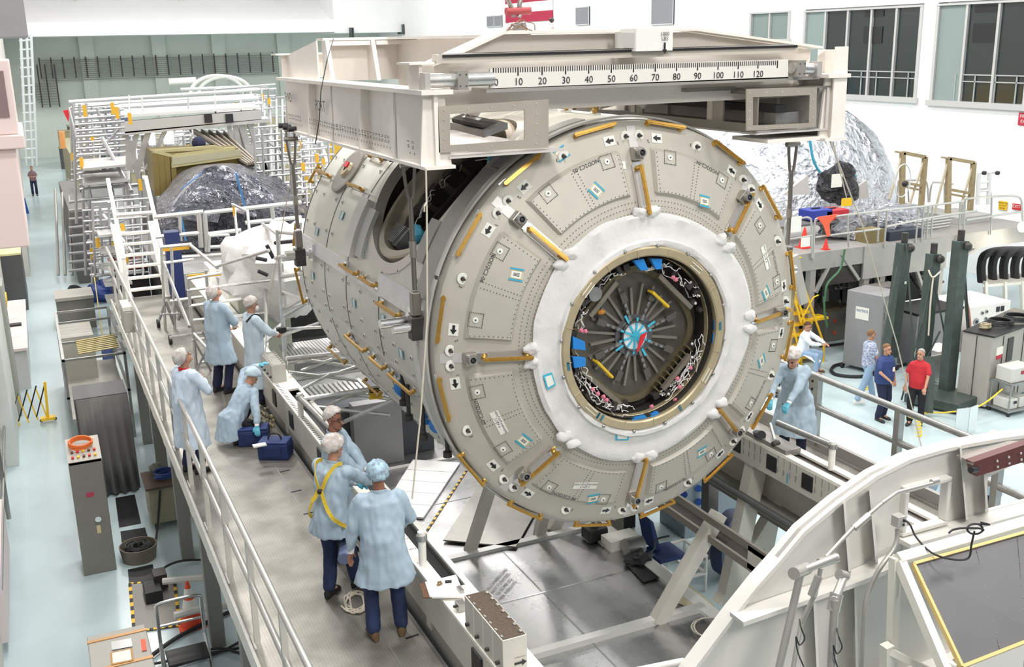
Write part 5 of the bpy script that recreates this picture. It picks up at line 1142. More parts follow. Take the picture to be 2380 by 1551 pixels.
# pair further back
L5 = AZ(520, 912, zw); L5 = V((L5.x, L5.y, zw))
person('person in long pale blue smock looking up, left of the masked photographer', L5, 60, 1.86, hands=[(-.12, .24, 1.05), (.10, .26, 1.06)], poles=[(-1, 0, -.6), (1, 0, -.6)], hem=.52, cap=netw, hpitch=32, pants=navy, seed=6, detail=1.3, build_w=1.1)
L6 = V((L5.x + .42, L5.y - .85, zw))
t, W, J, hq = person('person with white face mask and camera strap beside the scaffold pole', L6, 78, 1.78, hands=[(-.05, .34, 1.10), (.10, .36, 1.12)], poles=[(-1, 0, -.7), (1, 0, -.7)], hem=.30, cap=netw, mask=True, coat=mat('smock_grey_blue', (.50, .60, .68), .75), pants=navy, seed=7, detail=1.3, hpitch=-10)
strap([(.10, -.13, 1.40), (.12, .0, 1.50), (.08, .14, 1.40), (-.02, .22, 1.18)], .03, m=black, nm='camera_strap')
cmo = thing('hand_camera', 'black camera held by the masked photographer', 'camera', W((.02, .47, 1.14))); m2 = MB(); m2.obox(W((.02, .47, 1.14)), X1, Y1, Z1, .07, .05, .05); build(m2, 'camera_body', black, cmo, bevel=.008); m2 = MB(); m2.cyl(W((.02, .50, 1.14)), W((.02, .60, 1.14)), .035, 14); build(m2, 'lens', black, cmo)
# worker at the right beam
L7 = V((9.0, 10.55, zw)); g1, g2 = AZ(1776, 985, zB + .22), AZ(1795, 1003, zB + .12)
t, W, J, hq = person('person in white hair cover and blue gloves working at the right stand beam', L7, -128, 1.76, hands=[local(L7, -128, 1.76, g2), local(L7, -128, 1.76, g1)], poles=[(-1, -.1, -.3), (1, -.1, -.4)], hem=.4, cap=netw, capr=1.14, gloves=(1, 1), hpitch=-40, lean=30, hyaw=8, seed=8, pants=navy)
o = build(MB().obox(W((-.12, .165, 1.32)), (W((1, 0, 0)) - W((0, 0, 0))).normalized(), Z1, (W((0, 1, 0)) - W((0, 0, 0))).normalized(), .05, .018, .004), 'name_badge', labelw, t)
tl = thing('hand_tool', 'small silver and black tool in the gloved hands at the right beam', 'tool', AZ(1800, 1025, zB)); build(MB().cyl(AZ(1790, 985, zB + .2), AZ(1800, 1022, zB + .08), .02, 10), 'handle', chrome, tl); build(MB().ball(AZ(1803, 1032, zB + .06), (.07, .05, .05), 10, 8), 'head', dark, tl); build(MB().cyl(AZ(1758, 1010, zB + .03), AZ(1770, 1012, zB + .10), .06, 12), 'socket', black, tl)
# men on the floor
grayh = mat('hair_grey', (.36, .35, .33), .8); brnh = mat('hair_brown', (.10, .05, .025), .8); blh = mat('hair_light_brown', (.20, .11, .05), .8)
def floorman(px, py): p = AZ(px, py, 0); return V((p.x, p.y, 0))
Lb = floorman(2047, 976); t, W, J, hq = person('person in navy polo shirt and dark trousers with a hanging badge on the right floor', Lb, 172, 1.80, hands=[(-.22, .12, .86), (.18, .28, 1.02)], poles=[(-1, -.5, -.2), (1, -.6, 0)], coat=mat('polo_navy', (.025, .05, .17), .8), short=True, pants=navy, cap=None, hair=blh, hpitch=-5, seed=9, build_w=1.25, cuffs=False)
build(MB().obox(W((-.02, .215, 1.22)), (W((1, 0, 0)) - W((0, 0, 0))).normalized(), Z1, (W((0, 1, 0)) - W((0, 0, 0))).normalized(), .035, .05, .004), 'badge', labelw, t)
Lr = floorman(2126, 988); person('person in red polo shirt, black trousers and grey hair standing on the right floor', Lr, 238, 1.78, hands=[(-.20, .28, .95), (.24, .10, .88)], poles=[(-1, -.8, 0), (1, -.6, 0)], coat=mat('polo_red', (.50, .02, .03), .8), short=True, pants=blackc, cap=None, hair=grayh, seed=10, build_w=1.12, cuffs=False, hyaw=15)
Lp = floorman(2018, 950); Lp = V((Lp.x + .25, Lp.y + .35, 0)); person('person in patterned white shirt and light blue jeans stepping behind the navy polo', Lp, 100, 1.80, hands=[(-.2, .1, .84), (.2, .15, .86)], coat=mat('patterned_shirt', (.62, .66, .78), .8, col2=(.16, .20, .34), vscale=26), short=True, pants=mat('light_denim', (.28, .40, .56), .8), cap=None, hair=blh, feet=[(-.1, .25, 0), (.1, -.30, 0)], shoes=white, seed=11, cuffs=False)
Lf = AZ(82, 455, 0); person('tiny distant person standing on the floor of the long left aisle', (Lf.x, Lf.y, 0), 180, 1.8, coat=mat('shirt_plum', (.22, .14, .15), .8), short=True, pants=navy, cap=None, hair=brnh, hands=[(-.1, .25, 1.15), (.1, .25, 1.15)], seed=12, detail=1.6, cuffs=False)
# seated person in white coat on the yellow steps, and the one half hidden behind the module
Ls = AZ(1888, 866, 0); Ls = V((Ls.x, Ls.y, 0)); person('seated person in white lab coat and jeans sitting on the yellow rolling steps', Ls, 150, 1.76, hip=(0, -.30, .52), hands=[(-.18, .22, .78), (.08, .20, .80)], poles=[(-1, -.3, -.5), (1, -.3, -.5)], coat=lcoat, hem=.4, coatlen=((0, .10, .40), (0, .6, -.6), .27, .20), pants=mat('light_denim', (.28, .40, .56), .8), cap=None, hair=brnh, hpitch=-22, lean=8, shoes=brown, seed=13, feet=[(-.13, .10, 0), (.16, .16, 0)])
Lh = AZ(1800, 918, 0); person('person in white shirt and black trousers half hidden behind the module edge', (Lh.x, Lh.y, 0), 160, 1.76, hands=[(-.18, .2, .98), (.1, .25, 1.02)], coat=lcoat, short=True, pants=blackc, cap=None, hair=brnh, seed=14, cuffs=False)
# two capped heads seen past the white cradle
for px, py, lab, cp in ((2188, 1050, 'person with blue hair cover standing low behind the white curved cradle', netb), (2310, 1010, 'person with pinkish white hair cover behind the top of the white curved cradle', netw)):
    h_ = AZ(px, py, 1.68); person(lab, (h_.x, h_.y, 0), 250, 1.72, cap=cp, capr=1.15, seed=px, hands=[(-.1, .3, .95), (.1, .3, .95)], detail=1.2)
# ================================================================ LEFT AISLE
def tubes(name, lab, cat, loc, segs, r=.02, m=None, pn='tube', group=None):
    t = thing(name, lab, cat, loc, group)
    for s_ in segs:
        p, q = s_[0], s_[1]; rr = s_[2] if len(s_) > 2 else r
        p = AY(*p) if not isinstance(p, Vector) else p; q = AY(*q) if not isinstance(q, Vector) else q
        build(MB().cyl(p, q, rr, 8), pn, m or alu, t, smooth=True)
    return t
# tall grey cabinet with buttons, orange hose on top
cx0, cx1, cy0, cy1 = -.05, .46, 17.2, 17.85
t = thing('control_cabinet', 'tall narrow grey control cabinet with buttons on its sloping top on the left floor', 'cabinet', (.2, 17.5, 0))
build(MB().slab([(cx0, cy0, 0), (cx1, cy0, 0), (cx1, cy0, 2.02), (cx0, cy0, 2.02)], (0, .02, 0)).box(cx0, cx1, cy0 + .01, cy1, 0, 2.0), 'body', cabg, t, bevel=.01)
build(MB().slab([(cx0, cy0, 2.02), (cx1, cy0, 2.02), (cx1, cy1, 2.2), (cx0, cy1, 2.2)], (0, 0, -.05)), 'sloping_top', cabt, t)
m2 = MB(); m3 = MB(); m4 = MB()
for i in range(5):
    for j in range(2):
        c = V((cx0 + .08 + i * .085, cy0 + .10 + j * .14, 2.05 + j * .04)); (m2, m3, m4)[(i + j * 2) % 3].cyl(c, c + V((0, -.01, .03)), .022, 10)
each(m2, 'red_button', red, t); each(m3, 'yellow_button', yellow, t); each(m4, 'dark_button', brown, t)
build(MB().box(cx0 + .2, cx0 + .32, cy0 - .004, cy0, 1.38, 1.46), 'red_label', mat('label_red', (.4, .04, .08), .5), t); build(MB().box(cx0 + .29, cx0 + .35, cy0 - .006, cy0, .72, .86), 'hang_tag', mat('tag_manila', (.62, .52, .30), .6), t); build(MB().cyl((cx0 + .33, cy0 - .04, .98), (cx0 + .33, cy0, .98), .05, 14), 'door_handle', chrome, t)
pts = []
for k in range(40): a = k * .47; pts.append(V((.18 + (.17 + .012 * math.sin(k)) * math.cos(a), 17.58 + .13 * math.sin(a), 2.16 + .1 * math.sin(a) * .5 + k * .002)))
tag(build(MB().tube(pts, .018, 6), 'hose_coil', mat('hose_orange', (.72, .16, .03), .45), smooth=True), 'coiled orange hose lying on the tall grey cabinet', 'hose')
# tall draped rack behind
t = thing('draped_rack', 'tall equipment rack covered by a dark grey cloth drape beside the grey cabinet', 'rack', (.75, 20.6, 0)); n = 26; vs = []
for zz in (2.05, 1.4, .7, .06):
    for k in range(n + 1):
        u = k / n; x = .22 + (.93 - .0) * u; vs.append((x + (.10 if zz < 2 else 0) * (2.05 - zz) * .12, 20.4 + .03 * math.sin(u * 34 + zz) * (2.2 - zz), zz))
m2 = MB(); m2.add(vs, [(i * (n + 1) + k, i * (n + 1) + k + 1, (i + 1) * (n + 1) + k + 1, (i + 1) * (n + 1) + k) for i in range(3) for k in range(n)]); dr = build(m2, 'drape', mat('drape_grey', (.15, .145, .14), .8), t, smooth=True); sd = dr.modifiers.new('thick', 'SOLIDIFY'); sd.thickness = .01
build(MB().box(.2, 1.15, 20.5, 21.4, 0, 2.04), 'rack_body', mat('rack_dark', (.10, .10, .10), .6), t)
# open frame and boxes behind it
t = thing('low_grey_box', 'plain grey brown box on the pale floor behind the open metal frame', 'box', (.7, 34.8, 0)); build(MB().box(.22, 1.3, 34.4, 35.6, 0, .95), 'body', cabg, t); build(MB().box(.2, 1.32, 34.35, 35.65, .95, 1.05), 'lid', cabt, t)
t = thing('open_frame_rack', 'open grey metal rack frame with brass tubes across the top', 'rack', (.9, 26, 0)); y0, y1 = 23.6, 28.3
for x in (.1, 1.35):
    for y in (y0, y1): build(MB().box(x, x + .06, y, y + .06, 0, 2.0), 'upright', steel, t)
    for z in (1.1, 1.97): build(MB().box(x, x + .06, y0, y1, z, z + .05), 'side_rail', steel, t)
for y in (y0, y0 + 1.5, y1 - 1.2, y1): build(MB().box(.1, 1.4, y, y + .05, 1.95, 2.0), 'cross_rail', steel, t)
for k in range(8): build(MB().cyl((.45, y0 + .25 + k * .16, 2.03), (1.3, y0 + .3 + k * .16, 2.06), .018, 8), 'brass_tube', mat('brass_dull', (.33, .27, .12), .35, .7), t)
build(MB().box(.12, 1.38, y0 + .1, y1, .5, .6), 'shelf', cabt, t); build(MB().box(.15, .9, y1 - 1.6, y1 - .1, .6, 1.7), 'inner_panel', cabt, t)
# trench covers, basket, floor hatch, pipes
for q4, lab in (([(268, 1158), (313, 1150), (328, 1217), (277, 1227)], 'black open floor trench between cabinet and tan cart'), ([(280, 1236), (337, 1227), (343, 1247), (283, 1262)], 'short black floor trench above the cable basket'), ([(297, 1325), (355, 1312), (362, 1345), (300, 1358)], 'black floor trench just below the cable basket')):
    tag(build(MB().slab([AZ(*p, .004) for p in q4], (0, 0, .004)), 'floor_trench', black), lab, 'trench')
c = V((.85, 17.45, 0)); t = thing('cable_basket', 'round grey brown basket full of black cables on the left floor', 'basket', c)
build(MB().lathe([(.0, .02), (.27, .0), (.31, .26), (.29, .26), (.26, .03), (0, .03)], c, Z1, 28), 'basket', mat('wicker_grey', (.16, .14, .11), .8), t)
m2 = MB()
for k in range(16): a = k * .7; m2.tube([c + V(((.10 + .008 * k) * math.cos(a + j * .6), (.10 + .008 * k) * math.sin(a + j * .6), .2 + .06 * random.random())) for j in range(11)], .014, 5)
build(m2, 'coiled_cables', rubber, t)['kind'] = 'stuff'
H4 = [AZ(*p, .01) for p in ((302, 1358), (405, 1350), (418, 1455), (312, 1470))]; t = thing('floor_hatch', 'square floor hatch edged with yellow and black striped tape', 'hatch', sum(H4, V()) / 4)
build(MB().slab(H4, (0, 0, .008)), 'cover', mat('hatch_cover', (.30, .29, .27), .6), t); m2 = MB(); m3 = MB()
for i in range(4):
    a, b = H4[i], H4[(i + 1) % 4]; n = 12
    for k in range(n): (m2 if k % 2 else m3).bar(a.lerp(b, k / n) + Z1 * .012, a.lerp(b, (k + .98) / n) + Z1 * .012, .05, .006, Z1)
each(m2, 'black_stripe', black, t); each(m3, 'yellow_stripe', yellow, t)
t = thing('floor_connector', 'black cable connector box on the striped floor hatch', 'connector', AZ(360, 1375, .02)); build(MB().obox(AZ(355, 1375, .12), X1, Y1, Z1, .13, .22, .10), 'body', black, t, bevel=.01); build(MB().obox(AZ(372, 1345, .2), X1, Y1, Z1, .1, .14, .12), 'plug', dark, t)
def tubeobj(name, lab, pts, r, m, cat, z=None, k=5): return tag(build(MB().tube(smoothpts([AZ(px, py, zz) for px, py, zz in pts], k), r, 8), name, m, smooth=True), lab, cat)
tubeobj('air_pipe', 'white capped pipe running from the hatch under the walkway, upper one', [(378, 1352, .3), (450, 1345, .3), (525, 1341, .3)], .055, mat('pipe_white', (.66, .65, .62), .5), 'pipe'); tubeobj('air_pipe', 'white capped pipe behind the cone, lower of the two pipes', [(405, 1432, .3), (470, 1415, .3), (560, 1405, .3)], .06, mat('pipe_white', (.66, .65, .62), .5), 'pipe')
for lab, pts in (('grey cable arching from the hatch toward the walkway', [(365, 1345, .2), (385, 1318, .25), (430, 1303, .1), (505, 1302, .05)]), ('thick black hose lower left beside the crate', [(345, 1530, .05), (400, 1490, .05), (450, 1462, .05), (560, 1410, .05)]), ('black hose crossing the floor behind the ladder foot', [(350, 1545, .04), (480, 1520, .04), (600, 1500, .04)]), ('thin black cable on the floor nearest the bottom edge', [(400, 1551, .04), (500, 1520, .04), (560, 1490, .04), (590, 1460, .04)]), ('thin cable looping past the tan cart', [(372, 1140, .8), (368, 1200, .3), (360, 1262, .02), (340, 1262, .02)]), ('black hose curling at the floor between ladder and walkway', [(490, 1510, .05), (520, 1508, .05), (560, 1520, .05), (600, 1535, .05)])):
    tubeobj('floor_cable', lab, pts, .02 if 'thick' not in lab else .032, rubber, 'cable')
# tan cart with blue hoses
t = thing('tan_cart', 'tan wheeled metal cart with dark top beside the walkway', 'cart', (1.5, 18.7, 0)); build(MB().box(1.18, 1.86, 18.45, 19.2, .12, .80), 'body', mat('cart_tan', (.33, .31, .22), .5), t, bevel=.01); build(MB().box(1.14, 1.9, 18.4, 19.25, .80, .84), 'top', mat('top_brown', (.10, .07, .05), .6), t)
for x in (1.25, 1.8):
    for y in (18.5, 19.1): build(MB().cyl((x - .02, y, .06), (x + .02, y, .06), .06, 12), 'caster', rubber, t)
m2 = MB(); m2.tube([V((1.52 + (.17 + .02 * math.sin(k * 1.3)) * math.cos(k * .5), 18.75 + .15 * math.sin(k * .5), .87 + k * .003)) for k in range(45)], .02, 6); tag(build(m2, 'hose_coil', mat('hose_blue', (.03, .07, .25), .5)), 'coiled dark blue hoses on the tan cart', 'hose')
m2 = MB(); m2.ball((1.42, 19.0, .98), (.14, .1, .1), 10, 8, f=lambda p: 1 + .6 * noise.noise(p * 14)); tag(build(m2, 'work_rag', mat('rag_grey', (.22, .22, .20), .8)), 'crumpled grey rag behind the blue hoses on the tan cart', 'rag')
# crate with straps at the bottom left
t = thing('shipping_crate', 'grey shipping crate with copper straps and a framed label at the bottom left', 'crate', (.25, 13.4, 0)); build(MB().box(-.12, .63, 12.5, 13.75, 0, .8), 'case', cabt, t, bevel=.015)
for y in (13.55, 12.82): build(MB().box(-.125, .635, y, y + .06, .79, .81), 'strap', mat('strap_copper', (.45, .25, .10), .4, .5), t)
q = [AZ(*p, .812) for p in ((256, 1518), (307, 1507), (311, 1536), (258, 1547))]; build(MB().slab(q, (0, 0, .004)), 'label_frame', mat('frame_orange', (.50, .25, .06), .5), t); c = sum(q, V()) / 4; build(MB().slab([c + (p - c) * .82 + Z1 * .004 for p in q], (0, 0, .003)), 'paper_label', labelw, t)
q = [AZ(*p, .812) for p in ((327, 1487), (338, 1486), (341, 1512), (330, 1514))]; build(MB().slab(q, (0, 0, .004)), 'red_label', orange, t); q = [AZ(*p, .812) for p in ((258, 1493), (305, 1484), (308, 1503), (260, 1512))]; build(MB().slab(q, (0, 0, .004)), 'plastic_pouch', mat('pouch_grey', (.5, .5, .5), .2), t)
# small step ladder with traffic cone
yl_ = 13.7; A = [AY(363, 1412, yl_), AY(468, 1393, yl_), AY(488, 1560, yl_), AY(385, 1560, yl_)]
t = thing('step_platform', 'small aluminium step platform with looped rail and black tread at bottom left', 'step ladder', V((1.1, 13.6, 0)))
lz = lambda p: V((p.x, p.y, 0))
for x in (A[0].x, A[1].x):
    build(MB().tube([V((x, 13.75, 0)), V((x, 13.75, 1.02)), V((x, 13.4, 0.02))][0:2], .025, 8), 'leg', alu, t, smooth=True); build(MB().cyl((x, 13.75, .45), (x, 13.1, 0), .025, 8), 'leg', alu, t, smooth=True)
build(MB().tube(smoothpts([V((A[0].x, 13.75, .98)), V((A[0].x + .06, 13.75, 1.05)), V((A[1].x - .06, 13.75, 1.05)), V((A[1].x, 13.75, .98))], 3), .025, 8), 'top_rail', alu, t, smooth=True); build(MB().cyl((A[0].x, 13.75, .70), (A[1].x, 13.75, .70), .02, 8), 'middle_rail', alu, t, smooth=True)
build(MB().box(A[0].x + .03, A[1].x - .03, 13.1, 13.5, .42, .46), 'tread', black, t, bevel=.01)
def cone(name, lab, c, h, r, band=True, m=orange):
    t = thing(name, lab, 'traffic cone', c); c = V(c); build(MB().obox(c + Z1 * .012, X1, Y1, Z1, r * 1.15, r * 1.15, .012), 'base', m, t, bevel=.005); build(MB().lathe([(r, .02), (r * .13, h), (0, h)], c, Z1, 24), 'cone_body', m, t, smooth=True)
    if band:
        for a, b in ((.42, .62), (.70, .86)): build(MB().lathe([(r * (1 - a * .87) + .004, h * a), (r * (1 - b * .87) + .004, h * b)], c, Z1, 24), 'reflective_band', labelw, t, smooth=True)
    return t
p = AZ(446, 1452, .0); 
cone('traffic_cone', 'orange cone with two white bands at the bottom left behind the step platform', (p.x, p.y, 0), .72, .17)
# expandable barrier
t = thing('expanding_barrier', 'yellow and black expanding lattice barrier across the left aisle', 'barrier', AZ(100, 980, 0)); yb = 25.6
for k in range(4):
    x0 = 25 + k * 22; a0 = (20 + k * 21, 985 - k * 6), (41 + k * 21, 905 - k * 5)
    build(MB().bar(AY(20 + k * 21, 928 - k * 8, yb), AY(46 + k * 21, 990 - k * 7, yb), .03, .015), 'yellow_slat', yellow, t); build(MB().bar(AY(22 + k * 21, 985 - k * 5, yb), AY(42 + k * 21, 915 - k * 9, yb), .03, .015), 'black_slat', black, t)
p = AY(104, 888, yb); q = AY(112, 972, yb); build(MB().bar(p, q, .06, .05), 'post', yellow, t); build(MB().obox(q, X1, Y1, Z1, .16, .1, .03), 'foot', yellow, t)
for e in (-1, 1): build(MB().ball(q + V((e * .15, 0, -.04)), .04, 8, 6), 'caster', rubber, t)
# things along the left wall
def slabbox(name, lab, cat, x0, x1, y0, y1, z1, m, z0=0, top=None):
    t = thing(name, lab, cat, ((x0 + x1) / 2, (y0 + y1) / 2, z0)); build(MB().box(x0, x1, y0, y1, z0, z1), 'body', m, t, bevel=.01)
    if top: build(MB().box(x0 - .01, x1 + .01, y0 - .01, y1 + .01, z1, z1 + .06), 'top', top, t)
    return t
slabbox('wall_cabinet', 'dark grey cabinet with yellow top against the left wall', 'cabinet', -1.25, -.62, 38.0, 41, 1.9, mat('cab_dark', (.09, .09, .09), .5), top=mat('cab_top_yellow', (.75, .68, .35), .5))
slabbox('wall_lamp_box', 'bright white box glowing on the left wall above the yellow topped cabinet', 'lamp', -1.25, -.75, 41.5, 43.5, 3.1, mat('lamp_white', (1, .97, .92), .5, emit=1.2), z0=2.2)
t = thing('white_counter', 'long pinkish white counter along the left wall with papers on it', 'counter', (-.95, 32, 0)); build(MB().box(-1.25, -.62, 28.5, 34.5, 1.05, 1.12), 'top', mat('counter_pink', (.78, .70, .68), .5), t); build(MB().box(-1.2, -.68, 28.6, 34.4, 0, 1.05), 'base', mat('counter_grey', (.62, .62, .62), .5), t); each(MB().box(-1.15, -.85, 32, 32.7, 1.12, 1.13).box(-1.1, -.8, 29.8, 30.4, 1.12, 1.13), 'paper', labelw, t); build(MB().box(-1.1, -.75, 31.0, 31.25, 1.12, 1.17), 'binder', black, t)
slabbox('wall_pillar', 'grey green pillar standing against the near left wall', 'pillar', -1.2, -.92, 26.4, 27.4, 3.2, mat('pillar_green_grey', (.36, .37, .33), .5)); slabbox('wall_panel', 'tall pale wall panel at the near left edge', 'panel', -1.25, -1.0, 23, 26.3, 4.6, mat('panel_pale', (.64, .68, .66), .6)); slabbox('yellow_bracket', 'small yellow bracket behind the grey green pillar', 'bracket', -1.2, -.92, 27.6, 28.6, 2.6, yellow, z0=2.4)
t = thing('duct_housing', 'pinkish beige stepped duct housing high on the left wall', 'duct', (-1.0, 20, 5.6)); m_ = mat('housing_pink', (.70, .58, .56), .6)
for x1, z0, z1, y0, y1 in ((-.06, 7.25, 8.3, 17.0, 20.0), (.0, 7.05, 7.25, 16.9, 20.0), (-.14, 5.6, 7.05, 17, 19.8)): build(MB().box(-1.25, x1, y0, y1, z0, z1), 'housing', m_, t, bevel=.02)
build(MB().box(-.35, -.15, 16.98, 17.0, 7.5, 8.15), 'louvre', mat('louvre_brown', (.22, .15, .15), .6), t)
t = thing('sign_panel', 'grey and white notice panels low along the near left wall', 'panel', (-1.4, 16.5, .2)); build(MB().box(-1.25, -1.15, 15.2, 18.5, .2, 1.1), 'board', mat('board_pale_pink', (.72, .64, .64), .5), t)
tubes('wall_conduit', 'grey conduits and rails running low along the left wall', 'conduit', (-.4, 20, 1), [(V((-1.2, 15.5, 1.5)), V((-1.2, 30, 1.5)), .03), (V((-1.17, 15.5, .9)), V((-1.17, 26, .9)), .03), (V((-1.18, 20, .1)), V((-1.18, 20, 2.4)), .04), (V((-1.18, 24, .1)), V((-1.18, 24, 2.6)), .04)], m=steel, pn='conduit')
t = thing('wall_ladder', 'white caged wall ladder rising beside the left wall at the back', 'ladder', (.3, 60, 0))
for px in (48, 62, 72): build(MB().cyl(AY(px, 80, 60), AY(px + 14, 385, 60), .07, 6), 'ladder_rail', mat('ladder_white', (.70, .76, .78), .4, .3), t)
for k in range(14): build(MB().cyl(AY(44 + k * 1.0, 95 + k * 21, 60), AY(74 + k * 1.0, 93 + k * 21, 60), .05, 6), 'ladder_rung', mat('ladder_white', (.70, .76, .78), .4, .3), t)
slabbox('wall_equipment', 'dark grey equipment cluster at the very top left corner', 'equipment', -1.25, .4, 28, 31, 10.2, cabm, z0=8.75)
tag(build(MB().cyl(AY(48, 462, 62), AY(60, 505, 62), .22, 10), 'blue_drum', mat('drum_blue', (.02, .10, .42), .4)), 'blue rolled item leaning by the left wall near the distant person', 'roll')
# stanchion and yellow ribbon
t = thing('ribbon_barrier', 'thin yellow ribbon stretched from a blue stand to the scaffold', 'ribbon', AZ(247, 812, 0)); build(MB().bar(AY(218, 635, 37), AY(240, 795, 31), .03, .08), 'ribbon', mat('ribbon_yellow', (.75, .55, .05), .5), t); build(MB().obox(AZ(248, 815, 1.1), X1, Y1, Z1, .12, .12, .2), 'stand', mat('stand_blue', (.10, .16, .40), .5), t)
c = AZ(243, 675, .35); m2 = MB(); m2.ball(c, (.55, .5, .4), 14, 10, f=lambda p: 1 + .5 * noise.noise(p * 4)); tag(build(m2, 'blue_bag', mat('bag_blue_dark', (.03, .07, .28), .6)), 'crumpled dark blue bag on the floor beneath the scaffold', 'bag')
# blue tool bags by the crouching worker
def toolbag(lab, px, py, rz):
    c = AZ(px, py, zw); t = thing('tool_bag', lab, 'bag', c); M = Matrix.Rotation(rz, 3, 'Z'); f_ = lambda x, y, z: c + M @ V((x, y, z)); bm_ = mat('bag_blue', (.008, .022, .10), .6, bump=.4, bscale=30)
    build(MB().obox(f_(0, 0, .12), M @ X1, M @ Y1, Z1, .22, .15, .12), 'bag_body', bm_, t, bevel=.03); build(MB().obox(f_(0, 0, .25), M @ X1, M @ Y1, Z1, .21, .14, .015), 'lid', mat('bag_lid', (.012, .032, .14), .6), t, bevel=.01)
    build(MB().tube(smoothpts([f_(-.1, 0, .25), f_(-.06, 0, .34), f_(.06, 0, .34), f_(.1, 0, .25)], 4), .012, 6), 'handle', black, t); build(MB().obox(f_(0, -.155, .13), M @ X1, M @ Y1, Z1, .12, .01, .07), 'pocket', bm_, t, bevel=.004); return t
toolbag('closed dark blue tool bag on the walkway, right of the open one', 642, 1062, -.5); toolbag('open blue tool bag at the crouching worker\'s knees', 592, 1030, -.3)
m2 = MB(); c0 = AZ(603, 1035, zw + .3); m2.obox(c0, X1, Y1, Z1, .09, .05, .01); tag(build(m2, 'white_box', labelw), 'small white box in the open blue bag', 'box')
m2 = MB(); c0 = AZ(615, 985, zw + .1)
for k in range(30): m2.ball(c0 + V((random.uniform(-.12, .12), random.uniform(-.25, .25), random.uniform(-.05, .25))), random.uniform(.02, .04), 6, 4)
tag(build(m2, 'chain_pile', mat('chain_olive', (.22, .19, .12), .5, .5)), 'pile of dull chain beside the crouching worker against the beam', 'chain', kind='stuff')
pts = [AZ(835 + 25 * math.cos(k * .62) * (1 + .25 * math.sin(k)) - k * .3, 1400 + 22 * math.sin(k * .62) * (1 + .2 * math.cos(k * 1.7)), zw + .012 + .004 * (k % 3)) for k in range(46)]
tag(build(MB().tube(smoothpts(pts, 3), .011, 6), 'rope_coil', rope, smooth=True), 'pale rope coiled loosely on the tread behind the blue capped man', 'rope')
tubeobj('shoulder_bag', 'clear plastic pouch hanging at the harnessed worker\'s hip', [(800, 1300, zw + .55), (806, 1250, zw + .6)], .07, mat('pouch_blue_grey', (.18, .22, .36), .3), 'pouch', k=3)
p = AZ(868, 1116, 3.9); pt_ = thing('paper_cup', 'white cup shaped roll and tape held over the beam by the gloved hand', 'cup', AY(868, 1118, 10.2)); build(MB().lathe([(.0, 0), (.06, 0), (.06, .05), (0, .05)], AY(868, 1116, 10.2), Z1, 16), 'roll', labelw, pt_)
# round pole held out by the masked photographer side scaffold
tubes('scaffold_pole', 'bright aluminium pole slung at an angle in front of the masked photographer', 'pole', AY(615, 800, 17.4), [((577, 832, 17.2), (600, 808, 17.3), .03), ((612, 796, 17.4), (655, 755, 17.8), .05)], pn='pole_section')
# control box hanging outside the railing
t = thing('junction_box', 'grey junction box on the outside of the left railing', 'box', AX(297, 735, 1.36)); c = AX(297, 740, 1.33); build(MB().obox(c, X1, Y1, Z1, .10, .35, .2), 'box', cabt, t, bevel=.01); build(MB().obox(c + V((0, 0, .25)), X1, Y1, Z1, .09, .33, .04), 'terminal_strip', standw, t)
# floor clamp and spilled gear by the aisle
t = thing('floor_clamp', 'small dark cable end lying on the pale floor of the left aisle', 'cable', AZ(155, 684, 0)); build(MB().obox(AZ(152, 685, .08), X1, Y1, Z1, .25, .2, .08), 'connector', mat('conn_brown', (.16, .11, .07), .6), t); build(MB().tube(smoothpts([AZ(158, 680, .1), AZ(165, 668, .5), AZ(180, 668, .5), AZ(200, 680, .1)], 4), .07, 6), 'hose', rubber, t)
# ================================================================ SCAFFOLDS AND PAYLOADS BEHIND THE LEFT WALKWAY
def ST(px, py, y): return AY(px, py, y)
amb = mat('amber_tag', (.75, .42, .03), .5)
def tagbit(px, py, y, w_, h_, par): build(MB().obox(AY(px, py, y), X1, FN, Z1, w_, .02, h_), 'amber_tag', amb, par)
# near mobile scaffold just behind the workers: two bays
segA = [((435, 640, 19), (462, 905, 19), .03), ((398, 570, 22), (408, 800, 22), .03), ((610, 520, 21), (622, 830, 17.5), .03), ((645, 535, 17), (666, 900, 16.6), .035), ((478, 628, 19), (485, 700, 19)), ((375, 575, 22), (385, 780, 22)),
        ((435, 648, 19), (515, 633, 19), .035), ((435, 675, 19), (640, 650, 19)), ((440, 712, 19), (560, 695, 19)), ((448, 745, 19), (620, 727, 19), .03), ((395, 785, 19.5), (500, 772, 19), .03), ((445, 790, 19), (540, 782, 19), .03), ((462, 845, 19), (520, 835, 19), .03), ((372, 575, 22), (445, 568, 22), .035), ((378, 612, 22), (450, 603, 22)), ((395, 700, 22), (470, 690, 22)),
        ((440, 568, 22), (505, 622, 19), .035), ((510, 618, 19), (625, 582, 17.5), .03), ((380, 610, 22), (440, 760, 19), .03), ((450, 775, 19), (500, 830, 18.5), .03), ((540, 475, 24), (575, 492, 22), .03), ((545, 485, 24), (560, 640, 22), .03), ((575, 490, 22), (590, 650, 20), .03), ((610, 520, 21), (645, 545, 17), .03), ((640, 600, 17), (700, 588, 15.2)), ((650, 645, 17), (710, 635, 15.2)), ((650, 540, 17), (700, 545, 15.2)), ((655, 680, 17), (715, 700, 15.2)), ((655, 720, 17), (712, 690, 15.2))]
tw = tubes('scaffold_tower', 'aluminium scaffold tower on the walkway behind the standing workers', 'scaffold', AZ(450, 905, zw), segA, .030, pn='scaffold_tube')
for px, py, y in ((474, 640, 19), (408, 578, 22)): build(MB().obox(AY(px, py, y), X1, FN, Z1, .30 if y < 20 else .27, .02, .035), 'amber_board', amb, tw)
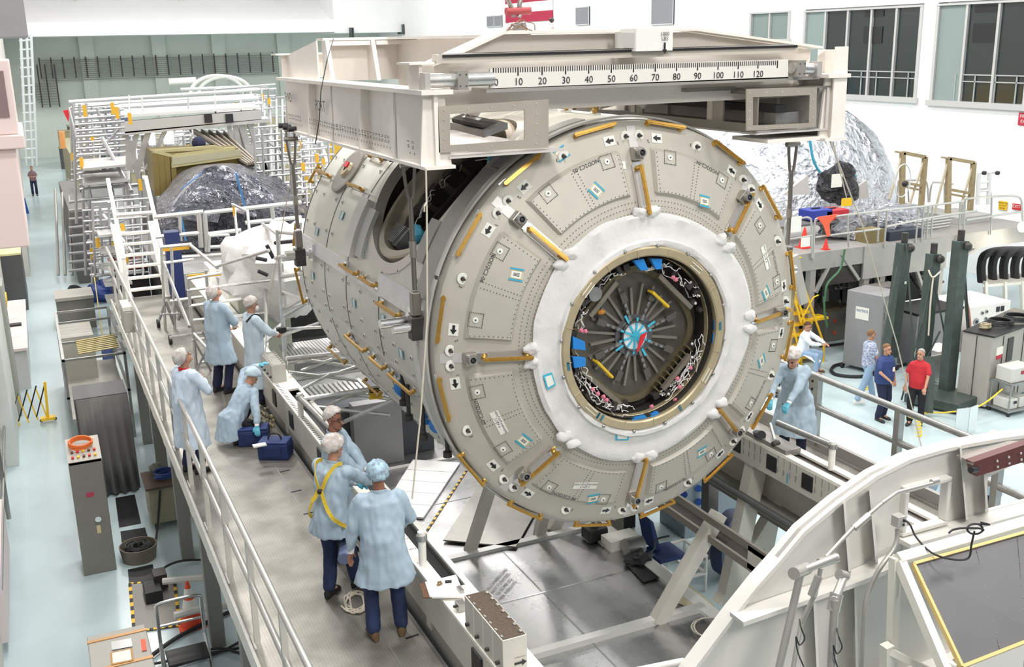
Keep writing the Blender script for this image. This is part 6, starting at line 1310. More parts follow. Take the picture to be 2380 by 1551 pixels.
for px, py, y in ((544, 492, 23.8), (606, 545, 20.5), (559, 666, 20)): tagbit(px, py, y, .025, .12, tw)
for px, py in ((396, 790), (368, 752)): c = AZ(px, py, zw + .08); build(MB().cyl(c - X1 * .03, c + X1 * .03, .09, 14), 'caster', rubber, tw)
tubes('trestle_stand', 'low dark wheeled trestle with crossed legs on the walkway', 'trestle', AZ(395, 770, zw), [((370, 745, 22), (385, 700, 22)), ((385, 700, 22), (405, 755, 22)), ((372, 730, 22), (420, 728, 22)), ((405, 700, 22), (425, 740, 22)), ((425, 700, 22), (415, 745, 22))], .03, steel, 'leg')
tubes('ladder_step', 'folding steps with a white tread between scaffold and workers', 'steps', AZ(480, 880, zw), [((450, 875, 18.6), (500, 770, 18.6)), ((480, 900, 18.6), (530, 790, 18.6)), ((450, 790, 18.6), (500, 880, 18.6)), ((470, 770, 18.6), (520, 870, 18.6))], .02, steel, 'leg')
p = [AY(*q, 18.5) for q in ((480, 765), (530, 762), (540, 785), (492, 790))]; tag(build(MB().slab(p, (0, .05, .02)), 'white_tread', mat('tread_pale', (.74, .73, .68), .5)), 'pale tread plate between the crossed steps', 'tread')
# platform structure in front of the foil: back railing
bk = tubes('back_railing', 'silver railing in front of the left foil covered payload', 'railing', AZ(520, 560, 3.8), [((270, 500, 26), (355, 494, 26), .05), ((358, 505, 25), (472, 492, 25), .05), ((475, 495, 25), (700, 470, 25), .05), ((362, 551, 25), (470, 541, 25), .05), ((478, 545, 25), (560, 535, 25), .05), ((570, 518, 25), (700, 505, 25), .05), ((462, 495, 25), (468, 575, 25), .06), ((475, 495, 25), (482, 585, 25), .06), ((418, 500, 25), (420, 560, 25), .04), ((632, 480, 25), (640, 560, 25), .05), ((482, 575, 25), (700, 560, 25), .04), ((400, 600, 25), (560, 588, 25), .04)], .03, mat('rail_silver', (.60, .60, .58), .3, .6), 'rail_tube')
for x0 in (485, 650):
    build(MB().tube(smoothpts([AY(x0, 585, 24.5), AY(x0 + 2, 552, 24.5), AY(x0 + 8, 548, 24.5), AY(x0 + 40, 546, 24.5), AY(x0 + 46, 550, 24.5), AY(x0 + 48, 582, 24.5)], 3), .035, 8), 'loop_rail', mat('rail_silver', (.60, .60, .58), .3, .6), bk, smooth=True)
# raised platform behind the stairs and white covered payload beside the module
t = thing('far_platform', 'grey work platform floor behind the scaffold at the left', 'platform', (4.2, 27, 0)); build(MB().box(2.6, 9.0, 25.6, 33, 3.0, 3.15), 'floor_plate', mat('plate_mid', (.36, .36, .35), .5, .3), t); build(MB().box(2.6, 9.0, 25.55, 25.6, 2.8, 3.2), 'edge', stand, t)
for x in (3, 5, 7, 8.8): build(MB().box(x, x + .15, 26, 26.2, 0, 3.0), 'leg', steel, t)
m2 = MB(); c = AY(660, 620, 20); n = 16
m2.ball(c, (1.15, 1.2, .85), 28, 18, f=lambda p: 1 + .30 * noise.noise(p * 2.2) + .1 * noise.noise(p * 6)); tag(build(m2, 'white_cover', cloth, smooth=True), 'lumpy white cloth cover on equipment just left of the module', 'cover')
tubes('cable_bundle', 'black cables draped over the white cloth cover', 'cable', AY(640, 600, 18.5), [((595, 600, 18.6), (620, 605, 18.6)), ((600, 630, 18.6), (622, 640, 18.6)), ((640, 565, 18.6), (690, 560, 18)), ((620, 570, 18.6), (635, 600, 18.6))], .035, rubber, 'cable')
slabbox('dark_blue_panel', 'dark blue upright panel behind the stairs', 'panel', 2.62, 2.95, 24.8, 25.2, 4.35, mat('panel_navy', (.015, .03, .12), .5), z0=2.8)
slabbox('pale_cabinet', 'pale olive cabinet behind the two far workers', 'cabinet', 3.35, 4.35, 20.2, 21.2, 3.9, mat('cab_olive', (.58, .60, .50), .5), z0=1.2)
slabbox('white_stowage_box', 'white stowage box behind the amber scaffold board', 'box', 3.3, 3.9, 23.2, 24, 3.75, white, z0=2.8)
# foil-covered payload on the left
m2 = MB(); 
def blanket(rows, name, lab, m, amp=.3, sc=1.2, cat='foil cover', solid_d=.02, sub=5):
    R_ = []
    for r in rows: R_.append(smoothpts([AY(*p) for p in r], sub))
    nr = (len(R_) - 1) * sub + 1; nc = len(R_[0]); cols = [smoothpts([r[j] for r in R_], sub) for j in range(nc)]; vs = []
    for i in range(len(cols[0])):
        for j in range(nc):
            p = cols[j][i].copy(); q = p * sc; f = noise.noise(q) + .5 * abs(noise.noise(q * 2.3)) + .3 * noise.noise(q * 5); p += V((.3, -1, .3)) * (amp * f); vs.append(p)
    k = len(cols[0]); m_ = MB().add(vs, [(i * nc + j, i * nc + j + 1, (i + 1) * nc + j + 1, (i + 1) * nc + j) for i in range(k - 1) for j in range(nc - 1)])
    t = thing(name, lab, cat, V(vs[-1])); o = build(m_, 'foil_sheet', m, t, recalc=True); sd = o.modifiers.new('thick', 'SOLIDIFY'); sd.thickness = solid_d; return t
t = blanket([[(372, 455, 33), (430, 395, 33), (520, 378, 33), (600, 395, 33), (690, 440, 33)], [(365, 470, 31), (440, 420, 31), (520, 385, 31), (600, 420, 31), (700, 470, 31)], [(360, 505, 29.5), (430, 470, 29), (520, 440, 29), (600, 480, 29), (705, 505, 29.5)], [(355, 545, 29), (430, 540, 28.3), (520, 530, 28.3), (610, 535, 28.3), (705, 545, 29)], [(362, 585, 29), (430, 590, 28.5), (520, 585, 28.5), (610, 580, 28.5), (705, 580, 29)]], 'foil_covered_payload', 'crumpled silver and dark foil tent over a payload on the left', foild, .35, 1.1)
t2 = blanket([[(400, 470, 28.6), (460, 400, 28.6), (520, 385, 28.6), (560, 402, 28.6), (600, 420, 28.6)], [(395, 500, 28.2), (450, 440, 28.2), (520, 425, 28.2), (570, 440, 28.2), (630, 450, 28.2)], [(500, 520, 27.8), (520, 480, 27.8), (550, 470, 27.8), (590, 480, 27.8), (650, 485, 27.8)]], 'foil_flap', 'bright silver foil flap across the left foil tent', foil_mat('mid_foil', (.45, .46, .52), 5), .25, 1.6)
for a_, b_ in (((418, 490), (432, 560)), ((548, 402), (575, 500)), ((420, 440), (470, 402))): build(MB().bar(AY(*a_, 27.4), AY(*b_, 27.4), .05, .02), 'blue_tape_strip', mat('tape_deep_blue', (.05, .20, .45), .4), t)
slabbox('payload_pallet', 'dark support under the left foil covered payload', 'pallet', 3.0, 8.5, 29.5, 34, 3.6, dark)
# golden olive framed payload
y = 33.5; om = mat('olive_gold', (.26, .20, .07), .4, .5); t = thing('olive_gold_frame', 'olive gold box framed payload behind the left foil tent', 'payload frame', AY(440, 450, y))
for a_, b_, r in (((357, 352), (400, 362), .09), ((400, 362), (545, 345), .09), ((357, 352), (500, 340), .07), ((398, 385), (560, 362), .12), ((500, 340), (560, 362), .08)): build(MB().bar(AY(*a_, y), AY(*b_, y), r * 1.5, r), 'frame_bar', mat('olive_pale', (.50, .45, .24), .4, .3), t)
for px in (360, 374, 388, 400): build(MB().bar(AY(px, 356, y), AY(px + 6, 455, y), .17, .12), 'frame_post', om, t)
build(MB().slab([AY(357, 355, y + .2), AY(555, 345, y + .2), AY(560, 420, y + .2), AY(362, 450, y + .2)], (0, 2, 0)), 'payload_body', om, t)
build(MB().slab([AY(400, 366, y - .1), AY(560, 348, y - .1), AY(560, 362, y - .1), AY(400, 384, y - .1)], (0, .1, 0)), 'side_panel', mat('olive_panel', (.42, .40, .28), .5, .2), t); build(MB().ball(AY(462, 333, 35), .22, 10, 8), 'dark_ball', navy, t)
# dark ribbed ramp leaning
t = thing('ribbed_ramp', 'dark brown ribbed ramp sloping behind the foil tent', 'ramp', AY(560, 385, 34)); P = [AY(450, 305, 37), AY(520, 310, 37), AY(595, 380, 33), AY(575, 385, 33)]; build(MB().slab(P, (0, .1, -.1)), 'ramp_plate', mat('ramp_brown', (.16, .13, .10), .5), t)
for k in range(5): build(MB().bar(P[0].lerp(P[1], k / 4) + V((0, -.08, .05)), P[3].lerp(P[2], k / 4) + V((0, -.08, .05)), .05, .08), 'rib', mat('rib_taupe', (.35, .31, .26), .5), t)
# long beam platform with V legs
y = 36.0; sl = mat('beam_silver', (.58, .57, .56), .35, .6)
t = thing('beam_platform', 'long silver box beam platform with tubes on top spanning the left background', 'platform', AY(440, 330, y))
build(MB().slab([AY(272, 284, y), AY(608, 255, y), AY(608, 278, y), AY(272, 312, y)], (0, .3, 0)), 'box_beam', sl, t); build(MB().slab([AY(270, 268, y), AY(606, 247, y), AY(606, 252, y), AY(270, 275, y)], (0, 2.2, 0)), 'top_flange', mat('beam_bright', (.70, .70, .70), .4, .3), t); build(MB().slab([AY(274, 308, y), AY(628, 275, y), AY(628, 284, y), AY(274, 316, y)], (0, 1.8, 0)), 'lower_flange', sl, t)
for a_, b_, yy, r in (((160, 237), (600, 208), 40, .06), ((175, 244), (590, 222), 40, .07), ((265, 250), (600, 228), 39, .10), ((200, 262), (610, 240), 38, .05), ((165, 255), (260, 246), 38, .05), ((420, 208), (620, 200), 43, .06), ((560, 205), (640, 208), 43, .04)): build(MB().cyl(AY(*a_, yy), AY(*b_, yy), r, 8), 'top_tube', mat('beam_bright', (.70, .70, .70), .4, .3), t, smooth=True)
for px in (484, 533): build(MB().obox(AY(px, 275, y - .05), X1, FN, Z1, .12, .05, .14), 'dark_port', black, t)
for k, px in enumerate((300, 330, 437, 500, 560, 590)): build(MB().cyl(AY(px, 222 + k * 3, 38), AY(px + 1, 262, 36.5), .03, 6), 'rail_post', alu, t)
V4 = [((290, 310), (300, 400), .16), ((318, 310), (300, 385), .10), ((345, 305), (318, 400), .12), ((385, 302), (340, 395), .12), ((300, 330), (325, 420), .12), ((545, 285), (560, 370), .12), ((560, 283), (585, 375), .14), ((580, 282), (615, 395), .14), ((610, 280), (620, 395), .14), ((595, 300), (580, 380), .10), ((530, 286), (545, 345), .10)]
for px in (285, 335, 560, 612): build(MB().bar(AY(px, 315 if px < 400 else 285, 36.8), V((AY(px, 315, 36.8).x, 36.8, 0)), .22, .2), 'support_leg', sl, t)
for a_, b_, r in V4: build(MB().bar(AY(*a_, 36.4), AY(*b_, 36.4), r * 1.5, r), 'v_leg', sl, t)
# left scaffold stair tower
sg = []
for px, p2, y0, y1 in ((170, 178, 242, 520), (185, 200, 242, 640), (200, 215, 240, 660), (262, 275, 250, 430), (275, 290, 252, 470), (300, 318, 400, 560), (326, 336, 400, 600), (345, 350, 420, 600)): sg.append(((px, y0, 34), (p2, y1, 34), .045))
for k in range(13): yy = 262 + k * 14; sg.append(((172 + k, yy, 34 - k * .15), (288 + k * .6, yy - 8, 34 - k * .15), .035))
for k in range(9): yy = 440 + k * 25; sg.append(((185 + k * 3, yy, 32 - .3 * k), (320 + k * 2, yy - 12, 32 - .3 * k), .035))
sg += [((238, 322, 33), (305, 445, 31), .06), ((225, 250, 34), (250, 330, 34), .05), ((160, 250, 34), (215, 470, 33), .035), ((240, 500, 31), (310, 590, 30), .06), ((205, 560, 31), (300, 600, 30), .05), ((250, 330, 33), (275, 300, 33), .035)]
t = tubes('stair_scaffold', 'tall silver stair scaffold tower at the left beyond the walkway', 'scaffold', AZ(230, 660, 0), sg, .035, mat('scaffold_silver', (.46, .46, .47), .35, .5), 'scaffold_tube')
for px, py in ((197, 258), (262, 252), (272, 262), (302, 276), (326, 430), (190, 380), (215, 590), (265, 575)): tagbit(px, py, 31.5, .05, .16, t)
for k, (py0, w_) in enumerate(((405, 110), (370, 100))): build(MB().slab([AY(192, py0, 33), AY(192 + w_, py0 - 8, 33), AY(192 + w_, py0 + 12, 31), AY(192, py0 + 22, 31)], (0, 0, -.06)), 'landing', mat('landing_grey', (.50, .49, .48), .4, .4), t)
for k in range(8): build(MB().box(1.35, 2.0, 27.5 + k * .0, 28.3, 1.0 + k * .42, 1.06 + k * .42), 'shelf_step', mat('step_grey', (.58, .58, .57), .4, .3), t)
tubes('horizontal_rack', 'white tube rack with many rungs left of the lifting frame corner', 'rack', AY(660, 420, 34), [((600 + k * 14, 225 + 2 * k, 44 - k), (606 + k * 14, 450, 40 - k), .04) for k in range(8)] + [((600, 230 + k * 22, 42), (715, 222 + k * 22, 40), .04) for k in range(11)] + [((610, 300, 40), (700, 420, 38), .04), ((700, 330, 38), (620, 440, 38), .04), ((690, 320, 36), (770, 400, 34), .05), ((740, 310, 36), (770, 410, 34), .06)], .04, mat('tube_white', (.60, .60, .62), .4, .4), 'tube')
slabbox('yellow_rack', 'bright yellow lattice rack between lifting frame and module', 'rack', 11.4, 13.6, 41, 43, 5.6, yellow)
m2 = MB()
# far clutter: shelves and boxes in rows beyond the platforms
random.seed(21); cm_ = [mat('far_tan', (.38, .34, .22), .6), mat('far_grey', (.38, .38, .37), .6), mat('far_white', (.66, .67, .66), .6), mat('far_dark', (.07, .07, .08), .6), mat('far_olive', (.30, .29, .18), .6)]
wd = ['tan', 'grey', 'white', 'black', 'olive']
def farrow(x0, x1, y0, y1, n, zmax, lab, grp):
    for k in range(n):
        x = random.uniform(x0, x1); y = random.uniform(y0, y1); w_ = random.uniform(.5, 1.4); d_ = random.uniform(.5, 1.5); h = random.uniform(.6, zmax); c_ = random.randrange(5)
        t = thing('equipment_case', '%s equipment case %s' % (wd[c_], lab), 'case', (x, y, 0), grp + ', ' + wd[c_]); build(MB().box(x - w_ / 2, x + w_ / 2, y - d_ / 2, y + d_ / 2, 0, h), 'body', cm_[c_], t); build(MB().box(x - w_ / 2 - .03, x + w_ / 2 + .03, y - d_ / 2 - .03, y + d_ / 2 + .03, h, h + .08), 'lid', cm_[(c_ + 1) % 5], t)
farrow(2.2, 6.0, 48, 88, 44, 3.2, 'in the crowded left background beyond the stair scaffold', 'cases beyond the stair scaffold')
farrow(6, 20, 44, 90, 60, 3.4, 'in the crowded background beyond the long beam platform', 'cases beyond the beam platform')
slabbox('olive_rack', 'olive brown shelving rack with dark shelves along the left aisle', 'rack', 1.9, 3.2, 56, 66, 3.6, cm_[4]); slabbox('grey_panel_case', 'grey door panel case at the aisle end left of the scaffold', 'case', 1.9, 3.0, 47, 49, 3.2, cm_[1], top=cm_[2])
t = slabbox('dark_curtain_box', 'tall dark grey box with a black skirt beside the left aisle', 'box', 1.15, 1.85, 41.5, 52, 2.7, mat('box_dark', (.13, .125, .12), .6))
slabbox('red_black_case', 'black case with dark red and amber bands beneath the stairs', 'case', 1.9, 2.9, 33, 35, 2.0, mat('case_black', (.03, .025, .025), .5), top=mat('top_dark_red', (.25, .02, .02), .5))
sg = []
for k in range(7): sg.append(((128 + 16 * k, 440 + 8 * k, 45), (136 + 16 * k, 640, 42), .05))
for k in range(9): sg.append(((160, 470 + 20 * k, 40), (235, 462 + 20 * k, 40), .05))
tubes('shelf_scaffold', 'dark tube shelving under the left stair scaffold', 'shelving', AZ(190, 660, 0), sg, .05, mat('shelf_tube', (.35, .34, .33), .4, .5), 'shelf_tube')
for k in range(6): z = .7 + k * .38; slabbox('step_shelf', 'grey metal shelf in the stack beside the dark box', 'shelf', 2.0, 2.7, 34.5, 36.5, z + .07, cm_[1], z0=z)['group'] = 'stacked grey metal shelves'
# rack of long bars on the back wall, duct and hoops
t = thing('pipe_rack', 'wide rack of long dark horizontal bars mounted on the far green wall', 'rack', AY(360, 160, WY - .5)); bars = mat('bar_dark', (.22, .24, .22), .5, .3)
for k in range(11): z = AY(360, 140, WY - .4).z - k * .16 + .2; build(MB().box(AY(92, 150, WY).x, AY(640, 150, WY).x, WY - .45, WY - .40, z - .03, z + .03), 'bar', bars, t)
for k in range(21): x = AY(92 + k * 27, 150, WY).x; build(MB().box(x - .05, x + .05, WY - .5, WY - .45, AY(360, 175, WY).z, AY(360, 128, WY).z), 'upright', dark, t)
t = thing('pipe_rack', 'short lower rack of stepped bars at the left end of the far wall', 'rack', AY(100, 240, WY - .5))
for k in range(9): build(MB().box(AY(50 + k * 5, 200, WY).x, AY(133, 200, WY).x, WY - .45, WY - .4, AY(90, 195 + 6 * k, WY).z - .03, AY(90, 195 + 6 * k, WY).z + .03), 'bar', bars, t)
for px in (92, 110, 132): build(MB().box(AY(px, 200, WY).x - .05, AY(px, 200, WY).x + .05, WY - .5, WY - .45, AY(90, 250, WY).z, AY(90, 150, WY).z), 'upright', dark, t)
tag(build(MB().cyl(AY(392, 191, 88), AY(455, 187, 88), .28, 14), 'wall_duct', white, smooth=True), 'white horizontal duct on the far wall left of the hoops', 'duct')
t = thing('hoop_frame', 'pair of thin white arched hoops in front of the far wall', 'hoops', AY(510, 215, 60))
for dx, dy in ((0, 0), (18, 2)):
    build(MB().tube([AY(505 + dx + 62 * math.cos(PI * k / 16), 218 + dy - 42 * math.sin(PI * k / 16), 60) for k in range(17)], .10, 8), 'hoop', mat('hoop_white', (.75, .77, .72), .5), t, smooth=True)
slabbox('high_bundle', 'dark blue wrapped tall rack top seen above the far left platform', 'rack', AY(240, 222, 62).x, AY(300, 222, 62).x, 62, 64, 5.55, mat('bundle_blue', (.10, .14, .22), .5), z0=0)
for px in (348, 392): slabbox('flood_lamp', 'bright violet white work lamp glowing under the beam platform', 'lamp', AY(px - 11, 310, 44).x, AY(px + 11, 310, 44).x, 44, 44.4, 5.25, mat('lamp_violet', (.92, .88, 1), .4, emit=2.2), z0=4.75)['group'] = 'violet white work lamps under the beam platform'
for o_ in [o for o in bpy.data.objects if o.name.startswith('flood_lamp') and o.type == 'EMPTY']: q_ = o_.location; build(MB().cyl((q_.x, q_.y, 0), (q_.x, q_.y, q_.z), .06, 8), 'lamp_stand', steel, o_)
tag(build(MB().prism([(0, 0), (.22, .06), (.12, -.35)], AY(146, 258, 36), X1, Z1, Y1, .03), 'red_pennant', red), 'small red pennant at the left end of the stair scaffold top', 'pennant')
tag(build(MB().cyl(AY(147, 345, 38), AY(143, 305, 38), .09, 8), 'orange_tube', mat('tube_orange', (.75, .35, .12), .5)), 'pale orange upright tube left of the stair scaffold', 'tube')
# ribbed planks and lattice between the two beams, under the module
zs = 2.9
def planks(name, lab, P, n, m=None):
    t = thing(name, lab, 'plank deck', sum(P, V()) / 4); build(MB().slab(P, (0, 0, -.05)), 'plank_base', steel, t)
    for k in range(n): a, b = P[0].lerp(P[1], (k + .1) / n), P[3].lerp(P[2], (k + .1) / n); build(MB().bar(a + Z1 * .02, b + Z1 * .02, .05, .03, Z1), 'rib', alu, t)
    return t
planks('plank_deck', 'ribbed metal planks between the beams, farther row', [AZ(*p, zs) for p in ((650, 805), (805, 783), (850, 812), (672, 836))], 22)
planks('plank_deck', 'ribbed metal planks above the caution sign, nearer row', [AZ(*p, zs - .1) for p in ((695, 905), (842, 883), (872, 915), (715, 925))], 13)
tr = [((665, 834, 15.9), (850, 815, 15.9), .04), ((668, 843, 15.9), (855, 822, 15.9), .04), ((700, 862, 15.8), (772, 835, 15.8)), ((722, 838, 15.8), (840, 855, 15.8)), ((675, 885, 15.6), (850, 858, 15.6), .035), ((700, 905, 15.4), (765, 872, 15.4)), ((670, 865, 15.6), (830, 885, 15.6)), ((790, 865, 15.6), (850, 845, 15.6)), ((706, 929, 14.3), (896, 900, 14.0), .04), ((706, 932, 14.3), (706, 975, 14.3), .04), ((720, 945, 14.2), (905, 965, 13.6), .03), ((745, 950, 14.2), (820, 918, 14.2)), ((790, 985, 13.9), (925, 925, 13.6), .03), ((830, 918, 14.2), (925, 930, 13.8), .03), ((655, 780, 16.4), (790, 735, 15.8)), ((668, 765, 16.4), (760, 760, 15.8)), ((660, 735, 16.6), (720, 700, 15.6))]
ts = tubes('lattice_railing', 'aluminium lattice of tubes spanning the beams under the left of the module', 'lattice', AY(760, 930, 15), tr, .026, pn='lattice_tube')
t = thing('caution_sign', 'yellow sign with a black band reading CAUTION on the lattice tube', 'sign', AY(873, 915, 13.6)); c = AY(873, 915, 13.6); u = (AY(890, 912, 13.6) - AY(858, 915, 13.6)).normalized(); build(MB().obox(c, u, FN, Z1, .095, .004, .085), 'plate', yellow, t); build(MB().obox(c + Z1 * .048 + FN * .006, u, FN, Z1, .093, .003, .036), 'black_band', black, t)
m2 = MB(); txt(m2, 'CAUTION', .048, c + Z1 * .032 + FN * .012, u, Z1); build(m2, 'lettering', yellow, t); m2 = MB(); txt(m2, 'OVERHEAD WORK', .022, c - Z1 * .02 + FN * .008, u, Z1); txt(m2, 'IN PROGRESS', .022, c - Z1 * .055 + FN * .008, u, Z1); build(m2, 'small_lettering', black, t)
slabbox('dark_machine', 'dark blue grey machinery under the ribbed planks between the beams', 'machine', 3.7, 6.2, 17.2, 18.6, 2.2, mat('machine_dark', (.06, .065, .08), .5), z0=1.1); slabbox('grey_machine', 'mid grey machine cabinet under the ribbed planks', 'machine', 4.6, 5.5, 16.9, 17.15, 2.3, cabm, z0=1.1)

random.seed(31)
def lattice(lab, px0, px1, py0, py1, y, nx, ny, r=.03, m=None, jit=3):
    sg = []
    for k in range(nx): x = px0 + (px1 - px0) * k / (nx - 1) + random.uniform(-jit, jit); sg.append(((x, py0, y + random.uniform(-1, 1)), (x + (py1 - py0) * .04, py1, y + random.uniform(-1, 1)), r))
    for k in range(ny): yy = py0 + (py1 - py0) * k / (ny - 1) + random.uniform(-jit, jit); sg.append(((px0, yy, y), (px1, yy - (px1 - px0) * .08, y), r * .9))
    for k in range(nx // 2): x = random.uniform(px0, px1 - 40); yy = random.uniform(py0, py1 - 40); sg.append(((x, yy, y + .3), (x + random.uniform(20, 45), yy + random.uniform(-40, 50), y + .3), r * .8))
    t = tubes('tube_lattice', lab, 'scaffold', AY((px0 + px1) / 2, py1, y), sg, r, m or mat('scaffold_silver', (.46, .46, .47), .35, .5), 'scaffold_tube')
    for k in range(3): tagbit(random.uniform(px0, px1), random.uniform(py0 + 20, py1 - 20), y - .6, .05, .12, t)
    return t
lattice('fine silver tube lattice seen through the legs under the long beam platform', 290, 440, 315, 395, 46, 12, 8, .045)
lattice('fine silver tube lattice right of the V legs above the foil tent', 590, 720, 300, 480, 32.5, 9, 12, .035)
lattice('silver tube lattice below the landing of the stair scaffold', 215, 345, 470, 640, 28.5, 8, 9, .03)
lattice('silver tube lattice at the far top left above the aisle cases', 165, 275, 250, 420, 36, 8, 14, .04)
lattice('white tube lattice with steps in front of the yellow rack', 700, 775, 320, 440, 30, 6, 9, .035, mat('tube_white', (.60, .60, .62), .4, .4))
lattice('silver tube lattice on top of the long beam platform at its right end', 500, 640, 205, 262, 41, 9, 5, .04)
lattice('thin silver tubes between the olive gold frame and the V legs', 430, 600, 300, 345, 48, 12, 5, .04)
for k in range(4): o_ = tag(build(MB().ball(AY(375 + k * 22, 330 + (k % 2) * 6, 52), (.35, .3, .6), 8, 6), 'covered_bundle', cm_[k % 5]), 'small %s bundle seen under the beam platform, number %s from the left' % (wd[k % 5], ('one', 'two', 'three', 'four')[k]), 'bundle')
# ================================================================ RIGHT SIDE OF THE BAY
# silver foil dome
c = V((23.8, 28.5, 2.9)); m2 = MB()
vs = []; nu, nv = 90, 50
for i in range(nv + 1):
    for j in range(nu):
        a = PI * i / nv * .62; p_ = 2 * PI * j / nu; q = V((math.sin(a) * math.cos(p_), math.sin(a) * math.sin(p_), math.cos(a)))
        f = 1 + .05 * noise.noise(V((p_ * 3.2, q.z * 1.4, 2))) + .02 * noise.noise(q * 14); vs.append((c.x + q.x * 3.65 * f, c.y + q.y * 3.0 * f, c.z + q.z * 3.55 * f - .2))
m2.add(vs, [(i * nu + j, (i + 1) * nu + j, (i + 1) * nu + (j + 1) % nu, i * nu + (j + 1) % nu) for i in range(nv) for j in range(nu)])
t = thing('foil_dome', 'huge silver foil covered dome rising behind the right side of the module', 'foil dome', (c.x, c.y, 3.0)); build(m2, 'foil_skin', foil, t, smooth=True)
pt = [AY(1882, 325, 25.4), AY(1890, 370, 25.4), AY(1905, 400, 25.4), AY(1925, 415, 25.4)]; build(MB().tube(smoothpts(pt), .045, 6), 'blue_tape_line', tape, t)
build(MB().tube(smoothpts([AY(1925, 415, 25.4), AY(1960, 400, 25.4), AY(1990, 410, 25.4)]), .03, 6), 'blue_tape_line', tape, t)
m2 = MB(); m2.ball(AY(1955, 425, 25.0), (.75, .4, .6), 22, 14, f=lambda p: 1 + .5 * noise.noise(p * 2.2) + .2 * noise.noise(p * 7)); tag(build(m2, 'dark_foil_bundle', foil_mat('dark_crinkled', (.10, .10, .11), 3), smooth=True), 'dark crinkled foil bundle at the foot of the foil dome', 'foil bundle')
for px, py, lab in ((1852, 430, 'pale grey wedge cover leaning against the foil dome, left one'), (1990, 440, 'small white panel at the foot of the foil dome')):
    P = [AY(px - 35, py + 25, 24.8), AY(px + 30, py + 22, 24.8), AY(px + 25, py - 22, 24.8)]; tag(build(MB().slab(P, (0, .1, 0)), 'wedge_cover', mat('wedge_grey', (.52, .50, .49), .5)), lab, 'cover')
# mid platform
PZ = 2.92; yP = 21.0; gp = mat('platform_grey', (.44, .43, .41), .45, .35, var=.1)
t = thing('right_platform', 'raised grey steel platform with railings below the foil dome', 'platform', (21.5, 23.5, 0))
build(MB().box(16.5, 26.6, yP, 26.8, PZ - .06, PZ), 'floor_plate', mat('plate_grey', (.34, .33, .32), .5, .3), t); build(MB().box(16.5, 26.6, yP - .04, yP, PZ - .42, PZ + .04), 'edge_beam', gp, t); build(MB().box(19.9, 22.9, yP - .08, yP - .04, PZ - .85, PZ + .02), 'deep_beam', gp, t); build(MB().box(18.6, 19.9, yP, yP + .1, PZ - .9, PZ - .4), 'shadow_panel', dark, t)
for px in (1860, 1892, 2018, 2055, 2190): x = AY(px, 600, yP).x; build(MB().box(x - .09, x + .09, yP, yP + .18, 0, PZ - .1), 'post', gp, t)
for x in (17.5, 19, 21, 23, 25, 26.4):
    for y in (23.5, 26.5): build(MB().box(x - .09, x + .09, y, y + .18, 0, PZ - .1), 'post', gp, t)
for a_, b_ in (((1895, 680), (1925, 620)), ((2115, 615), (2075, 700)), ((2125, 615), (2155, 700)), ((2230, 600), (2275, 575)), ((1955, 590), (1995, 650)), ((1815, 640), (1840, 605))): build(MB().bar(AY(*a_, yP - .02), AY(*b_, yP - .02), .10, .08), 'brace', gp, t)
def prail(lab, pts, posts, z0, y):
    t = thing('platform_railing', lab, 'railing', AY(*pts[0][0], y)); 
    for p_ in pts: build(MB().tube(smoothpts([AY(px, py, y) for px, py in p_], 4), .028, 8), 'rail', pipes, t, smooth=True)
    for (a_, b_) in posts: build(MB().cyl(AY(*a_, y), AY(*b_, y), .026, 8), 'post', pipes, t, smooth=True)
prail('looped railing section at the left end of the right platform', [[(1832, 515), (1870, 506), (1882, 508), (1886, 520), (1887, 600)], [(1832, 557), (1886, 548)], [(1820, 585), (1826, 520), (1834, 512)]], [((1832, 515), (1835, 600))], PZ, yP - .1)
prail('long railing of the right platform in front of the crumpled foil', [[(1890, 605), (1893, 525), (1898, 512), (1910, 507), (2050, 490), (2160, 478), (2240, 468)], [(1895, 552), (2045, 532)], [(2060, 527), (2170, 505), (2270, 490)]], [((1970, 498), (1972, 575)), ((2043, 491), (2040, 562)), ((2062, 488), (2055, 575)), ((2135, 480), (2128, 565)), ((2147, 479), (2142, 562)), ((2158, 478), (2153, 555)), ((2168, 477), (2164, 550))], PZ, yP - .1)
prail('curved railing at the far right end of the right platform', [[(2240, 570), (2243, 470), (2252, 462), (2290, 458), (2355, 456), (2372, 462), (2375, 480), (2378, 530)], [(2245, 512), (2378, 492)], [(2235, 520), (2238, 475)]], [((2305, 458), (2303, 545)), ((2232, 470), (2228, 565)), ((2242, 470), (2238, 565))], PZ, yP - .1)
prail('rear looped railing by the timber frames', [[(2085, 470), (2088, 425), (2095, 420), (2145, 420), (2155, 430), (2158, 470)], [(2160, 470), (2165, 430), (2175, 424), (2215, 428)], [(2275, 440), (2300, 442), (2305, 475)]], [((2110, 422), (2112, 470)), ((2195, 426), (2195, 475))], PZ, 24)
